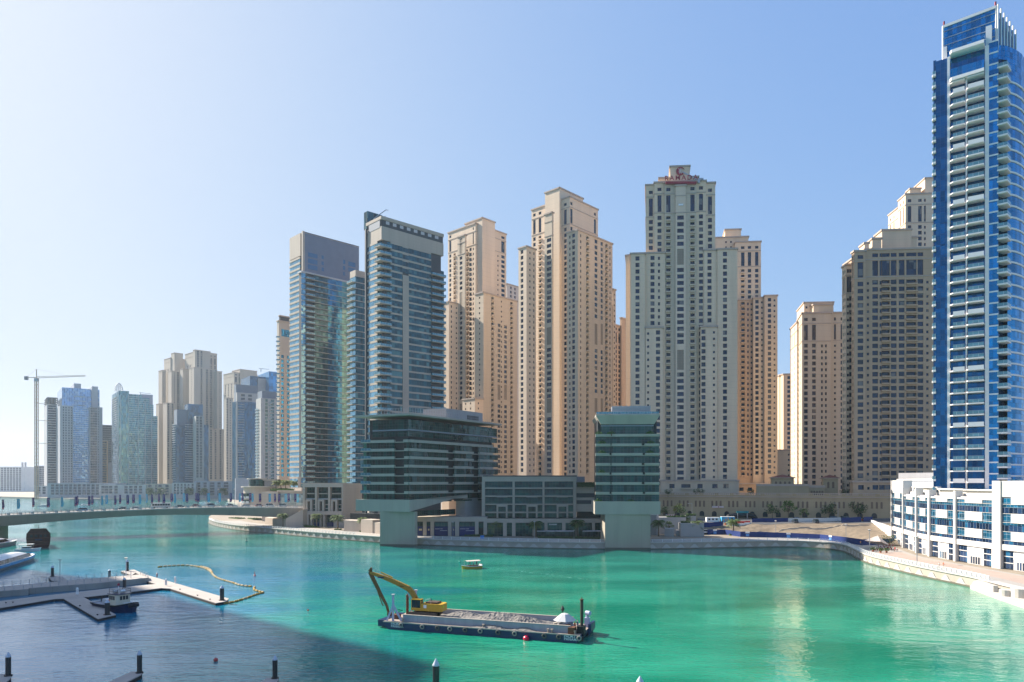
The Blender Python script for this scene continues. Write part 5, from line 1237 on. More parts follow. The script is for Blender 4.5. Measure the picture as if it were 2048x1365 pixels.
    b = Bld('dark_blue_tower', 'dark blue glass tower with a slate grey top in front of the pale sand pair', C)
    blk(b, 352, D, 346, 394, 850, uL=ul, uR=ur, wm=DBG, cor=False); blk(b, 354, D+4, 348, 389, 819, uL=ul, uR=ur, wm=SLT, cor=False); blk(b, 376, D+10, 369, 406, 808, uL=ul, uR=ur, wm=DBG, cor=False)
    blk(b, 392, D-4, 386, 408, 832, uL=ul, uR=ur, wm=mat('hazy_beige', (.36, .34, .33)), cor=False, right=[(395, 'w'), (402, 'w')], fl=4.3); blk(b, 408, D+2, 404, 417, 850, uL=ul, uR=ur, wm=DBG, cor=False)
    for i in range(37):
        z = 22+i*3.5
        if z < zp(845, D): m = MB(); m.obox(F_(370), F_(388), -.5, 1.2, z, z+.6, GREYW); m2 = MB(); A_ = along(C, ul, 346); m2.obox(A_, A_+(C-A_)*.8, -.5, 1.3, z, z+.6, GREYW); b.Mn('balcony', m); b.Mn('balcony', m2)
    b.finish()
    # composite blue towers
    D = 800; C = atD(472, D); F_ = lambda px: along(C, ur, px)
    b = Bld('dark_blue_tower', 'deep blue glass tower with a grey top, left of the grey beige balcony tower', C)
    blk(b, 472, D, 464.5, 515, 803, uL=ul, uR=ur, wm=DBG, cor=False); blk(b, 474, D+3, 468, 516, 785, uL=ul, uR=ur, wm=mat('hazy_beige', (0, 0, 0)), right=[(486, 'W'), (500, 'W')], cor=False, fl=5, zmin=110); blk(b, 472, D+6, 468.5, 516, 769, uL=ul, uR=ur, wm=SLT, cor=False)
    for i in range(36):
        z = 22+i*3.5
        if z < zp(800, D): m = MB(); m.obox(F_(472.3), F_(488), -.5, 1.2, z, z+.6, mat('hazy_beige', (0, 0, 0))); b.Mn('balcony', m)
    b.S('beige_pier').obox(F_(472), F_(475), 0, 1.0, GZ, zp(803, D), mat('hazy_beige', (0, 0, 0))); b.S('lower_stone').obox(F_(470), F_(505), 0, 3, GZ, zp(957, D), HZB)
    b.finish()
    b = Bld('dark_blue_tower', 'blue glass rooftop block showing above the deep blue glass tower', atD(520, 860))
    blk(b, 516, 870, 486, 556, 757, uL=ul, uR=ur, wm=mat('hazy_beige', (0, 0, 0)), cor=False, right=[]); blk(b, 538, 865, 515, 556, 743, uL=ul, uR=ur, wm=glass('hazy_sky_glass', (.03, .20, .42), metal=.6, cell=(3, 5), tilt=.02), cor=False); blk(b, 500, 866, 482, 530, 752, uL=ul, uR=ur, wm=DBG, cor=False)
    m = MB(); p = atD(522, 870); zz = zp(740, 870); m.bar((p.x, p.y, zz-3), (p.x, p.y, zz+2), .8, .8, STEEL); m.bar((p.x-3, p.y, zz+2), (p.x+12, p.y, zz+.5), .4, .6, STEEL); b.single['roof_hoist'] = m; b.finish()
    D = 700; C = atD(522, D); F_ = lambda px: along(C, ur, px)
    b = Bld('balcony_tower', 'grey beige tower with a dark top beside the deep blue glass tower', C)
    blk(b, 522, D, 512, 556, 796, uL=ul, uR=ur, wm=mat('hazy_beige', (0, 0, 0)), right=[(533, 'w'), (545, 'M')], cor=False, fl=4.3, glass_m=TEAL, zmin=24); blk(b, 524, D+4, 515, 556, 782, uL=ul, uR=ur, wm=SLT, cor=False)
    balc(b, F_(539), F_(544), 24, zp(800, D), 3.6, GREYW, 1.2, back=False); A_ = along(C, ul, 512); balc(b, A_, A_+(C-A_)*.6, 24, zp(812, D), 3.6, GREYW, 1.2, recess=.1, gm=DBG); b.finish()
    # low podium on the far bank
    D = 1040
    def low(name, label, x0, x1, yt, D, m, items, d=30, **k):
        b = Bld(name, label, atD(x0, D)); fblk(b, x0, x1, yt, D*S, items, wm=m, cor=False, back=d, uR=Vector((1, 0)), uL=Vector((0, 1)), zmin=5, off=1.5, **k); return b
    for nm, lb, x0, x1, yt, D_, m_, it in (
        ('bank_building', 'long low grey building on the far bank under the hazy blue tower', 95, 232, 967, 905, HZB, [(105+i*9, 'W') for i in range(13)]),
        ('bank_building', 'low stone building with square windows on the far bank below the green tower', 198, 292, 970, 898, mat('hazy_stone', (.44, .43, .42)), [(206, 'W'), (213, 'W'), (221, 'W'), (232, 'W'), (252, 'W'), (262, 'W'), (271, 'W'), (281, 'W')]),
        ('bank_building', 'low cream building on the far bank below the pale sand pair', 288, 348, 968, 900, TANH, [(300, 'W'), (312, 'w'), (320, 'W'), (334, 'W')]),
        ('bank_building', 'low arcaded stone building on the far bank below the dark blue tower', 344, 392, 966, 892, mat('hazy_stone', (0, 0, 0)), [(350, 'w'), (356, 'w'), (363, 'w'), (370, 'w'), (377, 'w'), (385, 'w')]),
        ('bank_building', 'grey terraced flats on the far bank between the two dark blue towers', 388, 466, 963, 896, HZB, [(396, 'B'), (410, 'W'), (424, 'B'), (438, 'W'), (452, 'B')]),
        ('bank_building', 'white low villa on the sandy spit at the left edge of the far bank', 70, 100, 972, 960, GREYW, [(78, 'W'), (88, 'W')])):
        b = low(nm, lb, x0, x1, yt, D_, m_, it, fl=4.2); b.finish()
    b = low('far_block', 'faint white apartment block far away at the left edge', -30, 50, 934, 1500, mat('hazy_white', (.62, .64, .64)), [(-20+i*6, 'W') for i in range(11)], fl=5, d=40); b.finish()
    b = low('far_block', 'faint grey blocks with two chimneys far behind the tall crane', 52, 76, 940, 1700, HZB, [(56, 'W'), (63, 'W'), (70, 'W')], fl=5, d=40)
    for px in (45, 51): m = MB(); p = atD(px, 1720); m.tube([(p.x, p.y, 3), (p.x, p.y, zp(925, 1720))], 2.6, HZB, n=8); b.Mn('chimney', m)
    b.finish()
    b = low('far_block', 'faint blue grey building behind the foot of the tall crane', 70, 90, 932, 1300, HZB, [(75, 'W'), (81, 'W'), (87, 'W')], fl=4.5, d=40); b.finish()
left_cluster(); WSC[0] = 1.0
# tall construction crane
def crane():
    D = 1000; base = atD(73, D); zb, zt = GZ, zp(756, D); root = empty('tower_crane', 'tall slender construction crane above the far bank at the left edge', 'crane', (base.x, base.y, GZ)); RUST = mat('crane_paint', (.42, .30, .22))
    m = MB(); w_ = 1.6
    for x in (-w_, w_):
        for y in (-w_, w_): m.bar((x, y, 0), (x, y, zt-zb), .7, .7, RUST)
    z = 0; k = 0
    while z < zt-zb-5:
        m.bar((-w_, -w_, z), (w_, -w_, z+5), .4, .4, RUST); m.bar((w_, w_, z), (-w_, w_, z+5), .4, .4, RUST); m.bar((-w_, -w_, z), (w_, -w_, z), .4, .4, RUST); z += 5
    m.build('mast', root)
    zj = zp(756, D)-zb; ap = zj+12
    m = MB(); x1 = (171-73)*D/F; x0 = -(73-51)*D/F
    m.bar((0, 0, zj+1.5), (x1, 0, zj+3.5), .5, .5, RUST); m.bar((0, 0, zj-.5), (x1, 0, zj+2.2), .6, .6, RUST)
    for i in range(22): a = x1*i/22; c = x1*(i+.5)/22; m.bar((a, 0, zj-.5+2.7*i/22), (c, 0, zj+1.5+2*(i+.5)/22), .3, .3, RUST)
    m.build('jib', root)
    m = MB(); m.bar((x0, 0, zj+.5), (0, 0, zj+.5), 1.2, .8, RUST); m.build('counter_jib', root); m = MB(); m.box(x0-1, x0+3.5, -1.2, 1.2, zj-3, zj+2, HZD); m.build('counterweight', root)
    m = MB(); m.bar((0, 0, zj), (0, 0, ap), .9, .9, RUST); m.bar((0, 0, ap), (x1*.65, 0, zj+3), .15, .15, RUST); m.bar((0, 0, ap), (x0+1, 0, zj+1), .15, .15, RUST); m.build('peak', root)
    m = MB(); m.box(-2.2, 2.2, -2.2, 2.2, zj-5, zj-1, HZB); m.build('cab', root)
    m = MB(); 
    for y in (807, 841, 887): m.bar((1, 0, zp(y, D)-zb), ((88-73)*D/F, 15, zp(y, D)-zb), .6, .6, RUST)
    m.build('tie_bars', root)
crane()
# ================================================================ bridge
BR = [(-90, 318, 11.0, 4.2), (-40, 325, 11.2, 5.3), (0, 330, 11.5, 6.4), (70, 337, 12.0, 7.4), (139, 344, 12.45, 8.5), (210, 351, 12.9, 9.4), (278, 358, 13.25, 10.1), (350, 366, 13.6, 10.2), (417, 373, 13.8, 9.8), (490, 381, 13.6, 9.0), (551, 388, 13.3, 7.9), (612, 394, 12.9, 6.2), (680, 402, 12.5, 5.0)]
def br_at(px, off_=0.0):
    for a, b in zip(BR, BR[1:]):
        if a[0] <= px <= b[0]:
            f = (px-a[0])/(b[0]-a[0]); D = a[1]+(b[1]-a[1])*f; p = atD(px, D); z = a[2]+(b[2]-a[2])*f; d = (atD(b[0], b[1])-atD(a[0], a[1])).normalized()
            return p+Vector((-d.y, d.x))*off_, z, math.atan2(d.y, d.x), d
def bridge():
    root = empty('road_bridge', 'long grey concrete arch bridge lined with banners crossing the water on the left', 'bridge', (*br_at(139)[0], 0)); o_ = root.location.copy()
    W_ = 21.0; N_ = [br_at(-90+i*770/44) for i in range(45)]
    def bz(px):
        for a, b in zip(BR, BR[1:]):
            if a[0] <= px <= b[0]: f = (px-a[0])/(b[0]-a[0]); return a[3]+(b[3]-a[3])*f
    g, dk, kb, rl = MB(), MB(), MB(), MB(); PS = []
    for i, (p, z, an, d) in enumerate(N_):
        n = Vector((-d.y, d.x)); PS.append((p, p+n*W_, z, min(z-1.2, bz(min(679, -90+i*770/44))), n))
    for a, b in zip(PS, PS[1:]):
        (p, q, z, zb, n), (p2, q2, z2, zb2, n2) = a, b
        v = lambda P, Z: (P.x, P.y, Z)
        g.face([v(p-n*.3, z-.35), v(p+n*1.6, zb), v(p2+n2*1.6, zb2), v(p2-n2*.3, z2-.35)][::1][::-1], CONC)
        g.face([v(p+n*1.6, zb), v(q-n*1.6, zb), v(q2-n2*1.6, zb2), v(p2+n2*1.6, zb2)][::-1][::-1], CONC)
        g.face([v(q-n*1.6, zb), v(q+n*.3, z-.35), v(q2+n2*.3, z2-.35), v(q2-n2*1.6, zb2)], CONC)
        dk.face([v(p+n*3, z-.02), v(q-n*3, z-.02), v(q2-n2*3, z2-.02), v(p2+n2*3, z2-.02)], ASPH)
        for s, e in ((p, 1), (q, -1)):
            s2 = p2 if e == 1 else q2; nn, nn2 = n*e, n2*e
            kb.face([v(s-nn*.35, z+.12), v(s+nn*3.02, z+.12), v(s2+nn2*3.02, z2+.12), v(s2-nn2*.35, z2+.12)], SLAB); kb.face([v(s-nn*.35, z-.4), v(s-nn*.35, z+.12), v(s2-nn2*.35, z2+.12), v(s2-nn2*.35, z2-.4)], MC['white_coping'])
            kb.face([v(s+nn*3.02, z-.05), v(s+nn*3.02, z+.12), v(s2+nn2*3.02, z2+.12), v(s2+nn2*3.02, z2-.05)], SLAB)
            for h in (.45, .8, 1.2): rl.bar((s.x, s.y, z+h), (s2.x, s2.y, z2+h), .06, .07 if h < 1 else .12, STEEL)
    g.build('girder', root, origin=o_); dk.build('carriageway', root, origin=o_); kb.build('footway', root, origin=o_); rl.build('handrail', root, origin=o_)
    k = 0; px = -85
    while px < 605:
        p, z, an, d = br_at(px); m = MB(); m.bar((p.x, p.y, z+.1), (p.x, p.y, z+1.25), .16, .16, STEEL)
        if k % 3 == 0: q = p+d*1.2; m.obox(p+d*.4, q+d*.6, -.03, .03, z+.2, z+1.0, GREYW)
        m.build('railing_post', root, loc=(p.x-o_.x, p.y-o_.y, 0), origin=(p.x, p.y, 0)); px += 8; k += 1
    for px, w_ in ((-4, 5.0),):
        p, z, an, d = br_at(px, 10); m = MB(); a = atD(-55, 326); m.prism([(a.x, a.y), (a.x+3.6, a.y+.5), (a.x+3.6, a.y+18), (a.x, a.y+18)], -1, 6.6, CONC); m.build('pier', root, origin=o_)
    m = MB(); a, c = atD(572, 380), atD(606, 384); e, f = atD(545, 392), atD(572, 380)
    m.prism([(a.x, a.y), (c.x, c.y), (c.x+6, c.y+24), (a.x, a.y+24)], GZ, [7.6, 12.3, 12.3, 7.6], MC['villa_stone']); m.build('abutment', root, origin=o_)
    m = MB(); m.prism([(e.x, e.y), (f.x, f.y), (f.x, f.y+20), (e.x, e.y+20)], GZ, [6.6, 7.4, 7.4, 6.6], CONC); m.build('abutment', root, origin=o_)
    # roundhouse wall beneath the deck
    m = MB(); a, c = atD(530, 412), atD(546, 405); m.prism([(a.x, a.y), (c.x, c.y), (c.x, c.y+8), (a.x, a.y+8)], GZ, 6.6, MC['villa_stone']); m.build('side_wall', root, origin=o_)
bridge()
PURP = mat('purple_banner', (.05, .025, .17), var=.1); CYAN = mat('sky_blue_banner', (.12, .50, .68), var=.1); MARK = mat('banner_lettering', (.62, .55, .68), var=.1); PINKM = mat('banner_foot_mark', (.72, .30, .28))
def banner_proto(c, m):
    root = empty('banner_pole', 'x', 'banner', (0, 0, 0)); p = MB(); p.tube([(0, 0, 0), (0, 0, 7.4)], .07, STEEL, n=6); part(p, 'pole', root)
    f = MB(); N = 6
    def X(z, s): return .06+s*(1.15+.10*math.sin(z*1.9)), .16*math.sin(z*1.3+s*1.5)*s
    for i in range(N):
        z0, z1 = 2.7+4.6*i/N, 2.7+4.6*(i+1)/N
        for s0, s1 in ((0, .5), (.5, 1)):
            a, b, c2, d = X(z0, s0), X(z0, s1), X(z1, s1), X(z1, s0)
            f.face([(a[0], a[1], z0), (b[0], b[1], z0), (c2[0], c2[1], z1), (d[0], d[1], z1)], m)
    fl = part(f, 'flag', root)
    t = MB()
    if c == 'p':
        z = 6.9
        while z > 4.3: w = random.uniform(.25, .6); t.box(.55-w/2, .55+w/2, -.09, -.07, z-.16, z, MARK); z -= .3
        t.box(.3, .9, -.1, -.07, 3.0, 3.5, PINKM)
    else:
        z = 6.6
        while z > 4.0: w = random.uniform(.2, .4); t.box(.6-w/2, .6+w/2, -.09, -.07, z-.14, z, WHITEP); z -= .32
    o = t.build('lettering', fl); KIDS.setdefault(fl.name, []).append(o)
    return root
bp_, bc_ = banner_proto('p', PURP), banner_proto('c', CYAN)
FL = [(15, 'p', 0), (122, 'c', 0), (232, 'p', 1), (337, 'p', 0), (437, 'c', 0), (535, 'p', 0), (550, 'p', 1), (632, 'p', 0), (655, 'p', 1), (727, 'c', 0), (757, 'c', 1), (820, 'p', 0), (855, 'p', 1), (908, 'p', 0), (950, 'p', 1), (997, 'c', 0), (1047, 'c', 1), (1085, 'p', 0), (1135, 'p', 1), (1168, 'p', 0), (1225, 'p', 1), (1250, 'c', 0), (1313, 'c', 1), (1335, 'p', 0), (1402, 'p', 1), (1415, 'p', 0), (1490, 'c', 0), (1484, 'p', 1), (1570, 'c', 0), (1650, 'p', 0), (1717, 'c', 0), (1735, 'p', 1), (1790, 'p', 1), (1808, 'c', 0), (1860, 'p', 0), (1930, 'c', 0), (1968, 'p', 0)]
FL = [(z/3.593, c, r) for z, c, r in FL]+[(556, 'p', 0), (569, 'c', 0), (575, 'p', 1), (588.5, 'p', 1), (593, 'c', 0)]
FL.sort(); kc = {'p': 0, 'c': 0}; tot = {'p': sum(c == 'p' for _, c, _ in FL), 'c': sum(c == 'c' for _, c, _ in FL)}
for px, c, r in FL:
    p, z, an, d = br_at(px, 1.0 if r == 0 else 19.5); p = atD(px, p.y); k = kc[c]; kc[c] += 1
    def oname(k, n): return (ordinal(k)+' from the left' if k < (n+1)//2 else (ordinal(n-1-k)+' from the right')).replace('first from the left', 'leftmost').replace('first from the right', 'rightmost')
    place(bp_ if c == 'p' else bc_, (p.x, p.y, z+.1), random.uniform(-.35, .35)+(math.pi if random.random() < .3 else 0)*0, ('dark purple' if c == 'p' else 'light blue')+' banner on the bridge, '+oname(k, tot[c])+' of its colour', USED, 'banners along the bridge')
# lamps
def lamp_proto(h, name='street_lamp', arm=0):
    root = empty(name, 'x', 'street lamp', (0, 0, 0)); p = MB(); p.tube([(0, 0, 0), (0, 0, h)], [.12, .08], STEEL, n=6); part(p, 'pole', root)
    q = MB()
    if arm: q.bar((0, 0, h), (-arm, 0, h+.1), .12, .12, STEEL); q.box(-arm-.5, -arm+.3, -.18, .18, h, h+.14, GREYW)
    else: q.lathe([(.15, 0), (.28, .12), (.55, .42), (.5, .5), (0, .6)], (0, 0, h), GREYW, n=10)
    part(q, 'lamp_head', root); return root
lb = lamp_proto(9.0); nm_ = ['at the left end', 'second from the left', 'third from the left', 'in the middle', 'third from the right', 'second from the right', 'nearest the right end']
for i, px in enumerate((80, 200, 225, 324, 353, 437, 469)):
    p, z, an, d = br_at(px, 20.3); p = atD(px, p.y); place(lb, (p.x, p.y, z+.1), 0, 'grey street lamp on the far side of the bridge, '+nm_[i], USED, 'street lamps on the bridge')
# cars
def car(color, kind='car', L=4.5):
    root = empty('parked_car' if kind == 'parked' else 'car', 'x', 'car', (0, 0, 0)); paint = mat('paint_%s' % '_'.join(str(int(c*100)) for c in color), color, rough=.25, var=.04, spec=.6)
    h = 1.5 if L < 4.8 else 1.85; b = MB(); w = .9; hb = h*.52
    prof = [(-L/2, .35), (L/2, .35), (L/2, hb*.85), (L/2-.2, hb), (-L/2+.1, hb*.98), (-L/2, hb*.8)]
    b.face([(x, -w, z) for x, z in prof], paint); b.face([(x, w, z) for x, z in prof[::-1]], paint)
    for (x0, z0), (x1, z1) in zip(prof, prof[1:]+prof[:1]): b.face([(x0, w, z0), (x0, -w, z0), (x1, -w, z1), (x1, w, z1)][::-1][::-1], paint)
    rx0, rx1 = (-L*.28, L*.2) if L < 4.8 else (-L*.40, L*.22)
    b.prism([(rx0, -w*.78), (rx1, -w*.78), (rx1, w*.78), (rx0, w*.78)], h-.07, h, paint)
    part(b, 'body', root); g = MB(); bx0, bx1 = rx0-.25, rx1+.65
    lo = [(bx0, -w*.95, hb), (bx1, -w*.95, hb), (bx1, w*.95, hb), (bx0, w*.95, hb)]; hi = [(rx0+.02, -w*.77, h-.07), (rx1-.02, -w*.77, h-.07), (rx1-.02, w*.77, h-.07), (rx0+.02, w*.77, h-.07)]
    GL = glass('car_glass', (.02, .03, .035), metal=.1, cell=(9, 9), tilt=.0)
    for i in range(4): j = (i+1) % 4; g.face([lo[i], lo[j], hi[j], hi[i]], GL)
    part(g, 'windows', root)
    for x in (-L*.31, L*.31):
        for y in (-w+.08, w-.08):
            t = MB(); t.tube([(x, y-.1, .33), (x, y+.1, .33)], .33, BLACK, n=10); t.tube([(x, y-.11, .33), (x, y+.11, .33)], .18, STEEL, n=8); part(t, 'wheel', root)
    for y in (-.6, .6): t = MB(); t.box(L/2-.02, L/2+.02, y-.18, y+.18, hb*.62, hb*.8, WHITEP); part(t, 'headlight', root)
    return root
WHT, SLV, DRK, REDC, BLUC = (.75, .75, .75), (.42, .44, .46), (.03, .035, .05), (.45, .03, .02), (.05, .20, .42)
for px, c, L, lab, fl_ in ((164, BLUC, 4.9, 'blue and white off-road car leading on the bridge at the left', 1), (246, DRK, 4.6, 'dark taxi on the bridge just left of the white car', 1), (271, WHT, 4.7, 'white saloon car on the bridge between the dark taxi and the bus', 1), (359, DRK, 4.6, 'dark saloon car on the bridge right behind the bus', 1), (392, REDC, 4.5, 'red car on the bridge', 0), (423, SLV, 4.8, 'silver car on the bridge right of the red car', 0), (461, SLV, 4.3, 'grey car on the bridge in front of the purple banners, middle right', 0), (491, WHT, 4.7, 'white car on the bridge left of the terrace building', 1), (518, REDC, 4.4, 'dark red car on the bridge in front of the terrace building', 0), (540, WHT, 4.8, 'white car on the bridge in front of the terrace building', 0), (566, SLV, 4.8, 'silver car on the bridge nearest the three bay building', 0)):
    p, z, an, d = br_at(px, 6 if fl_ else 14); p = atD(px, p.y); o = car(c, L=L); o.location = (p.x, p.y, z); o.rotation_euler = (0, 0, an+(math.pi if fl_ else 0)); o['label'] = lab; o['group'] = 'cars on the bridge'
def bus():
    p, z, an, d = br_at(321.5, 6); p = atD(321.5, p.y); root = empty('bus', 'white minibus with dark windows driving over the middle of the bridge', 'bus', (p.x, p.y, z), an+math.pi)
    m = MB(); m.box(-4.6, 4.6, -1.15, 1.15, .35, 2.9, WHT_ := mat('bus_white', (.68, .67, .62), rough=.35)); m.build('body', root)
    g = MB(); 
    for i in range(7): g.box(-4.2+i*1.2, -3.2+i*1.2, -1.2, 1.2, 1.5, 2.4, MC['car_glass'])
    g.box(4.55, 4.65, -1, 1, 1.3, 2.5, MC['car_glass']); g.build('windows', root)
    for x in (-2.9, 3.0):
        for y in (-1.05, 1.05): t = MB(); t.tube([(x, y-.12, .45), (x, y+.12, .45)], .45, BLACK, n=10); t.build('wheel', root)
bus()
# ================================================================ railings and furniture along the promenade
def railing(P, label, step):
    root = empty('promenade_railing', label, 'railing', (P[0].x, P[0].y, GZ)); o_ = root.location.copy(); O = offset(P, .05); r = MB()
    for a, c in zip(O, O[1:]):
        for h in (.35, .6, .85, 1.1): r.bar((a.x, a.y, GZ+h), (c.x, c.y, GZ+h), .04, .05 if h < 1 else .09, WHITEP)
    r.build('rails', root, origin=o_); u = 0; n = 0; nxt = 0
    for i in range(len(O)-1):
        seg = (O[i+1]-O[i]).length
        while nxt < u+seg and n < 100:
            q = O[i]+(O[i+1]-O[i])*((nxt-u)/seg); t = (O[i+1]-O[i]).normalized(); nn = Vector((t.y, -t.x)); m = MB()
            m.bar((q.x, q.y, GZ), (q.x+nn.x*.22, q.y+nn.y*.22, GZ+.7), .16, .16, WHITEP); m.bar((q.x+nn.x*.22, q.y+nn.y*.22, GZ+.7), (q.x, q.y, GZ+1.2), .14, .14, WHITEP)
            m.build('railing_post', root, loc=(q.x-o_.x, q.y-o_.y, 0), origin=(q.x, q.y, GZ)); nxt += step; n += 1
        u += seg
railing(SH[nearest_i(430, 1052):iA-1], 'white railing round the paved point and along the sunny promenade by the villa', 2.6)
railing(SH[iA+1:iB+1], 'pale railing along the shaded promenade behind the two concrete piers', 4.2)
railing(SH[iB:nearest_i(1990, 1188)], 'white railing of leaning posts in front of the long white building', 2.0)
# palms
LEAFA = mat('palm_leaf', (.075, .12, .035), var=.5, scale=1.5); LEAFB = mat('palm_leaf_light', (.14, .19, .05), var=.4, scale=1.5); LEAFY = mat('palm_leaf_yellow', (.26, .24, .05), var=.5, scale=.4); TRK = mat('palm_trunk', (.17, .12, .08), var=.4, scale=4)
def palm(h, r, ms, nf=34, seed=1, trunk=.22, droop=1.0):
    random.seed(seed); root = empty('palm_tree', 'x', 'palm tree', (0, 0, 0)); t = MB(); t.tube([(0, 0, -.05), (.05, 0, h*.3), (.08, .03, h*.7), (.1, .05, h)], [trunk*1.35, trunk, trunk*.9, trunk*1.15], TRK, n=8); part(t, 'trunk', root)
    c = MB()
    for k in range(nf):
        a = k*2.399+random.uniform(-.2, .2); el = random.uniform(-.35, 1.25); L = r*random.uniform(.85, 1.15); P = []
        for j in range(9):
            s = j/8; P.append(Vector((math.cos(a)*L*s*math.cos(el*(1-s*.6)), math.sin(a)*L*s*math.cos(el*(1-s*.6)), h+L*(s*math.sin(el)-droop*s*s*(.55+.25*max(0, el))))))
        m = ms[k % len(ms)]; side = Vector((-math.sin(a), math.cos(a), 0))
        for j in range(1, 8):
            for q in (0, .5):
                p = P[j]*(1-q)+P[j+1]*q if j < 8 else P[j]; d = (P[min(j+1, 8)]-P[j-1]).normalized(); ll = r*.34*math.sin(math.pi*min(1, (j+q)/8.6))+.1
                for e in (-1, 1):
                    tip = p+(side*e*.85+d*.55+Vector((0, 0, -.35)))*ll; c.face([p, p+d*.16, tip+d*.03, tip-d*.01], m)
        c.tube(P[:7], .035, m, n=3, cap=False, smooth=False)
    part(c, 'crown', root); random.seed(seed+50); return root
pA = palm(5.6, 2.7, [LEAFA, LEAFB, LEAFB], seed=3); pB = palm(5.2, 2.9, [LEAFA, LEAFA, LEAFB], seed=5); pY = palm(4.2, 2.6, [LEAFY, LEAFB, LEAFB], seed=8, nf=40); pS = palm(6.4, .8, [LEAFA, TRK], seed=9, nf=10)
def on_prom(px, y, z=GZ): return gp(px, y, z)
for px, y, pr, s, lab in ((566, 1055, pA, 1.05, 'palm tree in the shade under the end of the bridge'), (597, 1050, pA, 1.0, 'palm tree at the left corner of the three bay stone building'), (633, 1055.5, pA, 1.05, 'palm tree in front of the middle of the three bay stone building'), (675, 1060, pB, 1.15, 'tallest sunny palm tree, at the right corner of the three bay stone building'), (725, 1064, pA, 1.0, 'palm tree before the low garden walls, just left of the left pier'),
        (848, 1069.5, pS, 1.0, 'bare trimmed palm with almost no crown beside the left pier'), (919, 1071, pB, 1.05, 'shaded palm tree in front of the navy shop hoardings'), (993, 1072, pB, 1.2, 'broad shaded palm tree at the left corner of the three bay glass building'), (1072, 1074, pB, 1.05, 'shaded palm tree at the left end of the glazed cafe pavilion'), (1155, 1074, pB, 1.15, 'shaded palm tree between the two glazed cafe pavilions'),
        (1317, 1073, pB, 1.1, 'dark palm tree just right of the right pier'), (1394, 1073, pB, 1.05, 'dark palm tree in front of the stepped planter walls'), (1467, 1071, pB, 1.1, 'dark palm tree standing alone before the blue hoarding and sand bank')):
    g = on_prom(px, y); o = place(pr, g, random.uniform(0, 6), lab, USED, 'palms along the promenade', s*1.12)
zr_ = zp(975, 470)
for i, (px, D, s, lab) in enumerate(((541, 478, .9, 'leftmost palm of the roof garden cluster'), (552, 462, 1.15, 'second palm of the roof garden cluster from the left'), (562, 474, 1.3, 'tallest palm of the roof garden cluster'), (571, 458, 1.2, 'yellowish palm right of the tallest one in the roof garden'), (580, 470, 1.2, 'palm near the right end of the roof garden cluster'), (588, 455, 1.05, 'rightmost palm of the roof garden cluster'), (556, 490, 1.3, 'palm at the back of the roof garden cluster'))):
    p = atD(px, D-6); place(pY, (p.x, p.y, zp(979, D)), i*1.7, lab, USED, 'palms of the roof garden', s)
# roof garden bed and hedges
def leafmass(name, label, cat, boxes, ms, dens=14, s=.28, group=None):
    """hedge made of leaf-sized faces filling low boxes (A, B, depth, z0, z1)"""
    c = boxes[0][0]; mb = MB()
    for A, B, dp, z0, z1 in boxes:
        A = Vector(A[:2]); B = Vector(B[:2]); t = B-A; L = t.length; t.normalize(); n = Vector((-t.y, t.x)); 
        mb.obox(A+t*.1, B-t*.1, -dp+.1, -.1, z0, z1-.15, ms[0])
        for i in range(int(L*dp*dens)+10):
            p = A+t*random.uniform(0, L)+n*random.uniform(0, dp); z = random.uniform(z0, z1) if random.random() < .4 else z1+random.uniform(-.15, .12); q = Vector((p.x, p.y, z))
            u = Vector((random.gauss(0, 1), random.gauss(0, 1), random.gauss(0, .6))).normalized()*s; v = u.cross(Vector((random.gauss(0, 1), random.gauss(0, 1), 1))).normalized()*s*.6
            mb.face([q-u, q+v, q+u, q-v], ms[i % len(ms)])
    o = mb.build(name, origin=(c[0], c[1], boxes[0][3]), loc=(c[0], c[1], boxes[0][3])); return tag(o, label, cat, group)
HG_ = [mat('hedge_leaf', (.06, .12, .02), var=.5, scale=2), mat('hedge_leaf_light', (.13, .20, .03), var=.4, scale=2), mat('hedge_leaf_dark', (.03, .06, .015), var=.4, scale=2)]
leafmass('hedge', 'clipped hedge in front of the left bays of the three bay stone building', 'hedge', [(gp(594, 1053, GZ), gp(625, 1056, GZ), 2, GZ, GZ+.9)], HG_)
leafmass('hedge', 'short hedge under the palm at the end of the bridge', 'hedge', [(gp(574, 1052.5, GZ), gp(590, 1053, GZ), 2, GZ, GZ+.9)], HG_)
for px, y, w in ((633, 1056, 1.4), (675, 1060.5, 1.8), (725, 1064.5, 1.6), (1394, 1073.5, 1.6), (1467, 1071.5, 1.8)):
    lb_ = {633: 'low shrub at the foot of the palm before the middle stone bay', 675: 'low shrub at the foot of the tallest sunny palm', 725: 'low shrub at the foot of the palm left of the left pier', 1394: 'low shrub at the foot of the palm before the planter walls', 1467: 'low shrub at the foot of the palm before the blue hoarding'}[px]
    g = gp(px, y, GZ); leafmass('shrub', lb_, 'shrub', [(g+Vector((-w, 0, 0)), g+Vector((w, 0, 0)), 1.5, GZ, GZ+.6)], HG_, dens=20, s=.22, group='shrubs at the palm feet')
leafmass('hedge', 'long dark hedge along the shaded shops', 'hedge', [(gp(850, 1071, GZ), gp(985, 1074, GZ), 1.4, GZ, GZ+.8)], [HG_[2], HG_[0]], dens=8)
leafmass('hedge', 'dark hedge under the glazed cafe pavilions', 'hedge', [(gp(1075, 1076.5, GZ), gp(1200, 1078.5, GZ), 1.2, GZ, GZ+.8)], [HG_[2], HG_[0]], dens=8)
leafmass('hedge', 'bright planting on the lawn of the paved point', 'hedge', [(gp(456, 1037, GZ), gp(474, 1038.5, GZ), 6, GZ, GZ+.5), (gp(494, 1038, GZ), gp(509, 1040, GZ), 6, GZ, GZ+.5)], HG_, dens=3, s=.35)
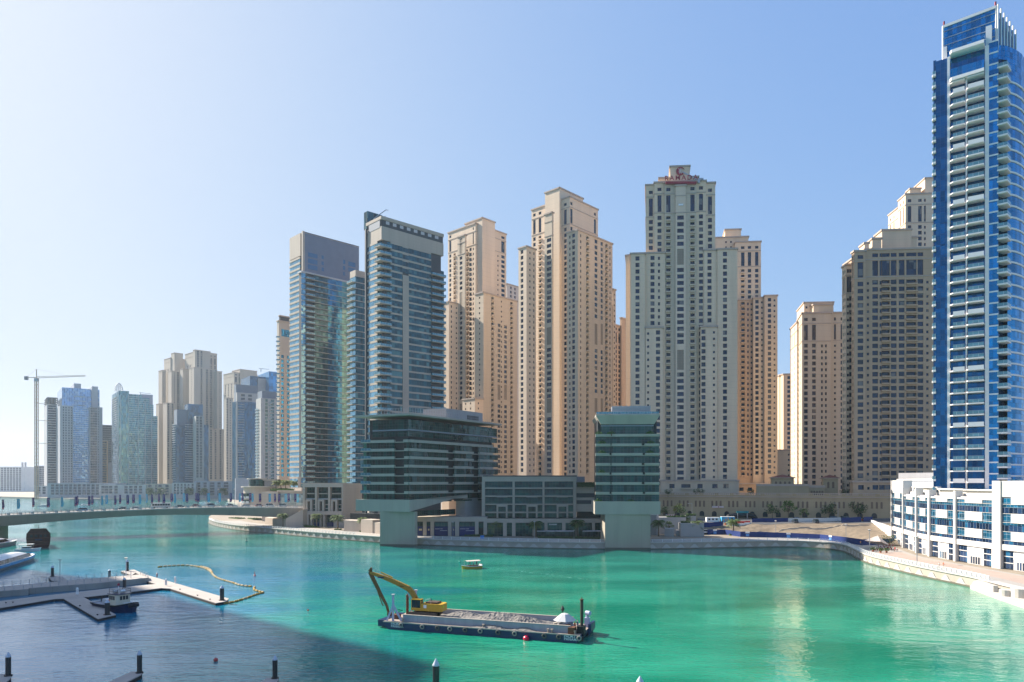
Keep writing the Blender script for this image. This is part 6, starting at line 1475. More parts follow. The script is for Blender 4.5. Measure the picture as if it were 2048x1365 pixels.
for px0, px1, D, z0, lab in ((1334, 1372, 333, 1036, 'hedge on top of the back planter wall'), (1372, 1392, 336, 1032, 'hedge on the right-hand upper planter wall'), (1361, 1380, 319, 1047, 'hedge spilling over the stepped planter wall')):
    z = zp(z0, D); leafmass('hedge', lab, 'hedge', [(atD(px0, D), atD(px1, D-1), 5, z, z+.8)], [HG_[2], HG_[0]], dens=7)
p0, p1 = atD(540, 447), atD(592, 440); leafmass('hedge', 'green bed at the foot of the roof garden palms', 'hedge', [(p0, p1, 10, zp(982, 447), zp(978, 447))], HG_, dens=4, s=.5)
leafmass('hedge', 'shrubs on the roof terrace left of the right glass block', 'hedge', [(atD(1156, 324), atD(1190, 324), 6, zp(974, 325), zp(966, 325))], [HG_[2], HG_[0]], dens=6, s=.45)
# broadleaf trees
def tree(h, r, ms, seed, name='street_tree', n=420, s=.34, gaps=.35):
    random.seed(seed); root = empty(name, 'x', 'tree', (0, 0, 0)); t = MB(); t.tube([(0, 0, 0), (.1, 0, h*.25), (0, .1, h*.5)], [.18, .14, .1], TRK, n=6); cl = []
    for k in range(9):
        a = k*2.4; rr = r*random.uniform(.25, .8); c = Vector((math.cos(a)*rr, math.sin(a)*rr, h*random.uniform(.45, .92))); cl.append((c, r*random.uniform(.28, .5))); t.tube([(0, .05, h*.4), (c.x*.6, c.y*.6, c.z*.85), tuple(c)], [.09, .05, .02], TRK, n=4)
    part(t, 'trunk', root); c_ = MB()
    for i in range(n):
        c, R_ = random.choice(cl); d = Vector((random.gauss(0, 1), random.gauss(0, 1), random.gauss(0, .8))).normalized()*R_*random.uniform(.4, 1.1); p = c+d
        u = Vector((random.gauss(0, 1), random.gauss(0, 1), random.gauss(0, 1))).normalized()*s*random.uniform(.6, 1.2); v = u.cross(Vector((random.gauss(0, 1), random.gauss(0, 1), 1))).normalized()*s*.6
        c_.face([p-u, p+v, p+u, p-v], ms[i % len(ms)])
    part(c_, 'crown', root); return root
tD = tree(7.5, 3.4, [HG_[2], HG_[0], HG_[2]], 21); tL = tree(6.5, 2.6, [HG_[1], HG_[0]], 22, n=300); tG = tree(7, 2.6, [mat('yellow_green_leaf', (.24, .26, .03), var=.3)], 23, n=260); tF = tree(10, 5, [HG_[2], HG_[0]], 25, n=600, s=.6)
def up(px, D): p = atD(px, D); return Vector((p.x, p.y, upz(px, D)))
for px, D, pr, s, lab in ((1545, 357, tD, 1.0, 'dark tree before the podium wall, under the narrow end of the pavilion'), (1577, 356, tL, 1.3, 'taller sparse tree before the podium wall below the red roofed pavilion'), (1608, 354, tL, .8, 'small sparse tree before the podium wall left of the bushy dark one'), (1658, 352, tD, 1.1, 'bushy dark tree before the podium wall below the red roofed turret'), (1718, 349, tD, 1.05, 'spreading dark tree before the podium wall, below the broad brown tower')):
    place(pr, up(px, D), random.uniform(0, 6), lab, USED, 'trees in front of the podium wall', s*1.1)
for px, D, y, pr, s, lab in ((1328, 350, 1036, tD, .8, 'round dark tree between the right glass block and the yellow green tree'), (1352, 362, 1034, tG, 1.0, 'thin yellow green tree before the podium wall'), (1362, 350, 1036, tD, .85, 'round dark tree right of the yellow green tree'), (1373, 334, 1050, tD, .7, 'small dark tree on the planter wall'), (1338, 326, 1066, tL, .8, 'small green tree growing inside the stepped planter walls')):
    p = atD(px, D); place(pr, (p.x, p.y, zp(y, D)), random.uniform(0, 6), lab, USED, 'trees beside the planter walls', s)
for px, lab in ((300, 'dark tree on the far bank below the pale sand pair, left of the other'), (322, 'dark tree on the far bank below the pale sand pair, right of the other'), (408, 'dark tree on the far bank before the grey terraced flats'), (446, 'dark tree on the far bank near the deep blue glass tower'), (378, 'dark tree on the far bank at the arcaded building')):
    p = atD(px, 1076); place(tF, (p.x, p.y, GZ), px, lab, USED, 'trees on the far bank', 1.5)
for px, D, lab in ((1336, 378, 'leftmost dark shrub tree on the podium terrace below the hotel'), (1392, 378, 'dark shrub tree on the podium terrace beside the blue terrace doors'), (1402, 378, 'second dark shrub tree by the blue terrace doors'), (1502, 380, 'wide dark tree on the podium terrace right of the hotel'), (1688, 366, 'dark tree on the podium terrace below the broad brown tower'), (1705, 364, 'darker tree beside it on the terrace below the broad brown tower')):
    p = atD(px, D); place(tD, (p.x, p.y, zp(990, 378)-1.2), px, lab, USED, 'trees on the podium terrace', .62)
# promenade lamps
ll = lamp_proto(6.5, 'promenade_lamp')
for px, y, s, lab in ((572, 1055, 1.0, 'promenade lamp beside the palm at the bridge end'), (906, 1076, 1.0, 'promenade lamp before the navy shop hoardings'), (1069, 1079, 1.1, 'promenade lamp left of the glazed cafe pavilion'), (1148, 1079, .55, 'short promenade lamp between the cafe pavilions'), (1551.5, 1073, 1.0, 'thin promenade lamp before the middle of the blue hoarding'), (1692, 1083, 1.0, 'promenade lamp before the right end of the blue hoarding'), (1739, 1101, 1.05, 'promenade lamp beside the beige parasol'), (1834, 1127, 1.15, 'promenade lamp before the white building')):
    place(ll, gp(px, y, GZ), 0, lab, USED, 'promenade lamps', s)
l2 = lamp_proto(9, 'road_lamp', arm=1.6)
for px, D, s, lab in ((1384, 352, 1.0, 'tall road lamp before the podium wall below the hotel'), (1676, 340, 1.0, 'tall road lamp with an arm beside the blue and white hoardings')):
    place(l2, up(px, D), 0, lab, USED, 'road lamps on the upper road', s)
# ================================================================ building site
NB = mat('royal_blue_hoarding', (.010, .03, .15), var=.2, joint=(2.4, 40, .06)); WH = mat('white_hoarding', (.62, .62, .60), var=.1, joint=(2.4, 40, .05)); LBL = mat('hoarding_logo_panel', (.10, .28, .62))
def hoard(name, label, pts, h, m, logos=()):
    root = empty(name, label, 'hoarding', pts[0]); o_ = pts[0]; n = 0
    for a, c in zip(pts, pts[1:]):
        mb = MB(); A, B = a.xy, c.xy; t = (B-A).normalized(); nn = Vector((t.y, -t.x))
        mb.face([(A.x+nn.x*.05, A.y+nn.y*.05, a.z-.3), (B.x+nn.x*.05, B.y+nn.y*.05, c.z-.3), (B.x+nn.x*.05, B.y+nn.y*.05, c.z+h), (A.x+nn.x*.05, A.y+nn.y*.05, a.z+h)], m); mb.face([(A.x-nn.x*.05, A.y-nn.y*.05, a.z-.3), (A.x-nn.x*.05, A.y-nn.y*.05, a.z+h), (B.x-nn.x*.05, B.y-nn.y*.05, c.z+h), (B.x-nn.x*.05, B.y-nn.y*.05, c.z-.3)], m)
        mb.face([(A.x+nn.x*.05, A.y+nn.y*.05, a.z+h), (B.x+nn.x*.05, B.y+nn.y*.05, c.z+h), (B.x-nn.x*.05, B.y-nn.y*.05, c.z+h), (A.x-nn.x*.05, A.y-nn.y*.05, a.z+h)], m)
        mb.build('panel_run', root, origin=o_)
    for px in logos:
        a, c = next((a, c) for a, c in zip(pts, pts[1:]) if CX+a.x/a.y*F <= px <= CX+c.x/c.y*F); q = along(a.xy, (c.xy-a.xy).normalized(), px); t = (c.xy-a.xy).normalized(); m = MB(); m.obox(q-t*.7, q+t*.7, .06, .12, a.z+h*.12, a.z+h*.6, LBL); m.obox(q-t*.9, q+t*.9, .06, .14, a.z+h*.72, a.z+h*1.02, WHITEP); m.build('logo_panel', root, origin=o_)
hoard('site_hoarding', 'long curved royal blue hoarding between the promenade and the sand bank', [gp(x, y, GZ) for x, y in ((1415, 1069.5), (1450, 1069.5), (1481, 1074), (1530, 1075), (1580, 1077), (1640, 1080), (1690, 1086), (1725, 1091), (1788, 1089))], 2.3, NB, (1430, 1495, 1577, 1661))
def upts(l, D): return [up(x, D) for x in l]
hoard('site_hoarding', 'short royal blue hoarding on the upper road below the hotel', upts((1378, 1400, 1424, 1446), 338), 2.2, NB)
hoard('site_hoarding', 'royal blue hoarding on the upper road, right of the red and white barriers', upts((1504, 1528, 1552, 1576), 345), 1.9, NB)
hoard('site_hoarding', 'long white hoarding on the upper road', upts((1576.5, 1600, 1625, 1650, 1682), 344), 1.9, WH)
hoard('site_hoarding', 'royal blue hoarding at the right end of the upper road', upts((1683, 1700, 1710, 1722), 334), 2.4, NB); hoard('site_hoarding', 'last short royal blue hoarding beside the white ramp wall', upts((1727, 1735, 1745), 333), 2.4, NB)
RW = [mat('barrier_red', (.55, .03, .03), var=.1), mat('barrier_white', (.7, .7, .68), var=.1)]
def barrier_proto(k):
    root = empty('traffic_barrier', 'x', 'barrier', (0, 0, 0)); m = MB(); m.prism([(-.55, -.3), (.55, -.3), (.55, .3), (-.55, .3)], 0, .45, RW[k]); m.prism([(-.55, -.14), (.55, -.14), (.55, .14), (-.55, .14)], .45, 1.05, RW[k]); part(m, 'body', root); m = MB(); m.box(-.6, -.55, -.1, .1, .2, .9, RW[k]); part(m, 'lug', root); return root
br_, bw_ = barrier_proto(0), barrier_proto(1)
for i in range(22):
    px = 1452+i*2.3+(.6 if i % 2 else 0); lay = 340 if i < 8 or i % 2 else 343; g = up(px, lay); place(br_ if i % 2 == 0 else bw_, g, .2*math.sin(i), ('red' if i % 2 == 0 else 'white')+' plastic barrier in the row between the blue hoardings, '+(ordinal(i//2)+' '+('red' if i % 2 == 0 else 'white')+' one from the left'), USED, 'plastic barriers on the road')
def simple(name, label, cat, g, parts, rz=0, group=None):
    root = empty(name, label, cat, g, rz, group)
    for nm, fn in parts: m = MB(); fn(m); m.build(nm, root)
    return root
CYK = mat('cyan_kiosk', (.06, .38, .60)); TEALS = mat('teal_sign', (.02, .22, .24)); BLK = mat('black_canopy', (.015, .015, .018), rough=.4)
simple('site_cabin', 'bright cyan cabin beside the red and white barriers', 'cabin', up(1455, 350), [('body', lambda m: m.box(-3.2, 3.2, -1.2, 1.2, 0, 2.6, CYK)), ('roof', lambda m: m.box(-3.3, 3.3, -1.3, 1.3, 2.61, 2.75, WHITEP)), ('mural', lambda m: [m.box(-2.6+i*1.1, -2.0+i*1.1, -1.24, -1.2, .4, 1.2+.5*(i % 3), mat('mural_tan', (.5, .35, .12))) for i in range(5)]), ('window', lambda m: m.box(1.2, 2.4, -1.25, -1.2, 1.2, 2.1, DARK))])
simple('metro_entrance', 'low black curved canopy with a teal sign before the podium wall', 'canopy', up(1483, 364), [('canopy', lambda m: m.tube([(-7.5, 0, .2), (-6.5, 0, 1.4), (-3, 0, 2.0), (4, 0, 2.0), (6.5, 0, 1.4), (7.2, 0, .2)], 1.3, BLK, n=10)), ('sign', lambda m: m.box(-3, 3.2, -1.6, -1.3, 3.2, 4.3, TEALS)), ('sign_post', lambda m: (m.box(-2.6, -2.3, -1.5, -1.3, 0, 3.2, STEEL), m.box(2.3, 2.6, -1.5, -1.3, 0, 3.2, STEEL)))])
simple('white_cabin', 'white site cabin below the pink fascia sign, left of the cyan cabin', 'cabin', up(1425, 352), [('body', lambda m: m.box(-3.2, 3.2, -1.2, 1.2, 0, 2.2, WHITEP)), ('window', lambda m: [m.box(-2.4+i*1.8, -1.4+i*1.8, -1.24, -1.2, .9, 1.7, DARK) for i in range(3)])])
simple('fascia_sign', 'long pale pink sign board fixed low on the podium wall', 'sign', (atD(1437, 372).x, atD(1437, 372).y, zp(1016, 372)), [('board', lambda m: m.box(-3.3, 3.3, -.1, .1, 0, .9, mat('pale_pink', (.6, .5, .5)))), ('red_mark', lambda m: m.box(-.3, .3, -.14, -.1, .2, .7, RED))])
simple('market_stall', 'pink and white striped stall roof beside the dark round trees', 'stall', (atD(1341, 356).x, atD(1341, 356).y, zp(1040, 356)), [('roof', lambda m: [m.box(-2.2+i*.55, -1.65+i*.55, -1, 1, 2.2, 2.5, mat('stall_pink', (.65, .12, .25)) if i % 2 else WHITEP) for i in range(8)]), ('counter', lambda m: m.box(-2.1, 2.1, -.8, .8, 0, 1.0, mat('stall_pink', (0, 0, 0)))), ('post', lambda m: (m.box(-2.1, -2, -.9, -.8, 0, 2.2, STEEL), m.box(2, 2.1, -.9, -.8, 0, 2.2, STEEL)))])
for px, D, c, L, rz, lab in ((1398, 337, SLV, 4.6, .2, 'silver car parked behind the large silver off-road car'), (1410, 331, WHT, 5.0, .15, 'large silver off-road car parked by the stepped planter walls'), (1590, 340, DRK, 5.0, 1.5, 'dark pickup facing forward before the white hoarding, left one'), (1631, 339, DRK, 5.2, 1.5, 'dark pickup facing forward before the white hoarding, right one'), (1593, 352, BLUC, 4.6, .1, 'pale blue car half hidden behind the left of the white hoarding'), (1648, 352, DRK, 4.6, .1, 'dark car half hidden behind the middle of the white hoarding'), (1668, 351, BLUC, 5.0, .1, 'blue off-road car half hidden behind the right of the white hoarding'), (1691, 350, BLK and (.02, .02, .02), 5.2, .1, 'black van before the podium wall at the right'), (1733, 338, REDC, 4.5, .1, 'red car beside the white ramp wall')):
    o = car(c, 'parked', L); o.location = up(px, D); o.rotation_euler = (0, 0, rz); o['label'] = lab; o['group'] = 'parked cars on the upper road'
m = MB()
for i in range(34):
    a, c = up(1490+i*7.4, 329-(i*.25)), up(1490+(i+1)*7.4, 329-(i+1)*.25); m.bar(a+Vector((0, 0, .35)), c+Vector((0, 0, .35)), .3, .7, SLAB)
tag(m.build('crash_barrier', origin=up(1490, 329), loc=up(1490, 329)), 'long low concrete crash barrier along the edge of the upper road', 'barrier')
# terrace parasol, tables, plants and people by the white building
PT = mat('beige_canvas', (.58, .47, .41), var=.15); g = gp(1752, 1098, GZ)
def parasol(m):
    q = [(-3, -3), (3, -3), (3, 3), (-3, 3)]
    for i in range(4):
        a, c = q[i], q[(i+1) % 4]
        for s in range(3):
            f0, f1 = s/3, (s+1)/3; P0 = Vector((a[0]+(c[0]-a[0])*f0, a[1]+(c[1]-a[1])*f0, -.15*math.sin(f0*math.pi))); P1 = Vector((a[0]+(c[0]-a[0])*f1, a[1]+(c[1]-a[1])*f1, -.15*math.sin(f1*math.pi))); m.face([P0+Vector((0, 0, 2.3)), P1+Vector((0, 0, 2.3)), (0, 0, 4.9)], PT)
pr = empty('parasol', 'large tilted beige parasol shading cafe tables by the white building', 'parasol', g); mm = MB(); parasol(mm); o = mm.build('canopy', pr); o.rotation_euler = (0, .25, .6); mm = MB(); mm.tube([(0, 0, 0), (.2, 0, 4.6)], .06, STEEL, n=6); mm.build('pole', pr)
for i, (px, y) in enumerate(((1755, 1103), (1766, 1101), (1775, 1099), (1772, 1094), (1783, 1100), (1762, 1096), (1789, 1103), (1780, 1094))):
    labs = ['under the beige parasol', 'right of the parasol, front row', 'in the middle of the front row', 'in the middle of the back row', 'before the corner of the white building', 'behind the parasol pole', 'nearest the entrance of the white building', 'at the back by the blue hoarding']
    gg = gp(px, y, GZ); t = empty('cafe_table', 'small dark cafe table with seats '+labs[i], 'table', gg, group='cafe tables'); m = MB(); m.tube([(0, 0, .72), (0, 0, .76)], .45, WHITEP if i % 2 else mat('dark_wood', (.10, .05, .03)), n=10); m.build('table_top', t); m = MB(); m.tube([(0, 0, 0), (0, 0, .72)], .06, BLACK, n=6); m.build('leg', t)
    for a in (0, 2.1, 4.2):
        c = empty('cafe_chair', ('chair %s of the cafe table ' % {0: 'right', 2.1: 'behind', 4.2: 'in front'}[a])+labs[i], 'chair', gg+Vector((math.cos(a)*.9, math.sin(a)*.9, 0)), a, group='cafe chairs'); m = MB(); m.box(-.22, .22, -.22, .22, .40, .46, mat('maroon_seat', (.16, .03, .04))); m.build('seat', c); m = MB(); m.box(.18, .23, -.22, .22, .46, .9, mat('maroon_seat', (0, 0, 0))); m.build('backrest', c)
        for x in (-.19, .19):
            for yy in (-.19, .19): m = MB(); m.box(x-.02, x+.02, yy-.02, yy+.02, 0, .4, BLACK); m.build('leg', c)
for i, (px, y) in enumerate(((1746, 1104), (1761, 1106), (1773, 1106), (1768, 1090), (1778, 1091), (1787, 1090))):
    gg = gp(px, y, GZ); labs = ['at the left foot of the parasol', 'in the front row, left', 'in the front row, right', 'by the blue hoarding, left', 'by the blue hoarding, middle', 'by the blue hoarding, beside the white building']; s_ = empty('potted_shrub', 'bushy potted shrub '+labs[i]+' of the cafe', 'plant', gg, group='cafe plants'); m = MB(); m.lathe([(.3, 0), (.42, .6), (0, .6)], (0, 0, 0), MC['terracotta'], n=8); m.build('pot', s_); m = MB(); hh = 1.0 if y > 1100 else 3.0
    for k in range(120): p = Vector((random.gauss(0, .45 if hh < 2 else 1), random.gauss(0, .45), .7+random.random()*hh)); u = Vector((random.gauss(0, 1), random.gauss(0, 1), random.gauss(0, 1))).normalized()*.16; v = u.cross(Vector((0, 1, random.gauss(0, 1)))).normalized()*.12; m.face([p-u, p+v, p+u, p-v], HG_[k % 3])
    m.build('foliage', s_)
SKIN = mat('skin', (.42, .24, .16), var=.05); HAIR = mat('dark_hair', (.02, .015, .01))
def person(label, g, rz, shirt, pants, sit=False, group=None, stride=.15):
    """one skinned figure; clothing colours by height"""
    J = {'pel': (0, 0, .95), 'wai': (0, 0, 1.1), 'che': (0, .02, 1.35), 'nek': (0, .02, 1.52), 'hd0': (0, .0, 1.62), 'hd1': (0, .0, 1.74)}
    Rr = {'pel': .15, 'wai': .13, 'che': .16, 'nek': .055, 'hd0': .09, 'hd1': .085}; E = [('pel', 'wai'), ('wai', 'che'), ('che', 'nek'), ('nek', 'hd0'), ('hd0', 'hd1')]
    for s, e in (('l', 1), ('r', -1)):
        st = stride*e; J.update({'hip'+s: (.1*e, 0, .9), 'kne'+s: (.11*e, -st*.6-.02, .5), 'ank'+s: (.11*e, -st*1.0, .09), 'toe'+s: (.12*e, -st-.17, .04), 'sho'+s: (.19*e, .02, 1.44), 'elb'+s: (.25*e, .05+st*.5, 1.16), 'wri'+s: (.25*e, -.06+st, .93), 'han'+s: (.24*e, -.1+st, .84)})
        Rr.update({'hip'+s: .1, 'kne'+s: .06, 'ank'+s: .04, 'toe'+s: .035, 'sho'+s: .06, 'elb'+s: .042, 'wri'+s: .03, 'han'+s: .035}); E += [('pel', 'hip'+s), ('hip'+s, 'kne'+s), ('kne'+s, 'ank'+s), ('ank'+s, 'toe'+s), ('che', 'sho'+s), ('sho'+s, 'elb'+s), ('elb'+s, 'wri'+s), ('wri'+s, 'han'+s)]
    ks = list(J); me = bpy.data.meshes.new('person'); me.from_pydata([J[k] for k in ks], [(ks.index(a), ks.index(b)) for a, b in E], []); o = bpy.data.objects.new('person', me); COL.objects.link(o)
    sk = o.modifiers.new('skin', 'SKIN'); sv = me.skin_vertices[0].data
    for i, k in enumerate(ks): sv[i].radius = (Rr[k], Rr[k]); sv[i].use_root = (k == 'pel')
    o.modifiers.new('sub', 'SUBSURF').levels = 1
    me2 = bpy.data.meshes.new_from_object(o.evaluated_get(bpy.context.evaluated_depsgraph_get())); o.modifiers.clear(); o.data = me2
    sm = mat('shirt_%d_%d_%d' % tuple(int(c*100) for c in shirt), shirt); pm = mat('trousers_%d_%d_%d' % tuple(int(c*100) for c in pants), pants)
    for m in (SKIN, sm, pm, HAIR): me2.materials.append(m)
    for p in me2.polygons:
        c = p.center; p.use_smooth = True
        p.material_index = 3 if (c.z > 1.70 or (c.z > 1.6 and c.y > .03)) else 0 if c.z > 1.5 or (abs(c.x) > .2 and c.z < 1.15) else 1 if c.z > .95 else 2 if c.z > .12 else 3
    o.location = g; o.rotation_euler = (0, 0, rz); tag(o, label, 'person', group); return o
for px, y, rz, sh, pa, lab in ((1751, 1104, .5, (.75, .75, .75), (.5, .03, .05), 'person in a white shirt and red trousers standing before the parasol'), (1790, 1104, 2, (.5, .05, .05), (.5, .35, .25), 'person in a red top walking past the end of the cafe tables'), (1878, 1137, 1.2, (.6, .55, .5), (.03, .03, .05), 'person strolling on the promenade before the white building, left of a pair'), (1887, 1136, 1.4, (.65, .2, .12), (.4, .3, .22), 'person in an orange top strolling right of the other on the promenade'), (1817, 1097, 0, (.55, .04, .04), (.03, .03, .03), 'person in red at a shop door of the white building'), (1721, 1091, .2, (.6, .25, .1), (.05, .05, .1), 'person in an orange top by the railing left of the parasol')):
    person(lab, gp(px, y, GZ), rz, sh, pa)
for k, (px, y) in enumerate(((1764, 1102), (1770, 1099), (1778, 1102))):
    person('person standing among the cafe tables, '+['left', 'middle', 'right'][k]+' of the three', gp(px, y, GZ), k*2, [(.1, .1, .2), (.5, .45, .45), (.12, .03, .03)][k], (.04, .04, .05), stride=.04)
simple('blue_crate', 'bright blue box standing on the shaded promenade', 'box', gp(964.5, 1078, GZ), [('body', lambda m: m.box(-.8, .8, -.5, .5, 0, 1.3, mat('bright_blue', (.02, .17, .5)))), ('lid', lambda m: m.box(-.85, .85, -.55, .55, 1.31, 1.42, mat('bright_blue', (0, 0, 0))))])
# culvert and boulders at the right edge of the quay
CUL = mat('pale_concrete', (.52, .48, .42)); cu = Bld('landing_stage', 'pale concrete landing with round drums below the quay at the right edge', gp(2000, 1190), 'landing stage')
q = [gp(1940, 1178).xy, gp(1975, 1192).xy, gp(2060, 1222).xy, gp(2110, 1215).xy, gp(2060, 1196).xy, gp(1962, 1168).xy]; cu.S('platform').prism([(p.x, p.y) for p in q], -1, .9, CUL)
for px, y, r, h in ((2012, 1192, 1.4, 1.4), (2040, 1195, 1.8, 2.0)): m = MB(); p = gp(px, y, .9); m.tube([(p.x, p.y, .9), (p.x, p.y, .9+h)], r, CUL, n=16); cu.Mn('drum', m)
m = MB(); a, c = gp(1962, 1172, 1.0), gp(1996, 1184, 1.0); m.obox(a.xy, c.xy, 0, 1.0, .9, 2.4, CUL); cu.Mn('kerb_wall', m); cu.finish()
# ================================================================ jetties and piles
DK = mat('bleached_deck', (.40, .35, .31), joint=(1.5, 30, .08), var=.2); DKS = mat('dark_pontoon_side', (.05, .035, .03)); QC = mat('stained_quay_concrete', (.33, .30, .26), streak=True, joint=(3.5, 30, .1), var=.35)
def slabpoly(name, label, pts, z, parent=None, thick=.45, cat='jetty'):
    P = [gp(x, y, z).xy for x, y in pts]; c = P[0]
    ar = sum(P[i].x*P[(i+1) % len(P)].y-P[(i+1) % len(P)].x*P[i].y for i in range(len(P)))
    if ar < 0: P = P[::-1]
    root = empty(name, label, cat, (c.x, c.y, 0)); m = MB(); m.prism([(p.x, p.y) for p in P], z-.14, z, DK); m.build('deck', root, origin=(c.x, c.y, 0)); m = MB(); cc = sum(P, Vector((0, 0)))/len(P)
    m.prism([(p.x+(cc.x-p.x)*.006, p.y+(cc.y-p.y)*.006) for p in P], -.4, z-.143, DKS); m.build('float', root, origin=(c.x, c.y, 0)); return root
slabpoly('pontoon', 'long floating pontoon with the tug berth, its right arm reaching out to the yellow boom', [(-60, 1206), (0, 1202.5), (60, 1195), (140, 1186), (218, 1177), (312, 1168.5), (286, 1160), (300, 1157), (271, 1146), (263, 1151), (242, 1142.5), (268, 1139.5), (294, 1150.5), (380, 1175), (458, 1197.5), (452, 1203), (432, 1206.5), (380, 1190), (341, 1177.5), (322, 1176.5), (240, 1186.5), (175, 1194), (166, 1194), (232, 1229.5), (196, 1238), (160, 1217), (127, 1197.5), (110, 1198), (0, 1216), (-60, 1227)], .6)
slabpoly('pontoon', 'small detached pontoon beyond the concrete quay', [(97, 1154.5), (104, 1152.5), (122, 1153.5), (137, 1162), (104, 1162)], .7)
slabpoly('pontoon', 'pontoon tip at the bottom left corner', [(-80, 1356), (-40, 1349), (21, 1348), (22, 1356), (0, 1375), (-80, 1400)], .6); slabpoly('pontoon', 'pontoon tip with a tall pile at the bottom, left of the middle', [(200, 1378), (214, 1366), (262, 1344), (284, 1343.5), (283, 1349), (250, 1366), (236, 1378)], .6); slabpoly('pontoon', 'pontoon tip just showing at the bottom edge below the third pile', [(505, 1376), (533, 1356.5), (557, 1355.5), (556, 1361), (540, 1376)], .6)
# concrete quay
qt = [(-60, 1196), (0, 1182.5), (56, 1178.5), (58, 1176.5), (190, 1167), (298, 1155.5), (297, 1150.5), (282, 1149), (264, 1150.5), (130, 1162), (0, 1174), (-60, 1180)]
P = [gp(x, y, 1.5).xy for x, y in qt]; c = P[1]; r = empty('concrete_quay', 'stained concrete quay wall with a walkway, running in from the left edge', 'quay', (c.x, c.y, 0)); m = MB(); m.prism([(p.x, p.y) for p in P], -1, 1.36, QC); m.build('wall', r, origin=(c.x, c.y, 0)); m = MB(); m.prism([(p.x, p.y) for p in P], 1.363, 1.5, DK); m.build('walkway', r, origin=(c.x, c.y, 0))
def rail(label, a, b, n, z=1.5):
    root = empty('quay_railing', label, 'railing', (a.x, a.y, z)); o_ = root.location.copy(); rr = MB()
    for h in (.4, .75, 1.1): rr.bar((a.x, a.y, z+h), (b.x, b.y, z+h), .03, .035, STEEL)
    rr.build('rails', root, origin=o_); t = (b-a).normalized(); nn = Vector((-t.y, t.x, 0))
    for i in range(n+1):
        q = a+(b-a)*i/n; m = MB(); m.bar((q.x, q.y, z), (q.x, q.y, z+.8), .09, .09, STEEL); m.bar((q.x, q.y, z+.8), (q.x+nn.x*.2, q.y+nn.y*.2, z+1.25), .08, .08, STEEL); m.build('railing_post', root, loc=(q.x-o_.x, q.y-o_.y, 0), origin=(q.x, q.y, z))
rail('railing on the near edge of the concrete quay', gp(-30, 1187, 1.5), gp(262, 1157.5, 1.5), 17); rail('railing on the far edge of the concrete quay', gp(-30, 1177, 1.5), gp(262, 1150.5, 1.5), 18); rail('short steel railing at the seaward end of the concrete quay', gp(281, 1149.5, 1.5), gp(296, 1155, 1.5), 3)
PIL = mat('black_pile', (.022, .02, .02), var=.3, rough=.4, spec=.6); CAPM = mat('grey_cone', (.50, .53, .58), rough=.35)
def pile(px, yt, yb, r, label, zb=0.0):
    g = gp(px, yb, zb); h = zp(yt, g.y); root = empty('mooring_pile', label, 'mooring pile', (g.x, g.y, 0), group='mooring piles'); m = MB(); hc = min(1.0, (h)*.16)+.1
    m.tube([(0, 0, -1.5), (0, 0, h-hc)], r, PIL, n=16); m.build('pile', root); m = MB(); m.lathe([(r*1.06, h-hc), (r*1.06, h-hc+.12), (r*.12, h-.04), (0, h)], (0, 0, 0), CAPM, n=16); m.build('cone_cap', root)
    if zb > .3: m = MB(); m.tube([(0, 0, zb-.1), (0, 0, zb+.12)], r*1.5, DKS, n=12); m.build('guide_ring', root)
for a in ((105, 1131, 1153.5, .36, 'black mooring pile on the small detached pontoon', .7), (219, 1139, 1153, .34, 'short black mooring pile behind the concrete quay'), (254.5, 1119, 1142.5, .42, 'black mooring pile behind the white lamp post at the pontoon root', .6), (249, 1155, 1180, .38, 'black mooring pile standing above the tug'), (214.5, 1199, 1230, .46, 'black mooring pile at the end of the finger beside the tug', .6), (444, 1170.5, 1201, .46, 'black mooring pile at the outer end of the long pontoon', .6), (16.5, 1304, 1352, .34, 'leftmost black mooring pile in the bottom left corner', .6), (279, 1300, 1346, .33, 'black mooring pile at the bottom, second from the left', .6), (550, 1310, 1357, .33, 'black mooring pile at the bottom, left of the dark water', .6), (872, 1317, 1400, .42, 'black mooring pile with a grey cone at the bottom centre'), (1280, 1352, 1425, .42, 'grey cone tip of a pile just showing at the bottom edge')): pile(*a)
def lifering(px, y, label, z=.6):
    g = gp(px, y, z); root = empty('lifebuoy_stand', label, 'lifebuoy stand', g); m = MB(); m.box(-.28, .28, -.06, .06, .15, 1.5, WHITEP); m.lathe([(.28, 0), (.2, .22), (0, .3)], (0, 0, 1.5), WHITEP, n=10); m.build('board', root)
    m = MB(); m.tube([(math.cos(k*.628)*.2, -.1, .95+math.sin(k*.628)*.2) for k in range(11)], .05, GREYW, n=5); m.build('ring', root)
lifering(154.5, 1190.5, 'white lifebuoy stand where the tug finger leaves the pontoon'); lifering(332, 1172, 'white lifebuoy stand at the corner of the outer pontoon arm'); lifering(350.5, 1167, 'white lifebuoy stand on the far side of the outer pontoon arm')
g = gp(314, 1155, .6); simple('fire_hydrant', 'small red hydrant post on the outer pontoon', 'hydrant', g, [('post', lambda m: m.tube([(0, 0, 0), (0, 0, .9)], .14, RED, n=8)), ('cap', lambda m: m.lathe([(.2, .9), (.2, 1.05), (0, 1.2)], (0, 0, 0), RED, n=8)), ('outlet', lambda m: m.tube([(-.25, 0, .6), (.25, 0, .6)], .09, RED, n=6))])
g = gp(120, 1165, 1.5); simple('quay_lamp', 'thin grey lamp post on the concrete quay', 'lamp post', g, [('pole', lambda m: m.tube([(0, 0, 0), (0, 0, 5.6)], .07, STEEL, n=6)), ('lamp_head', lambda m: m.box(-.4, .35, -.12, .12, 5.6, 5.8, STEEL))])
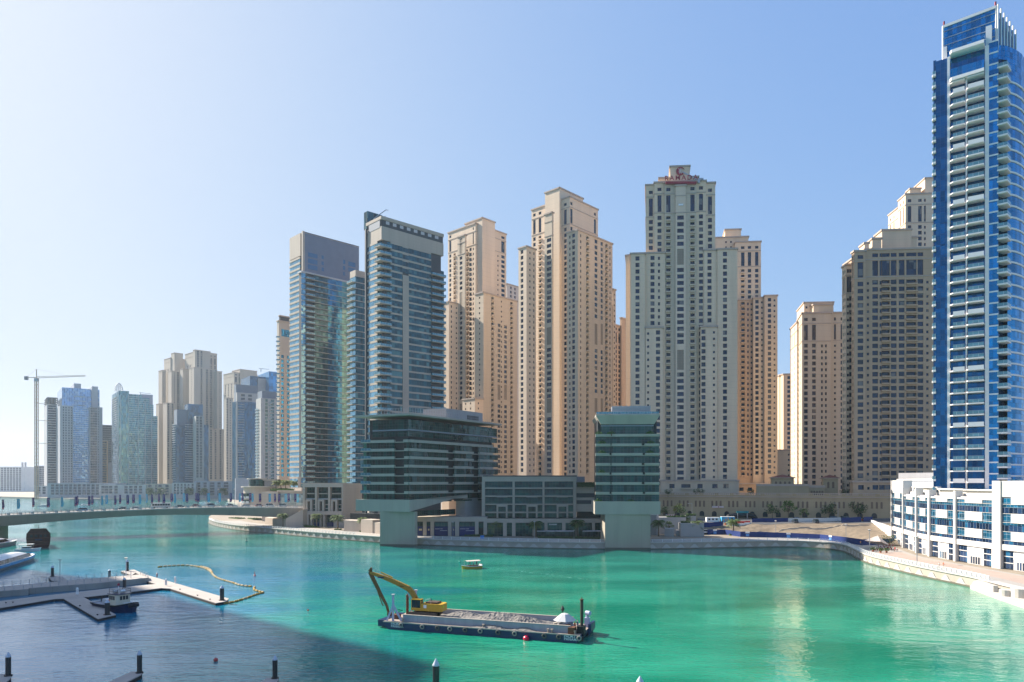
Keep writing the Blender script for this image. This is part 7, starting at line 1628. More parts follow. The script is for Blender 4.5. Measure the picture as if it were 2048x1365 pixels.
g = gp(252, 1153, 1.5); simple('quay_lamp', 'white lamp post with a flat white head at the pontoon root', 'lamp post', g, [('pole', lambda m: m.tube([(0, 0, 0), (0, 0, 4.7)], .09, WHITEP, n=6)), ('lamp_head', lambda m: m.lathe([(.1, 4.7), (.42, 4.9), (.48, 5.05), (0, 5.15)], (0, 0, 0), mat('cream_edge', (0, 0, 0)), n=12))])
# bollards / cleats on pontoon
for i, (px, y) in enumerate(((160, 1213), (195, 1231), (360, 1180), (395, 1192), (420, 1200), (12, 1207), (26, 1206))):
    simple('mooring_cleat', 'small dark cleat '+['halfway along the tug finger', 'near the end of the tug finger', 'on the outer arm close to its corner', 'midway on the outer arm', 'near the tip of the outer arm', 'at the left edge of the pontoon', 'at the left edge of the pontoon, right of another'][i], 'cleat', gp(px, y, .6), [('base', lambda m: m.box(-.08, .08, -.08, .08, 0, .16, BLACK)), ('horn', lambda m: m.box(-.22, .22, -.05, .05, .161, .24, BLACK))], group='cleats on the pontoon')
# floating boom
YB = mat('boom_cream', (.42, .30, .16), var=.3, scale=2); YO = mat('boom_ochre', (.34, .20, .03), var=.3, scale=2)
bpts = [(1060, 590), (1120, 583), (1180, 580), (1240, 577), (1300, 580), (1355, 590), (1395, 602), (1425, 622), (1440, 648), (1475, 668), (1530, 684), (1580, 697), (1612, 712), (1665, 718), (1718, 722), (1705, 740), (1745, 755), (1790, 760), (1740, 768), (1690, 788), (1630, 808), (1570, 826), (1500, 836), (1465, 839)]
def boomline(name, label, B, m1, m2):
    P = smooth2([gp(x/3.37, 960+y/3.37, .1) for x, y in B], 2); root = empty(name, label, 'floating boom', (P[0].x, P[0].y, 0)); L = 0; seg = []; cur = [P[0]]
    for a, c in zip(P, P[1:]):
        cur.append(c)
        if sum((u-v).length for u, v in zip(cur, cur[1:])) > 1.25: seg.append((cur[0], cur[-1])); cur = [c]
    for i, (a, c) in enumerate(seg[:100]):
        m = MB(); d = (c-a)*.07; w = random.uniform(-.05, .05); m.tube([(a.x+d.x, a.y+d.y, .08), (a.x+d.x*3, a.y+d.y*3, .14), (c.x-d.x*3+w, c.y-d.y*3, .14), (c.x-d.x, c.y-d.y, .08)], [.12, .28, .28, .12], m1 if (i % 5) else m2, n=8); q = (a+c)/2; m.build('float', root, loc=(q.x-P[0].x, q.y-P[0].y, 0), origin=(q.x, q.y, 0))
boomline('floating_boom', 'string of cream floats curving across the water beyond the pontoon', bpts[:15], YB, YO); boomline('floating_boom', 'ochre end of the float string looping back to the pontoon tip', bpts[14:], YO, YB); boomline('floating_boom', 'doubled stretch of floats beside the bend of the cream string', [(1350, 584), (1390, 592), (1418, 605), (1430, 625)], YB, YO)
# buoys
def buoy(px, y, r, c, label, shape='ball'):
    g = gp(px, y, 0); root = empty('buoy', label, 'buoy', g, group='buoys'); cm = mat('buoy_%d_%d_%d' % tuple(int(x*100) for x in c), c, rough=.35, spec=.5, var=.15); m = MB()
    if shape == 'ball': m.lathe([(r*math.sin(R(a)), -r*math.cos(R(a))+r*.6) for a in range(0, 181, 20)], (0, 0, 0), cm, n=14); m.build('float', root); m = MB(); m.tube([(0, 0, r*1.5), (0, 0, r*1.75)], r*.18, BLACK, n=6); m.build('eye', root)
    else: m.lathe([(0, -.3), (r, -.3), (r, r*.6), (r*.35, r*1.1), (r*.3, r*3), (0, r*3.2)], (0, 0, 0), cm, n=12); m.build('float', root); m = MB(); m.tube([(0, 0, r*3.2), (0, 0, r*3.8)], r*.12, BLACK, n=5); m.build('top_mark', root)
buoy(431.5, 1323, .33, (.50, .06, .05), 'dull red ball buoy floating in the blue water at the bottom left'); buoy(509.5, 1152.5, .36, (.5, .02, .03), 'small red spindle buoy beyond the float string', 's'); buoy(616, 1222, .22, (.55, .08, .05), 'tiny red buoy between the pontoon and the barge')
buoy(209, 1237, .42, (.66, .22, .20), 'pink ball fender at the end of the tug finger'); buoy(1052, 1281, .50, (.85, .01, .05), 'bright red ball buoy touching the side of the barge'); buoy(493, 1083.5, .5, (.03, .10, .09), 'dark green spindle buoy in the shadow of the bridge', 's'); buoy(919.5, 1125, .4, (.0, .25, .18), 'thin green spindle buoy left of the yellow boat', 's')
# ================================================================ barge and excavator
O_ = gp(766, 1257.5, 0); E_ = gp(1160, 1287.5, 0); ax = (E_-O_).xy.normalized(); rzb = math.atan2(ax.y, ax.x); BL = (E_-O_).length; BW = 9.8
NAVYB = mat('navy_hull_paint', (.008, .024, .085), rough=.4, var=.4, scale=.8, streak=True, spec=.5); RUSTY = mat('dirty_steel_deck', (.34, .27, .22), var=.35, scale=1.2); LAV = mat('lavender_steel', (.42, .43, .56), rough=.4, var=.12); COAM = mat('grey_blue_coaming', (.30, .32, .36), var=.3, scale=.9, streak=True, joint=(2.2, 30, .07)); MUD = mat('grey_dredged_mud', (.21, .19, .17), var=.45, scale=2.2, rough=.9); RST = mat('rusty_pipe', (.13, .055, .03), var=.4, scale=3)
def barge():
    root = empty('dredging_barge', 'long navy blue barge with grey coaming, loaded with mud in the green water', 'barge', (O_.x, O_.y, 0), rzb); zd = 1.35
    m = MB(); n = 12; bot = []
    prof = [(-.0, zd), (-.0, .75), (.9, .1), (2.2, -.5), (BL-1.6, -.5), (BL-.3, .2), (BL, .8), (BL, zd)]
    m.face([(x, 0, z) for x, z in prof[::1]], NAVYB); m.face([(x, BW, z) for x, z in prof[::-1]], NAVYB)
    for (x0, z0), (x1, z1) in zip(prof, prof[1:]): m.face([(x0, BW, z0), (x0, 0, z0), (x1, 0, z1), (x1, BW, z1)][::-1], NAVYB)
    m.build('hull', root); m = MB(); m.face([(0, 0, zd+.004), (BL, 0, zd+.004), (BL, BW, zd+.004), (0, BW, zd+.004)], RUSTY); m.box(0, BL, -.07, .0, zd-.13, zd+.05, mat('rub_rail', (.45, .38, .32), var=.3, scale=2)); m.build('deck', root)
    for nm, a in (('coaming', (3.6, BL-1.9, .95, 1.15)), ('coaming', (2.4, BL-3.4, BW-1.1, BW-.9))): m = MB(); m.box(*a, zd+.005, zd+1.25, COAM); m.box(a[0], a[1], a[2]-.06, a[3]+.06, zd+1.251, zd+1.33, mat('rub_rail', (0, 0, 0))); m.build(nm, root)
    m = MB(); m.box(BL-4.4, BL-4.2, 1.2, BW-1.2, zd+.005, zd+1.2, COAM); m.build('coaming', root)
    m = MB(); m.box(-1.35, -.01, .5, BW-1.2, .25, 1.45, NAVYB); m.build('stern_box', root)
    m = MB(); m.prism([(BL+.01, 6.0), (BL+.5, 6.2), (BL+.5, BW-.3), (BL+.01, BW-.1)], [.0, .9, .9, .0], 2.1, NAVYB); m.build('bow_box', root)
    xs = []
    for z_ in (390, 550, 665, 760, 875, 990, 1125, 1250, 1475, 1585, 1740):
        px = 700+z_/3.7926; q = along(O_.xy, ax, px); x = (q-O_.xy).length; xs.append(x); m = MB(); m.tube([(x+.34*math.cos(k*.628), -.16, .88+.34*math.sin(k*.628)) for k in range(11)], .13, mat('muddy_tyre', (.11, .10, .09), var=.5, scale=3) if int(z_) % 2 else mat('pale_tyre', (.28, .25, .22), var=.4, scale=3), n=6, cap=False); m.build('tyre_fender', root)
    for x, y in ((3.9, .45), (19.7, .45), (BL-5.7, .45), (BL-5.0, .45), (BL-1.0, .45)): m = MB(); m.tube([(x, y, zd), (x, y, zd+.55)], .14, RUSTY, n=8); m.tube([(x, y, zd+.55), (x, y, zd+.65)], .24, RUSTY, n=8); m.build('bollard', root)
    # A-frames, spuds
    def aframe(x, y, h, s=1):
        m = MB(); t = (x, y, zd+h); m.bar((x, y, zd+h), (x, y, zd+.0), .32, .32, LAV); m.bar((x, y, zd+h*.62), (x-1.15, y-.3, zd), .34, .3, LAV); m.bar((x, y, zd+h*.62), (x+1.6, y+.3, zd), .34, .3, LAV); m.bar((x-.3, y, zd+h+.05), (x+.3, y, zd+h+.05), .5, .16, GREYW); m.build('a_frame', root)
    aframe(1.6, .9, 4.8); aframe(2.5, BW-1.4, 4.6)
    for x, y, h in ((1.9, 6.0, 3.9), (BL-.2, 1.8+.3, 5.6)):
        m = MB(); m.tube([(x, y, -.5), (x, y, zd+h)], .27, RST if x < 5 else mat('tarred_pipe', (.06, .05, .04), var=.4), n=10); m.tube([(x, y, zd+h), (x, y, zd+h+.15)], .34, RST, n=10); m.tube([(x, y, zd+h+.15), (x, y, zd+h+.5)], .08, RST, n=6); m.build('spud_pile', root)
    m = MB(); m.box(BL-.9, BL+.3, 1.4, 3.0, zd-.4, zd+1.2, BLACK); m.box(BL-2.2, BL-1.1, .4, 2.0, zd+.01, zd+1.1, RST); m.build('spud_well', root)
    m = MB(); [m.tube([(.8+.3*i, 3.5+.3*i, zd+.1), (.7+.3*i, 3.4, zd+1.8-.3*i), (1.6+.3*i, 3.6, zd+1.6)], .05, BLACK, n=5) for i in range(3)]; m.box(.4, 1.6, 2.6, 4.0, zd+.01, zd+.8, RST); m.build('winch', root)
    # day-shape, small mast and air duct
    m = MB(); x, y = BL-5.3, BW-1.3; m.tube([(x, y, zd), (x, y, zd+2.0)], .04, BLACK, n=5); c = zd+2.7
    for i in range(4):
        a0, a1 = i*math.pi/2, (i+1)*math.pi/2; p, q = (x+.38*math.cos(a0), y+.38*math.sin(a0), c), (x+.38*math.cos(a1), y+.38*math.sin(a1), c); m.face([p, q, (x, y, c+.72)], BLACK); m.face([q, p, (x, y, c-.72)], BLACK)
    m.build('diamond_day_mark', root)
    m = MB(); m.box(BL-.9, BL+.0, 6.9, 7.7, 1.36, 3.0, LAV); m.tube([(BL-.45, 7.3, 3.0), (BL-.45, 7.3, 3.7)], .28, LAV, n=8); m.tube([(BL-.6, 7.1, 3.9), (BL+.2, 6.7, 3.9)], .40, LAV, n=12); m.build('ventilation_cowl', root)
    # lettering on the hull
    LW = mat('faded_white_lettering', (.62, .64, .66), var=.25, scale=3)
    for px, px2 in ((782, 0), (1128, 0)):
        q = along(O_.xy, ax, px); x = (q-O_.xy).length
        for body, z in (('PALM-I', .98), ('PANAMA', .50)):
            cu = bpy.data.curves.new('lettering', 'FONT'); cu.body = body; cu.size = .60; cu.extrude = .012; cu.offset = .012; cu.space_character = 1.08; ob = bpy.data.objects.new('l', cu); COL.objects.link(ob); me = bpy.data.meshes.new_from_object(ob.evaluated_get(bpy.context.evaluated_depsgraph_get())); bpy.data.objects.remove(ob); me.materials.clear(); me.materials.append(LW)
            me.transform(Matrix.Rotation(math.pi/2, 4, 'X')); o = bpy.data.objects.new('lettering', me); COL.objects.link(o); o.parent = root; o.location = (x, -.03, z-.12)
    return root
BG = barge()
def bw(x, y, z): p = O_.xy+ax*x+Vector((-ax.y, ax.x))*y; return Vector((p.x, p.y, z))
# mud in the hold and spilt on the side deck
def mudfield(name, label, x0, x1, y0, y1, f, nx, ny):
    m = MB(); g = [[None]*(ny+1) for _ in range(nx+1)]
    for i in range(nx+1):
        for j in range(ny+1):
            x = x0+(x1-x0)*i/nx; y = y0+(y1-y0)*j/ny; g[i][j] = (x, y, f(x, y))
    for i in range(nx):
        for j in range(ny): m.face([g[i][j], g[i+1][j], g[i+1][j+1], g[i][j+1]], MUD)
    o = m.build(name, weld=True); o.location = (O_.x, O_.y, 0); o.rotation_euler = (0, 0, rzb); tag(o, label, 'mud'); return o
from mathutils import noise as mn
def hold(x, y):
    e = min(1, (y-1.2)/1.2, (BW-1.2-y)/1.2); b = 1.65+.25*mn.noise(Vector((x*.5, y*.5, 0)))
    pk = 1.3*math.exp(-((x-21)/4.2)**2-((y-6.2)/2.6)**2)+.9*math.exp(-((x-27.0)/3.0)**2-((y-4.6)/2.0)**2)+.7*math.exp(-((x-13)/3.0)**2-((y-8.0)/1.6)**2); rg = .35*abs(mn.noise(Vector((x*1.5, y*1.5, 3))))+.28*abs(mn.noise(Vector((x*3.4, y*3.4, 7))))
    return max(1.4, b+pk+(rg*min(1, .2+pk*1.2)))
mudfield('dredged_mud', 'heap of lumpy grey mud filling the hold of the barge', 2.6, BL-4.5, 1.16, BW-1.1, hold, 150, 40)
mudfield('spilt_mud', 'strip of grey mud spilt on the side deck of the barge', 17.5, 29.5, .06, .94, lambda x, y: 1.36+max(0, .55*(y/.9)*(math.exp(-((x-21)/2.6)**2)+.9*math.exp(-((x-27.3)/1.6)**2))+.22*mn.noise(Vector((x*2.2, y*3, 1)))*math.sin((x-17.5)/12*math.pi)), 90, 6)
# excavator
YEL = mat('construction_yellow', (.58, .32, .02), rough=.45, var=.15, scale=1.5, spec=.5); OCH = mat('worn_ochre_boom', (.38, .20, .03), rough=.5, var=.3, scale=1.5); BRN = mat('muddy_brown_arm', (.17, .085, .03), var=.35, scale=2)
def excavator():
    c = bw(6.0, 5.3, 1.75); root = empty('excavator', 'yellow long-reach excavator standing in the mud at the left end of the barge', 'excavator', c, rzb+math.pi+.02)
    def P(nm, fn, par=root): m = MB(); fn(m); return m.build(nm, par)
    for y in (-1.35, 1.35):
        def trk(m, y=y):
            pr = [(-2.7, .25), (-2.95, .5), (-2.7, .95), (2.5, .95), (2.85, .55), (2.5, .05), (-2.4, .0)]
            for s, e in ((-.3, 1), (.3, -1)): m.face([(x, y+s, z) for x, z in pr[::e]], mat('track_mud', (.12, .085, .06), var=.4, scale=3))
            for (x0, z0), (x1, z1) in zip(pr, pr[1:]+pr[:1]): m.face([(x0, y-.3, z0), (x0, y+.3, z0), (x1, y+.3, z1), (x1, y-.3, z1)], MC['track_mud'])
            for k in range(8): m.tube([(-2.3+k*.65, y-.34, .3), (-2.3+k*.65, y+.34, .3)], .2, BLACK, n=8)
        P('track', trk)
    P('undercarriage', lambda m: (m.box(-1.3, 1.3, -1.1, 1.1, .3, .95, BRN), m.tube([(0, 0, .9), (0, 0, 1.2)], .75, BLACK, n=16)))
    def house(m):
        # x forward; counterweight behind
        pl = [(-4.0, -1.1), (-3.6, -1.45), (2.2, -1.45), (2.2, 1.45), (-3.6, 1.45), (-4.0, 1.1)]; m.prism(pl, 1.2, 1.42, YEL); m.prism([(-4.0, -1.1), (-3.6, -1.45), (.15, -1.45), (.15, 1.45), (-3.6, 1.45), (-4.0, 1.1)], 1.421, 2.55, YEL)
        m.box(.16, 2.1, -1.4, -.35, 1.421, 2.2, YEL)
    h = P('house', house)
    P('engine_cover', lambda m: m.box(-2.9, -.6, -1.0, 1.1, 2.552, 2.85, mat('dark_brown_cover', (.07, .04, .03))), root); P('exhaust', lambda m: m.tube([(-1.0, -.5, 2.85), (-1.0, -.5, 3.3)], .09, BLACK, n=8))
    P('vent_panel', lambda m: m.box(-.95, -.35, 1.452, 1.47, 1.75, 2.35, WHITEP)); P('warning_plate', lambda m: m.box(-4.02, -3.98, .3, .95, 1.9, 2.2, mat('lime_plate', (.5, .6, .02))))
    P('cab_windows', lambda m: m.box(.28, 2.12, .44, 1.42, 1.5, 3.15, glass('cab_glass', (.01, .03, .03), metal=.2, cell=(9, 9), tilt=0)))
    def cabf(m):
        for x in (.22, 1.15, 2.08):
            for y in (.4, 1.40): m.box(x, x+.1, y, y+.07, 1.43, 3.2, YEL if x != 1.15 else BLACK)
        m.box(.2, 2.2, .38, 1.48, 3.2, 3.33, YEL); m.box(.2, 2.2, .38, 1.48, 1.43, 1.72, YEL); m.box(1.75, 2.0, .6, .8, 3.33, 3.5, mat('amber', (.7, .25, .02)))
    P('cab', cabf)
    def beam(m, pts, w, mt):        # pts (x, z, half height)
        for (x0, z0, h0), (x1, z1, h1) in zip(pts, pts[1:]):
            d = Vector((x1-x0, 0, z1-z0)).normalized(); nn = Vector((-d.z, 0, d.x))
            a, b = Vector((x0, 0, z0)), Vector((x1, 0, z1)); y = Vector((0, w/2, 0)); q = [a-nn*h0-y, a+nn*h0-y, b+nn*h1-y, b-nn*h1-y]; r = [v+2*y for v in q]
            m.face(q, mt); m.face(r[::-1], mt)
            for i in range(4): j = (i+1) % 4; m.face([q[j], q[i], r[i], r[j]], mt)
    bo = P('boom', lambda m: beam(m, [(1.3, 1.7, .38), (2.05, 3.2, .48), (2.95, 4.45, .50), (3.6, 5.0, .50), (6.2, 6.0, .42), (9.2, 6.95, .34), (12.2, 7.75, .22)], .52, OCH))
    P('hydraulic_ram', lambda m: (m.tube([(1.9, -.42, 1.6), (3.7, -.42, 4.3)], .12, STEEL, n=8), m.tube([(1.9, .42, 1.6), (3.7, .42, 4.3)], .12, STEEL, n=8)), bo)
    P('hydraulic_ram', lambda m: (m.tube([(7.2, 0, 6.95), (9.8, 0, 7.85)], .15, YEL, n=8), m.tube([(9.8, 0, 7.85), (12.1, 0, 8.5)], .06, STEEL, n=6)), bo); P('lettering_plate', lambda m: (m.box(9.0, 10.4, .262, .275, 6.78, 7.05, NAVYB), m.box(4.5, 5.6, .262, .275, 5.3, 5.5, BRN)), bo)
    ar = P('arm', lambda m: beam(m, [(12.0, 8.7, .12), (12.3, 7.9, .38), (11.7, 6.7, .34), (9.9, 3.7, .27), (8.5, 1.5, .2), (8.1, 0.2, .16)], .42, BRN))
    P('hydraulic_ram', lambda m: m.tube([(10.6, 0, 4.2), (9.6, 0, 1.9), (9.3, 0, 1.4)], .1, BRN, n=6), ar); P('bucket', lambda m: beam(m, [(8.1, .2, .2), (7.8, -.1, .4), (7.3, -.2, .3)], 1.0, BRN), ar)
    bo.scale = (.95, 1, 1); ar.scale = (.95, 1, 1)
    P('handrail', lambda m: m.tube([(-.1, 1.3, 2.55), (-.9, 1.3, 3.4), (-1.7, 1.3, 3.5), (-1.8, 1.3, 2.55)], .03, STEEL, n=5))
excavator()
WC = mat('white_canvas', (.55, .53, .51), var=.08); c = bw(BL-3.6, 3.6, 1.36); u = empty('canvas_shelter', 'white canvas umbrella shelter at the right end of the barge', 'umbrella', c); m = MB(); NU = 8; rr = 2.0
for k in range(NU):
    a, b = k*2*math.pi/NU, (k+1)*2*math.pi/NU; p, q = Vector((rr*math.cos(a), rr*math.sin(a), 1.7)), Vector((rr*math.cos(b), rr*math.sin(b), 1.7)); pm, qm = Vector((rr*.35*math.cos(a), rr*.35*math.sin(a), 2.75)), Vector((rr*.35*math.cos(b), rr*.35*math.sin(b), 2.75)); m.face([p, q, qm, pm], WC); m.face([pm, qm, (0, 0, 2.95)], WC)
m.build('canopy', u); m = MB(); m.tube([(0, 0, 0), (0, 0, 2.9)], .06, STEEL, n=6); m.build('pole', u)
simple('deck_locker', 'jumble of crates and drums under the white canvas shelter', 'crates', bw(BL-3.9, 3.0, 1.37), [('crate', lambda m: m.box(-.8, .3, -.5, .5, 0, .8, RST)), ('crate', lambda m: m.box(.5, 1.4, -.3, .6, 0, 1.0, mat('dull_red', (.3, .06, .04)))), ('drum', lambda m: m.tube([(-1.3, .2, 0), (-1.3, .2, 1.2)], .35, SLAB, n=10))], rzb)
person('crew member in an orange top and grey trousers under the canvas shelter', bw(BL-1.6, 2.9, 1.38), 1, (.65, .12, .02), (.25, .3, .35), stride=.06); person('crew member in pale blue working clothes beside the right spud pile', bw(BL-1.5, 4.4, 1.38), 2, (.35, .42, .5), (.3, .36, .42), stride=.06)
# ================================================================ boats
def hull(L, W, h, m, mt=None, bow=.3, flare=.75, sheer=.35, n=12, keel=-.4):
    """pointed hull along +x with its stern at x=0; returns hull and deck outline"""
    mb = MB(); S = []
    for i in range(n+1):
        s = i/n; w = W/2*(1 if s < 1-bow else math.sqrt(max(0, 1-((s-(1-bow))/bow)**2)))*(.88+.12*min(1, s*5)); z = h+sheer*(max(0, s-.5)*2)**2; S.append((s*L, w, z, w*flare))
    for (x0, w0, z0, k0), (x1, w1, z1, k1) in zip(S, S[1:]):
        for e in (-1, 1):
            q = [(x0-.0, e*k0, keel), (x1-(.06*L if x1 == L else 0), e*k1, keel), (x1, e*w1, z1), (x0, e*w0, z0)]; mb.face(q if e < 0 else q[::-1], m, smooth=True)
    x0, w0, z0, k0 = S[0]; mb.face([(x0, k0, keel), (x0, -k0, keel), (x0, -w0, z0), (x0, w0, z0)], m)
    dk = MB()
    for (x0, w0, z0, _), (x1, w1, z1, _) in zip(S, S[1:]): dk.face([(x0, -w0*.97, z0-.12), (x1, -w1*.97, z1-.12), (x1, w1*.97, z1-.12), (x0, w0*.97, z0-.12)], mt or m)
    return mb, dk, S
def tug():
    a, b = gp(201, 1214), gp(266, 1226); d = (b-a).xy.normalized(); root = empty('tug_boat', 'small navy tug with a cream wheelhouse moored beside the pontoon finger', 'tug boat', (a.x, a.y, 0), math.atan2(d.y, d.x)); L = (b-a).length*1.02
    NV = mat('navy_hull', (.010, .02, .07), rough=.35, spec=.5, var=.2); mb, dk, S = hull(L, 4.6, 1.25, NV, mat('grey_deck', (.28, .30, .34)), bow=.38, sheer=.9); mb.build('hull', root); dk.build('deck', root)
    m = MB(); pts = [(x, -w-.05, z-.1) for x, w, z, k in S]; m.tube(pts, .16, BLACK, n=6); m.tube([(x, w+.05, z-.1) for x, w, z, k in S], .16, BLACK, n=6); m.build('rubber_fender', root); m = MB(); m.tube([(L-.2, -1.0, 1.5), (L+.15, 0, 1.6), (L-.2, 1.0, 1.5)], .38, BLACK, n=8); m.build('bow_fender', root)
    CR = mat('cream_wheelhouse', (.66, .58, .44), var=.1); m = MB(); x0, x1 = L*.48, L*.72; m.prism([(x0, -1.5), (x1-.4, -1.5), (x1, -1.0), (x1, 1.0), (x1-.4, 1.5), (x0, 1.5)], 1.3, 3.5, CR); m.prism([(x0-.3, -1.7), (x1-.2, -1.7), (x1+.3, -1.1), (x1+.3, 1.1), (x1-.2, 1.7), (x0-.3, 1.7)], 3.503, 3.65, NV); wh = m.build('wheelhouse', root)
    g = MB(); 
    for y in (-.62, .0, .62): g.box(x1+.003, x1+.03, y-.24, y+.24, 2.4, 3.2, DARK)
    for k in range(3):
        for y in (-1.53, 1.503): g.box(x0+.25+k*.75, x0+.8+k*.75, y, y+.03, 2.4, 3.2, DARK)
    g.build('window', root); m = MB(); m.box(x0-3.0, x0-.02, -1.35, 1.35, 1.2, 2.2, GREYW); m.build('aft_cabin', root)
    m = MB(); 
    for x in (x0, x1): 
        for y in (-1.4, 1.4): m.bar((x, y, 3.65), (x, y, 4.6), .06, .06, BLACK)
    for z in (4.1, 4.6): m.bar((x0, -1.4, z), (x1, -1.4, z), .05, .05, BLACK); m.bar((x0, 1.4, z), (x1, 1.4, z), .05, .05, BLACK); m.bar((x1, -1.4, z), (x1, 1.4, z), .05, .05, BLACK)
    m.build('top_rail', root); m = MB(); m.tube([(x0+.6, -.9, 4.05), (x0+.6, -.1, 4.05)], .36, GREYW, n=10); m.tube([(x0+1.6, .1, 4.0), (x0+1.6, 1.0, 4.0)], .33, WHITEP, n=10); m.build('life_raft', root)
    m = MB(); m.tube([(x0+1, 0, 3.65), (x0+1, 0, 5.6)], .08, WHITEP, n=6); m.lathe([(0, 5.1), (.3, 5.2), (.2, 5.6), (0, 5.75)], (x0+1, 0, 0), RED, n=8); m.build('mast', root); m = MB(); m.tube([(x0+.1+.3*math.cos(k*.628), -1.56, 2.0+.3*math.sin(k*.628)) for k in range(11)], .07, mat('orange_ring', (.65, .1, .02)), n=5); m.build('lifebuoy', root)
    m = MB(); m.bar((.5, 0, 1.2), (.5, 0, 2.4), .2, .2, BLACK); m.bar((.2, -.9, 1.9), (.2, .9, 1.9), .15, .15, BLACK); m.build('towing_post', root)
    m = MB(); 
    for i, x in enumerate((L*.80, L*.82, L*.84, L*.86)): m.box(x, x+.05, -1.0, 1.0, 1.9, 1.92, WHITEP)
    bs = put_mark = None
    m.build('deck_grating', root)
tug()
def abra():
    a, b = gp(962, 1136), gp(923, 1139); d = (b-a).xy.normalized(); root = empty('tour_boat', 'small yellow and white passenger boat with a cream canopy crossing the green water', 'boat', (a.x, a.y, 0), math.atan2(d.y, d.x)); L = (b-a).length
    mb, dk, S = hull(L, 2.2, .75, mat('mustard_hull', (.55, .36, .04)), mat('white_deck', (.65, .62, .56)), bow=.35, sheer=.5, keel=-.3); mb.build('hull', root); dk.build('deck', root); m = MB(); m.tube([(x, -w, z) for x, w, z, k in S], .09, WHITEP, n=6); m.tube([(x, w, z) for x, w, z, k in S], .09, WHITEP, n=6); m.box(0.0, .12, -.95, .95, .7, 1.2, WHITEP); m.build('gunwale', root)
    CN = mat('cream_canopy', (.66, .55, .46)); m = MB()
    for i in range(6):
        y0, y1 = -1.05+i*.35, -1.05+(i+1)*.35; f = lambda y: 2.35+.22*(1-(y/1.05)**2); m.face([(.7, y0, f(y0)), (L-1.3, y0, f(y0)+.05), (L-1.3, y1, f(y1)+.05), (.7, y1, f(y1))], CN)
    m.build('canopy', root); m = MB(); [m.bar((x, y, .7), (x, y, 2.36), .06, .06, STEEL) for x in (.9, L*.5, L-1.5) for y in (-.95, .95)]; m.build('canopy_posts', root); m = MB(); m.box(1.2, L-1.9, -.35, .35, .65, 1.05, mat('dark_wood', (0, 0, 0))); m.build('bench', root)
    for k, x in enumerate((1.6, 2.6, 3.6)):
        w = bpy.context.evaluated_depsgraph_get; 
    q = bpy.data.objects
abra()
def wake():
    m = MB(); P = smooth2([gp(x, y, .02) for x, y in ((963, 1137), (1000, 1139), (1050, 1144), (1110, 1150), (1170, 1160))], 3); FO = mat('foam_streaks', (.45, .68, .60), var=.3, scale=.6, rough=.5); W = []
    for i in range(len(P)-1):
        if random.random() < .62:
            t = (P[i+1]-P[i]).normalized(); nn = Vector((-t.y, t.x)); o = random.uniform(-.35, .35)*(1+i*.06); w = random.uniform(.03, .09); a, b = P[i]+nn*o, P[i]+(P[i+1]-P[i])*random.uniform(.5, 1)+nn*(o+random.uniform(-.1, .1)); m.face([(a.x-nn.x*w, a.y-nn.y*w, .02), (b.x-nn.x*w, b.y-nn.y*w, .02), (b.x+nn.x*w, b.y+nn.y*w, .02), (a.x+nn.x*w, a.y+nn.y*w, .02)], FO)
    struct(m.build('wake_foam'), 'stuff')
wake()
def person_in(boat, n): pass
a, b = gp(962, 1136), gp(923, 1139); dd = (b-a).xy.normalized()
for k, x in enumerate((1.6, 2.8, 4.0)):
    q = a.xy+dd*x; person('passenger standing under the canopy of the yellow boat, '+['nearest the stern', 'amidships', 'nearest the bow'][k], (q.x, q.y, .62), k, [(.05, .05, .08), (.5, .5, .5), (.08, .06, .06)][k], (.05, .05, .07), stride=.02)
def ferry(label, px0, y0, px1, y1, L, W, stripe):
    b = gp(px1, y1); a = gp(px0, y0); d = (b-a).xy.normalized(); root = empty('ferry', label, 'ferry', (b.x-d.x*L, b.y-d.y*L, 0), math.atan2(d.y, d.x)); WHF = mat('ferry_white', (.74, .74, .74), rough=.35, var=.06, spec=.5)
    mb, dk, S = hull(L, W, 1.5, mat('ferry_grey_hull', (.30, .31, .31), rough=.4) if stripe else mat('ferry_cream_hull', (.5, .47, .43)), WHF, bow=.35, sheer=.5); mb.build('hull', root); dk.build('deck', root)
    if stripe:
        m = MB(); BS = mat('ferry_blue_stripe', (.03, .25, .55), rough=.35)
        for (x0, w0, z0, k0), (x1, w1, z1, k1) in zip(S, S[1:]):
            for e in (-1, 1): q = [(x0, e*(w0+.03), z0-.55), (x1, e*(w1+.03), z1-.55), (x1, e*(w1+.04), z1+.25), (x0, e*(w0+.04), z0+.25)]; m.face(q if e < 0 else q[::-1], BS)
        m.build('blue_stripe', root)
    # rounded superstructure
    def shell(x0, x1, wd, z0, z1, mt, nm, n=14, c=6):
        m = MB(); ring = []
        for i in range(n+1):
            s = i/n; f = math.sin(min(1, (1-s)*1.9+.02)*math.pi/2)**.7; x = x0+(x1-x0)*s; ring.append([(x, wd*f*math.cos(R(a)), z0+(z1-z0)*f*math.sin(R(a))**.8 if 0 < a < 180 else z0) for a in [180*k/c for k in range(c+1)]])
        for r0, r1 in zip(ring, ring[1:]):
            for k in range(c): m.face([r0[k], r1[k], r1[k+1], r0[k+1]], mt, smooth=True)
        return m.build(nm, root)
    shell(0, L*.93, W*.47, 1.45, 4.3, WHF, 'superstructure'); 
    g = MB(); FG = glass('ferry_glass', (.02, .025, .03), metal=.2, cell=(1.4, 9), tilt=.01)
    for e in (-1, 1):
        q = [(L*.05, e*W*.46, 2.0), (L*.78, e*W*.462, 2.0), (L*.72, e*W*.43, 3.2), (L*.05, e*W*.43, 3.2)]; g.face(q if e < 0 else q[::-1], FG)
    g.build('side_windows', root); m = MB(); m.tube([(L*.3, 0, 4.2), (L*.3, 0, 5.4)], .08, STEEL, n=6); m.bar((L*.3, -.6, 5.0), (L*.3, .6, 5.0), .08, .08, STEEL); m.build('mast', root)
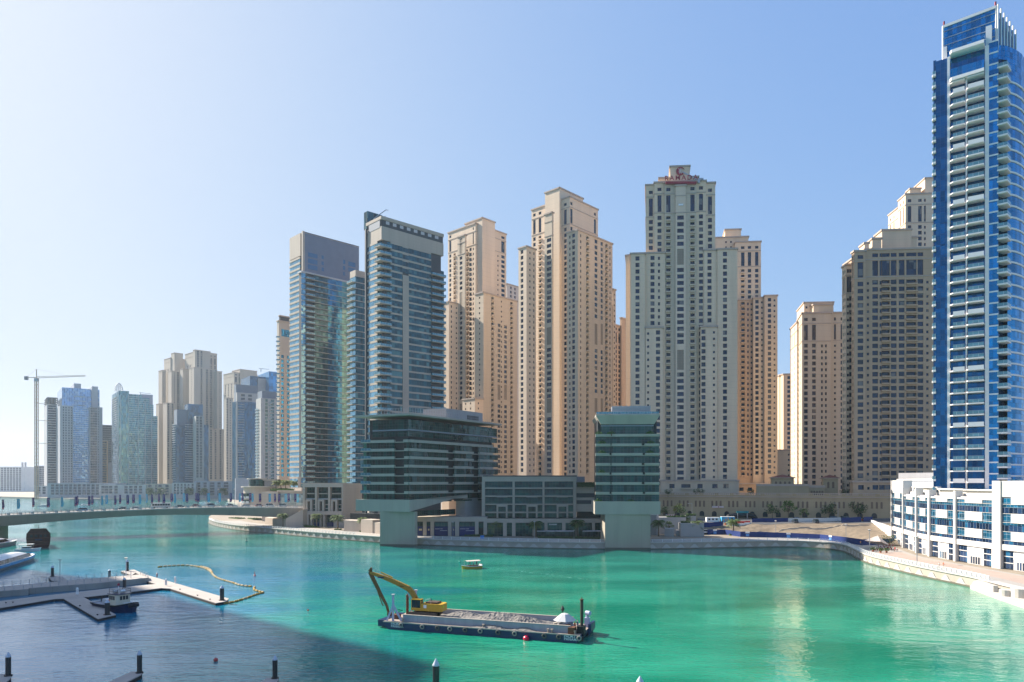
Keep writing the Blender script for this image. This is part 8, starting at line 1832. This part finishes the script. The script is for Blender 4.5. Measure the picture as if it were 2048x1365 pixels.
ferry('white catamaran ferry with a blue stripe, at the left edge below the other', 0, 1137.5, 64, 1117.5, 48, 6.5, True); ferry('rounded cream and white ferry at the left edge under the bridge', 0, 1093, 34, 1088, 48, 6.5, False)
def small_boat(label, px, y, L, rz, wheel=True, top=True, name='motor_boat'):
    g = gp(px, y); root = empty(name, label, 'boat', (g.x, g.y, 0), rz); mb, dk, S = hull(L, L*.28, .9, WHITEP, GREYW, bow=.4, sheer=.4); mb.build('hull', root); dk.build('deck', root); m = MB(); m.box(L*.25, L*.6, -L*.1, L*.1, .8, 1.8, WHITEP); m.build('cabin', root); m = MB(); m.box(L*.3, L*.62, -L*.101, L*.101, 1.2, 1.6, DARK); m.build('windows', root)
    if top: m = MB(); m.box(L*.15, L*.7, -L*.12, L*.12, 2.6, 2.72, WHITEP); m.build('canopy', root); m = MB(); [m.bar((x, yy, 1.0), (x, yy, 2.6), .08, .08, STEEL) for x in (L*.2, L*.65) for yy in (-L*.1, L*.1)]; m.build('canopy_posts', root)
    return root
small_boat('small white motor boat with a canopy between the ferries and the wooden dhow', 30, 1103, 9, .3)
def dhow():
    g = gp(73, 1097); root = empty('wooden_dhow', 'dark wooden dhow seen from behind, moored beside the ferries', 'boat', (g.x, g.y+1.2, 0), math.atan2(g.y, g.x)); WD = mat('dark_carved_wood', (.09, .036, .028), var=.6, scale=1.5, rough=.5, joint=(.9, .8, .12)); W = 8.2; m = MB()
    sec = [(-.0, 3.3, -.5), (-.0, 3.9, 1.2), (-.3, 4.2, 4.0), (-.6, 4.1, 6.0), (-.8, 2.7, 7.9)]
    for (x0, w0, z0), (x1, w1, z1) in zip(sec, sec[1:]): m.face([(x0, w0, z0), (x0, -w0, z0), (x1, -w1, z1), (x1, w1, z1)], WD)
    for e in (-1, 1):
        for (x0, w0, z0), (x1, w1, z1) in zip(sec, sec[1:]):
            q = [(x0, e*w0, z0), (x1, e*w1, z1), (18, e*w1*.8, z1*.6), (18, e*w0*.7, z0*.6-.2)]; m.face(q, WD)
            q = [(18, e*w0*.7, z0*.6-.2), (18, e*w1*.8, z1*.6), (27, 0, z1*.55+1), (27, 0, z0*.5)]; m.face(q, WD)
    m.face([(-.8, 2.7, 7.9), (-.8, -2.7, 7.9), (10, -2.9, 6.6), (10, 2.9, 6.6)], WD); m.build('hull', root)
    f = MB(); FR = mat('carved_rail', (.16, .07, .05), var=.4, scale=3)
    for z, w in ((1.3, 3.95), (2.6, 4.1), (4.1, 4.22), (6.05, 4.12), (7.95, 2.75)): f.bar((-.85 if z > 5 else -.4, -w, z), (-.85 if z > 5 else -.4, w, z), .25, .22, FR)
    f.build('carved_rail', root)
    for y in (-2.4, -.8, .8, 2.4):
        w_ = MB(); w_.box(-.75, -.35, y-.45, y+.45, 4.5, 5.5, DARK); w_.box(-.8, -.36, y-.52, y+.52, 5.52, 5.62, FR); w_.build('stern_window', root)
    m = MB(); m.box(-.66, -.4, -1.2, 1.2, 3.2, 3.7, NAVYB); m.build('name_board', root); m = MB(); m.tube([(2, 0, 7.5), (2, 0, 9.2)], .08, WD, n=6); m.build('mast', root)
dhow()
g = gp(40, 1024); 
def far_boats():
    for i, (px, y, L, lab) in enumerate(((75, 1014, 14, 'dark canopied boat seen over the left of the bridge rail'), (158, 1012, 12, 'canopied boat beyond the bridge left of the blue and white car'), (193, 1007, 10, 'small white boat beyond the bridge near the second light blue banner pair'), (412, 1007, 10, 'leftmost white boat of the moored group beyond the bridge'), (425, 1009, 12, 'second white boat of the moored group beyond the bridge'), (438, 1006, 11, 'white boat with a tall canopy in the moored group beyond the bridge'), (452, 1010, 13, 'largest white boat of the moored group beyond the bridge'), (402, 1011, 12, 'low white boat beyond the red car on the bridge'))):
        small_boat(lab, px, y, L, .2+i*.9, top=(i % 2 == 0))
far_boats()
# ================================================================ bank and block outside the left edge that throws the shadow over the jetties
A_, B_, C_, D_ = Vector((-312, 321)), Vector((-209.4, 229)), Vector((-222, 150)), Vector((-330, 210))
bk = MB(); bk.prism([(-700, -60), (-145, -60), (-150, 176), (-187, 254), (-262, 340), (-700, 420)], -1, 2.4, SAND); struct(bk.build('near_bank'))
sb = Bld('residential_block', 'tall beige block outside the left edge whose shadow covers the jetties', A_); sb.S('wall').prism([(p.x, p.y) for p in (C_, B_, A_, D_)], 2.4, 170, BEIGE)
bands(sb, A_, B_, 10, 168, 3.6, TEAL, BEIGE, hb=1.2); sb.S('roof').prism([(p.x, p.y) for p in (C_, B_, A_, D_)], 170.01, 171, BEIGE); sb.finish()
# ================================================================ air
hz = MB(); hz.box(-2600, 2400, -60, 3200, -2, 236, None)
hm = bpy.data.materials.new('haze_air'); hm.use_nodes = True; hn = hm.node_tree; hn.nodes.remove(hn.nodes['Principled BSDF'])
pv = hn.nodes.new('ShaderNodeVolumePrincipled'); pv.inputs['Color'].default_value = (.80, .90, 1, 1); pv.inputs['Density'].default_value = .00006; pv.inputs['Anisotropy'].default_value = .4
hn.links.new(pv.outputs[0], hn.nodes['Material Output'].inputs['Volume'])
hz.m = [hm]*len(hz.m); ho = hz.build('haze'); struct(ho, 'stuff')
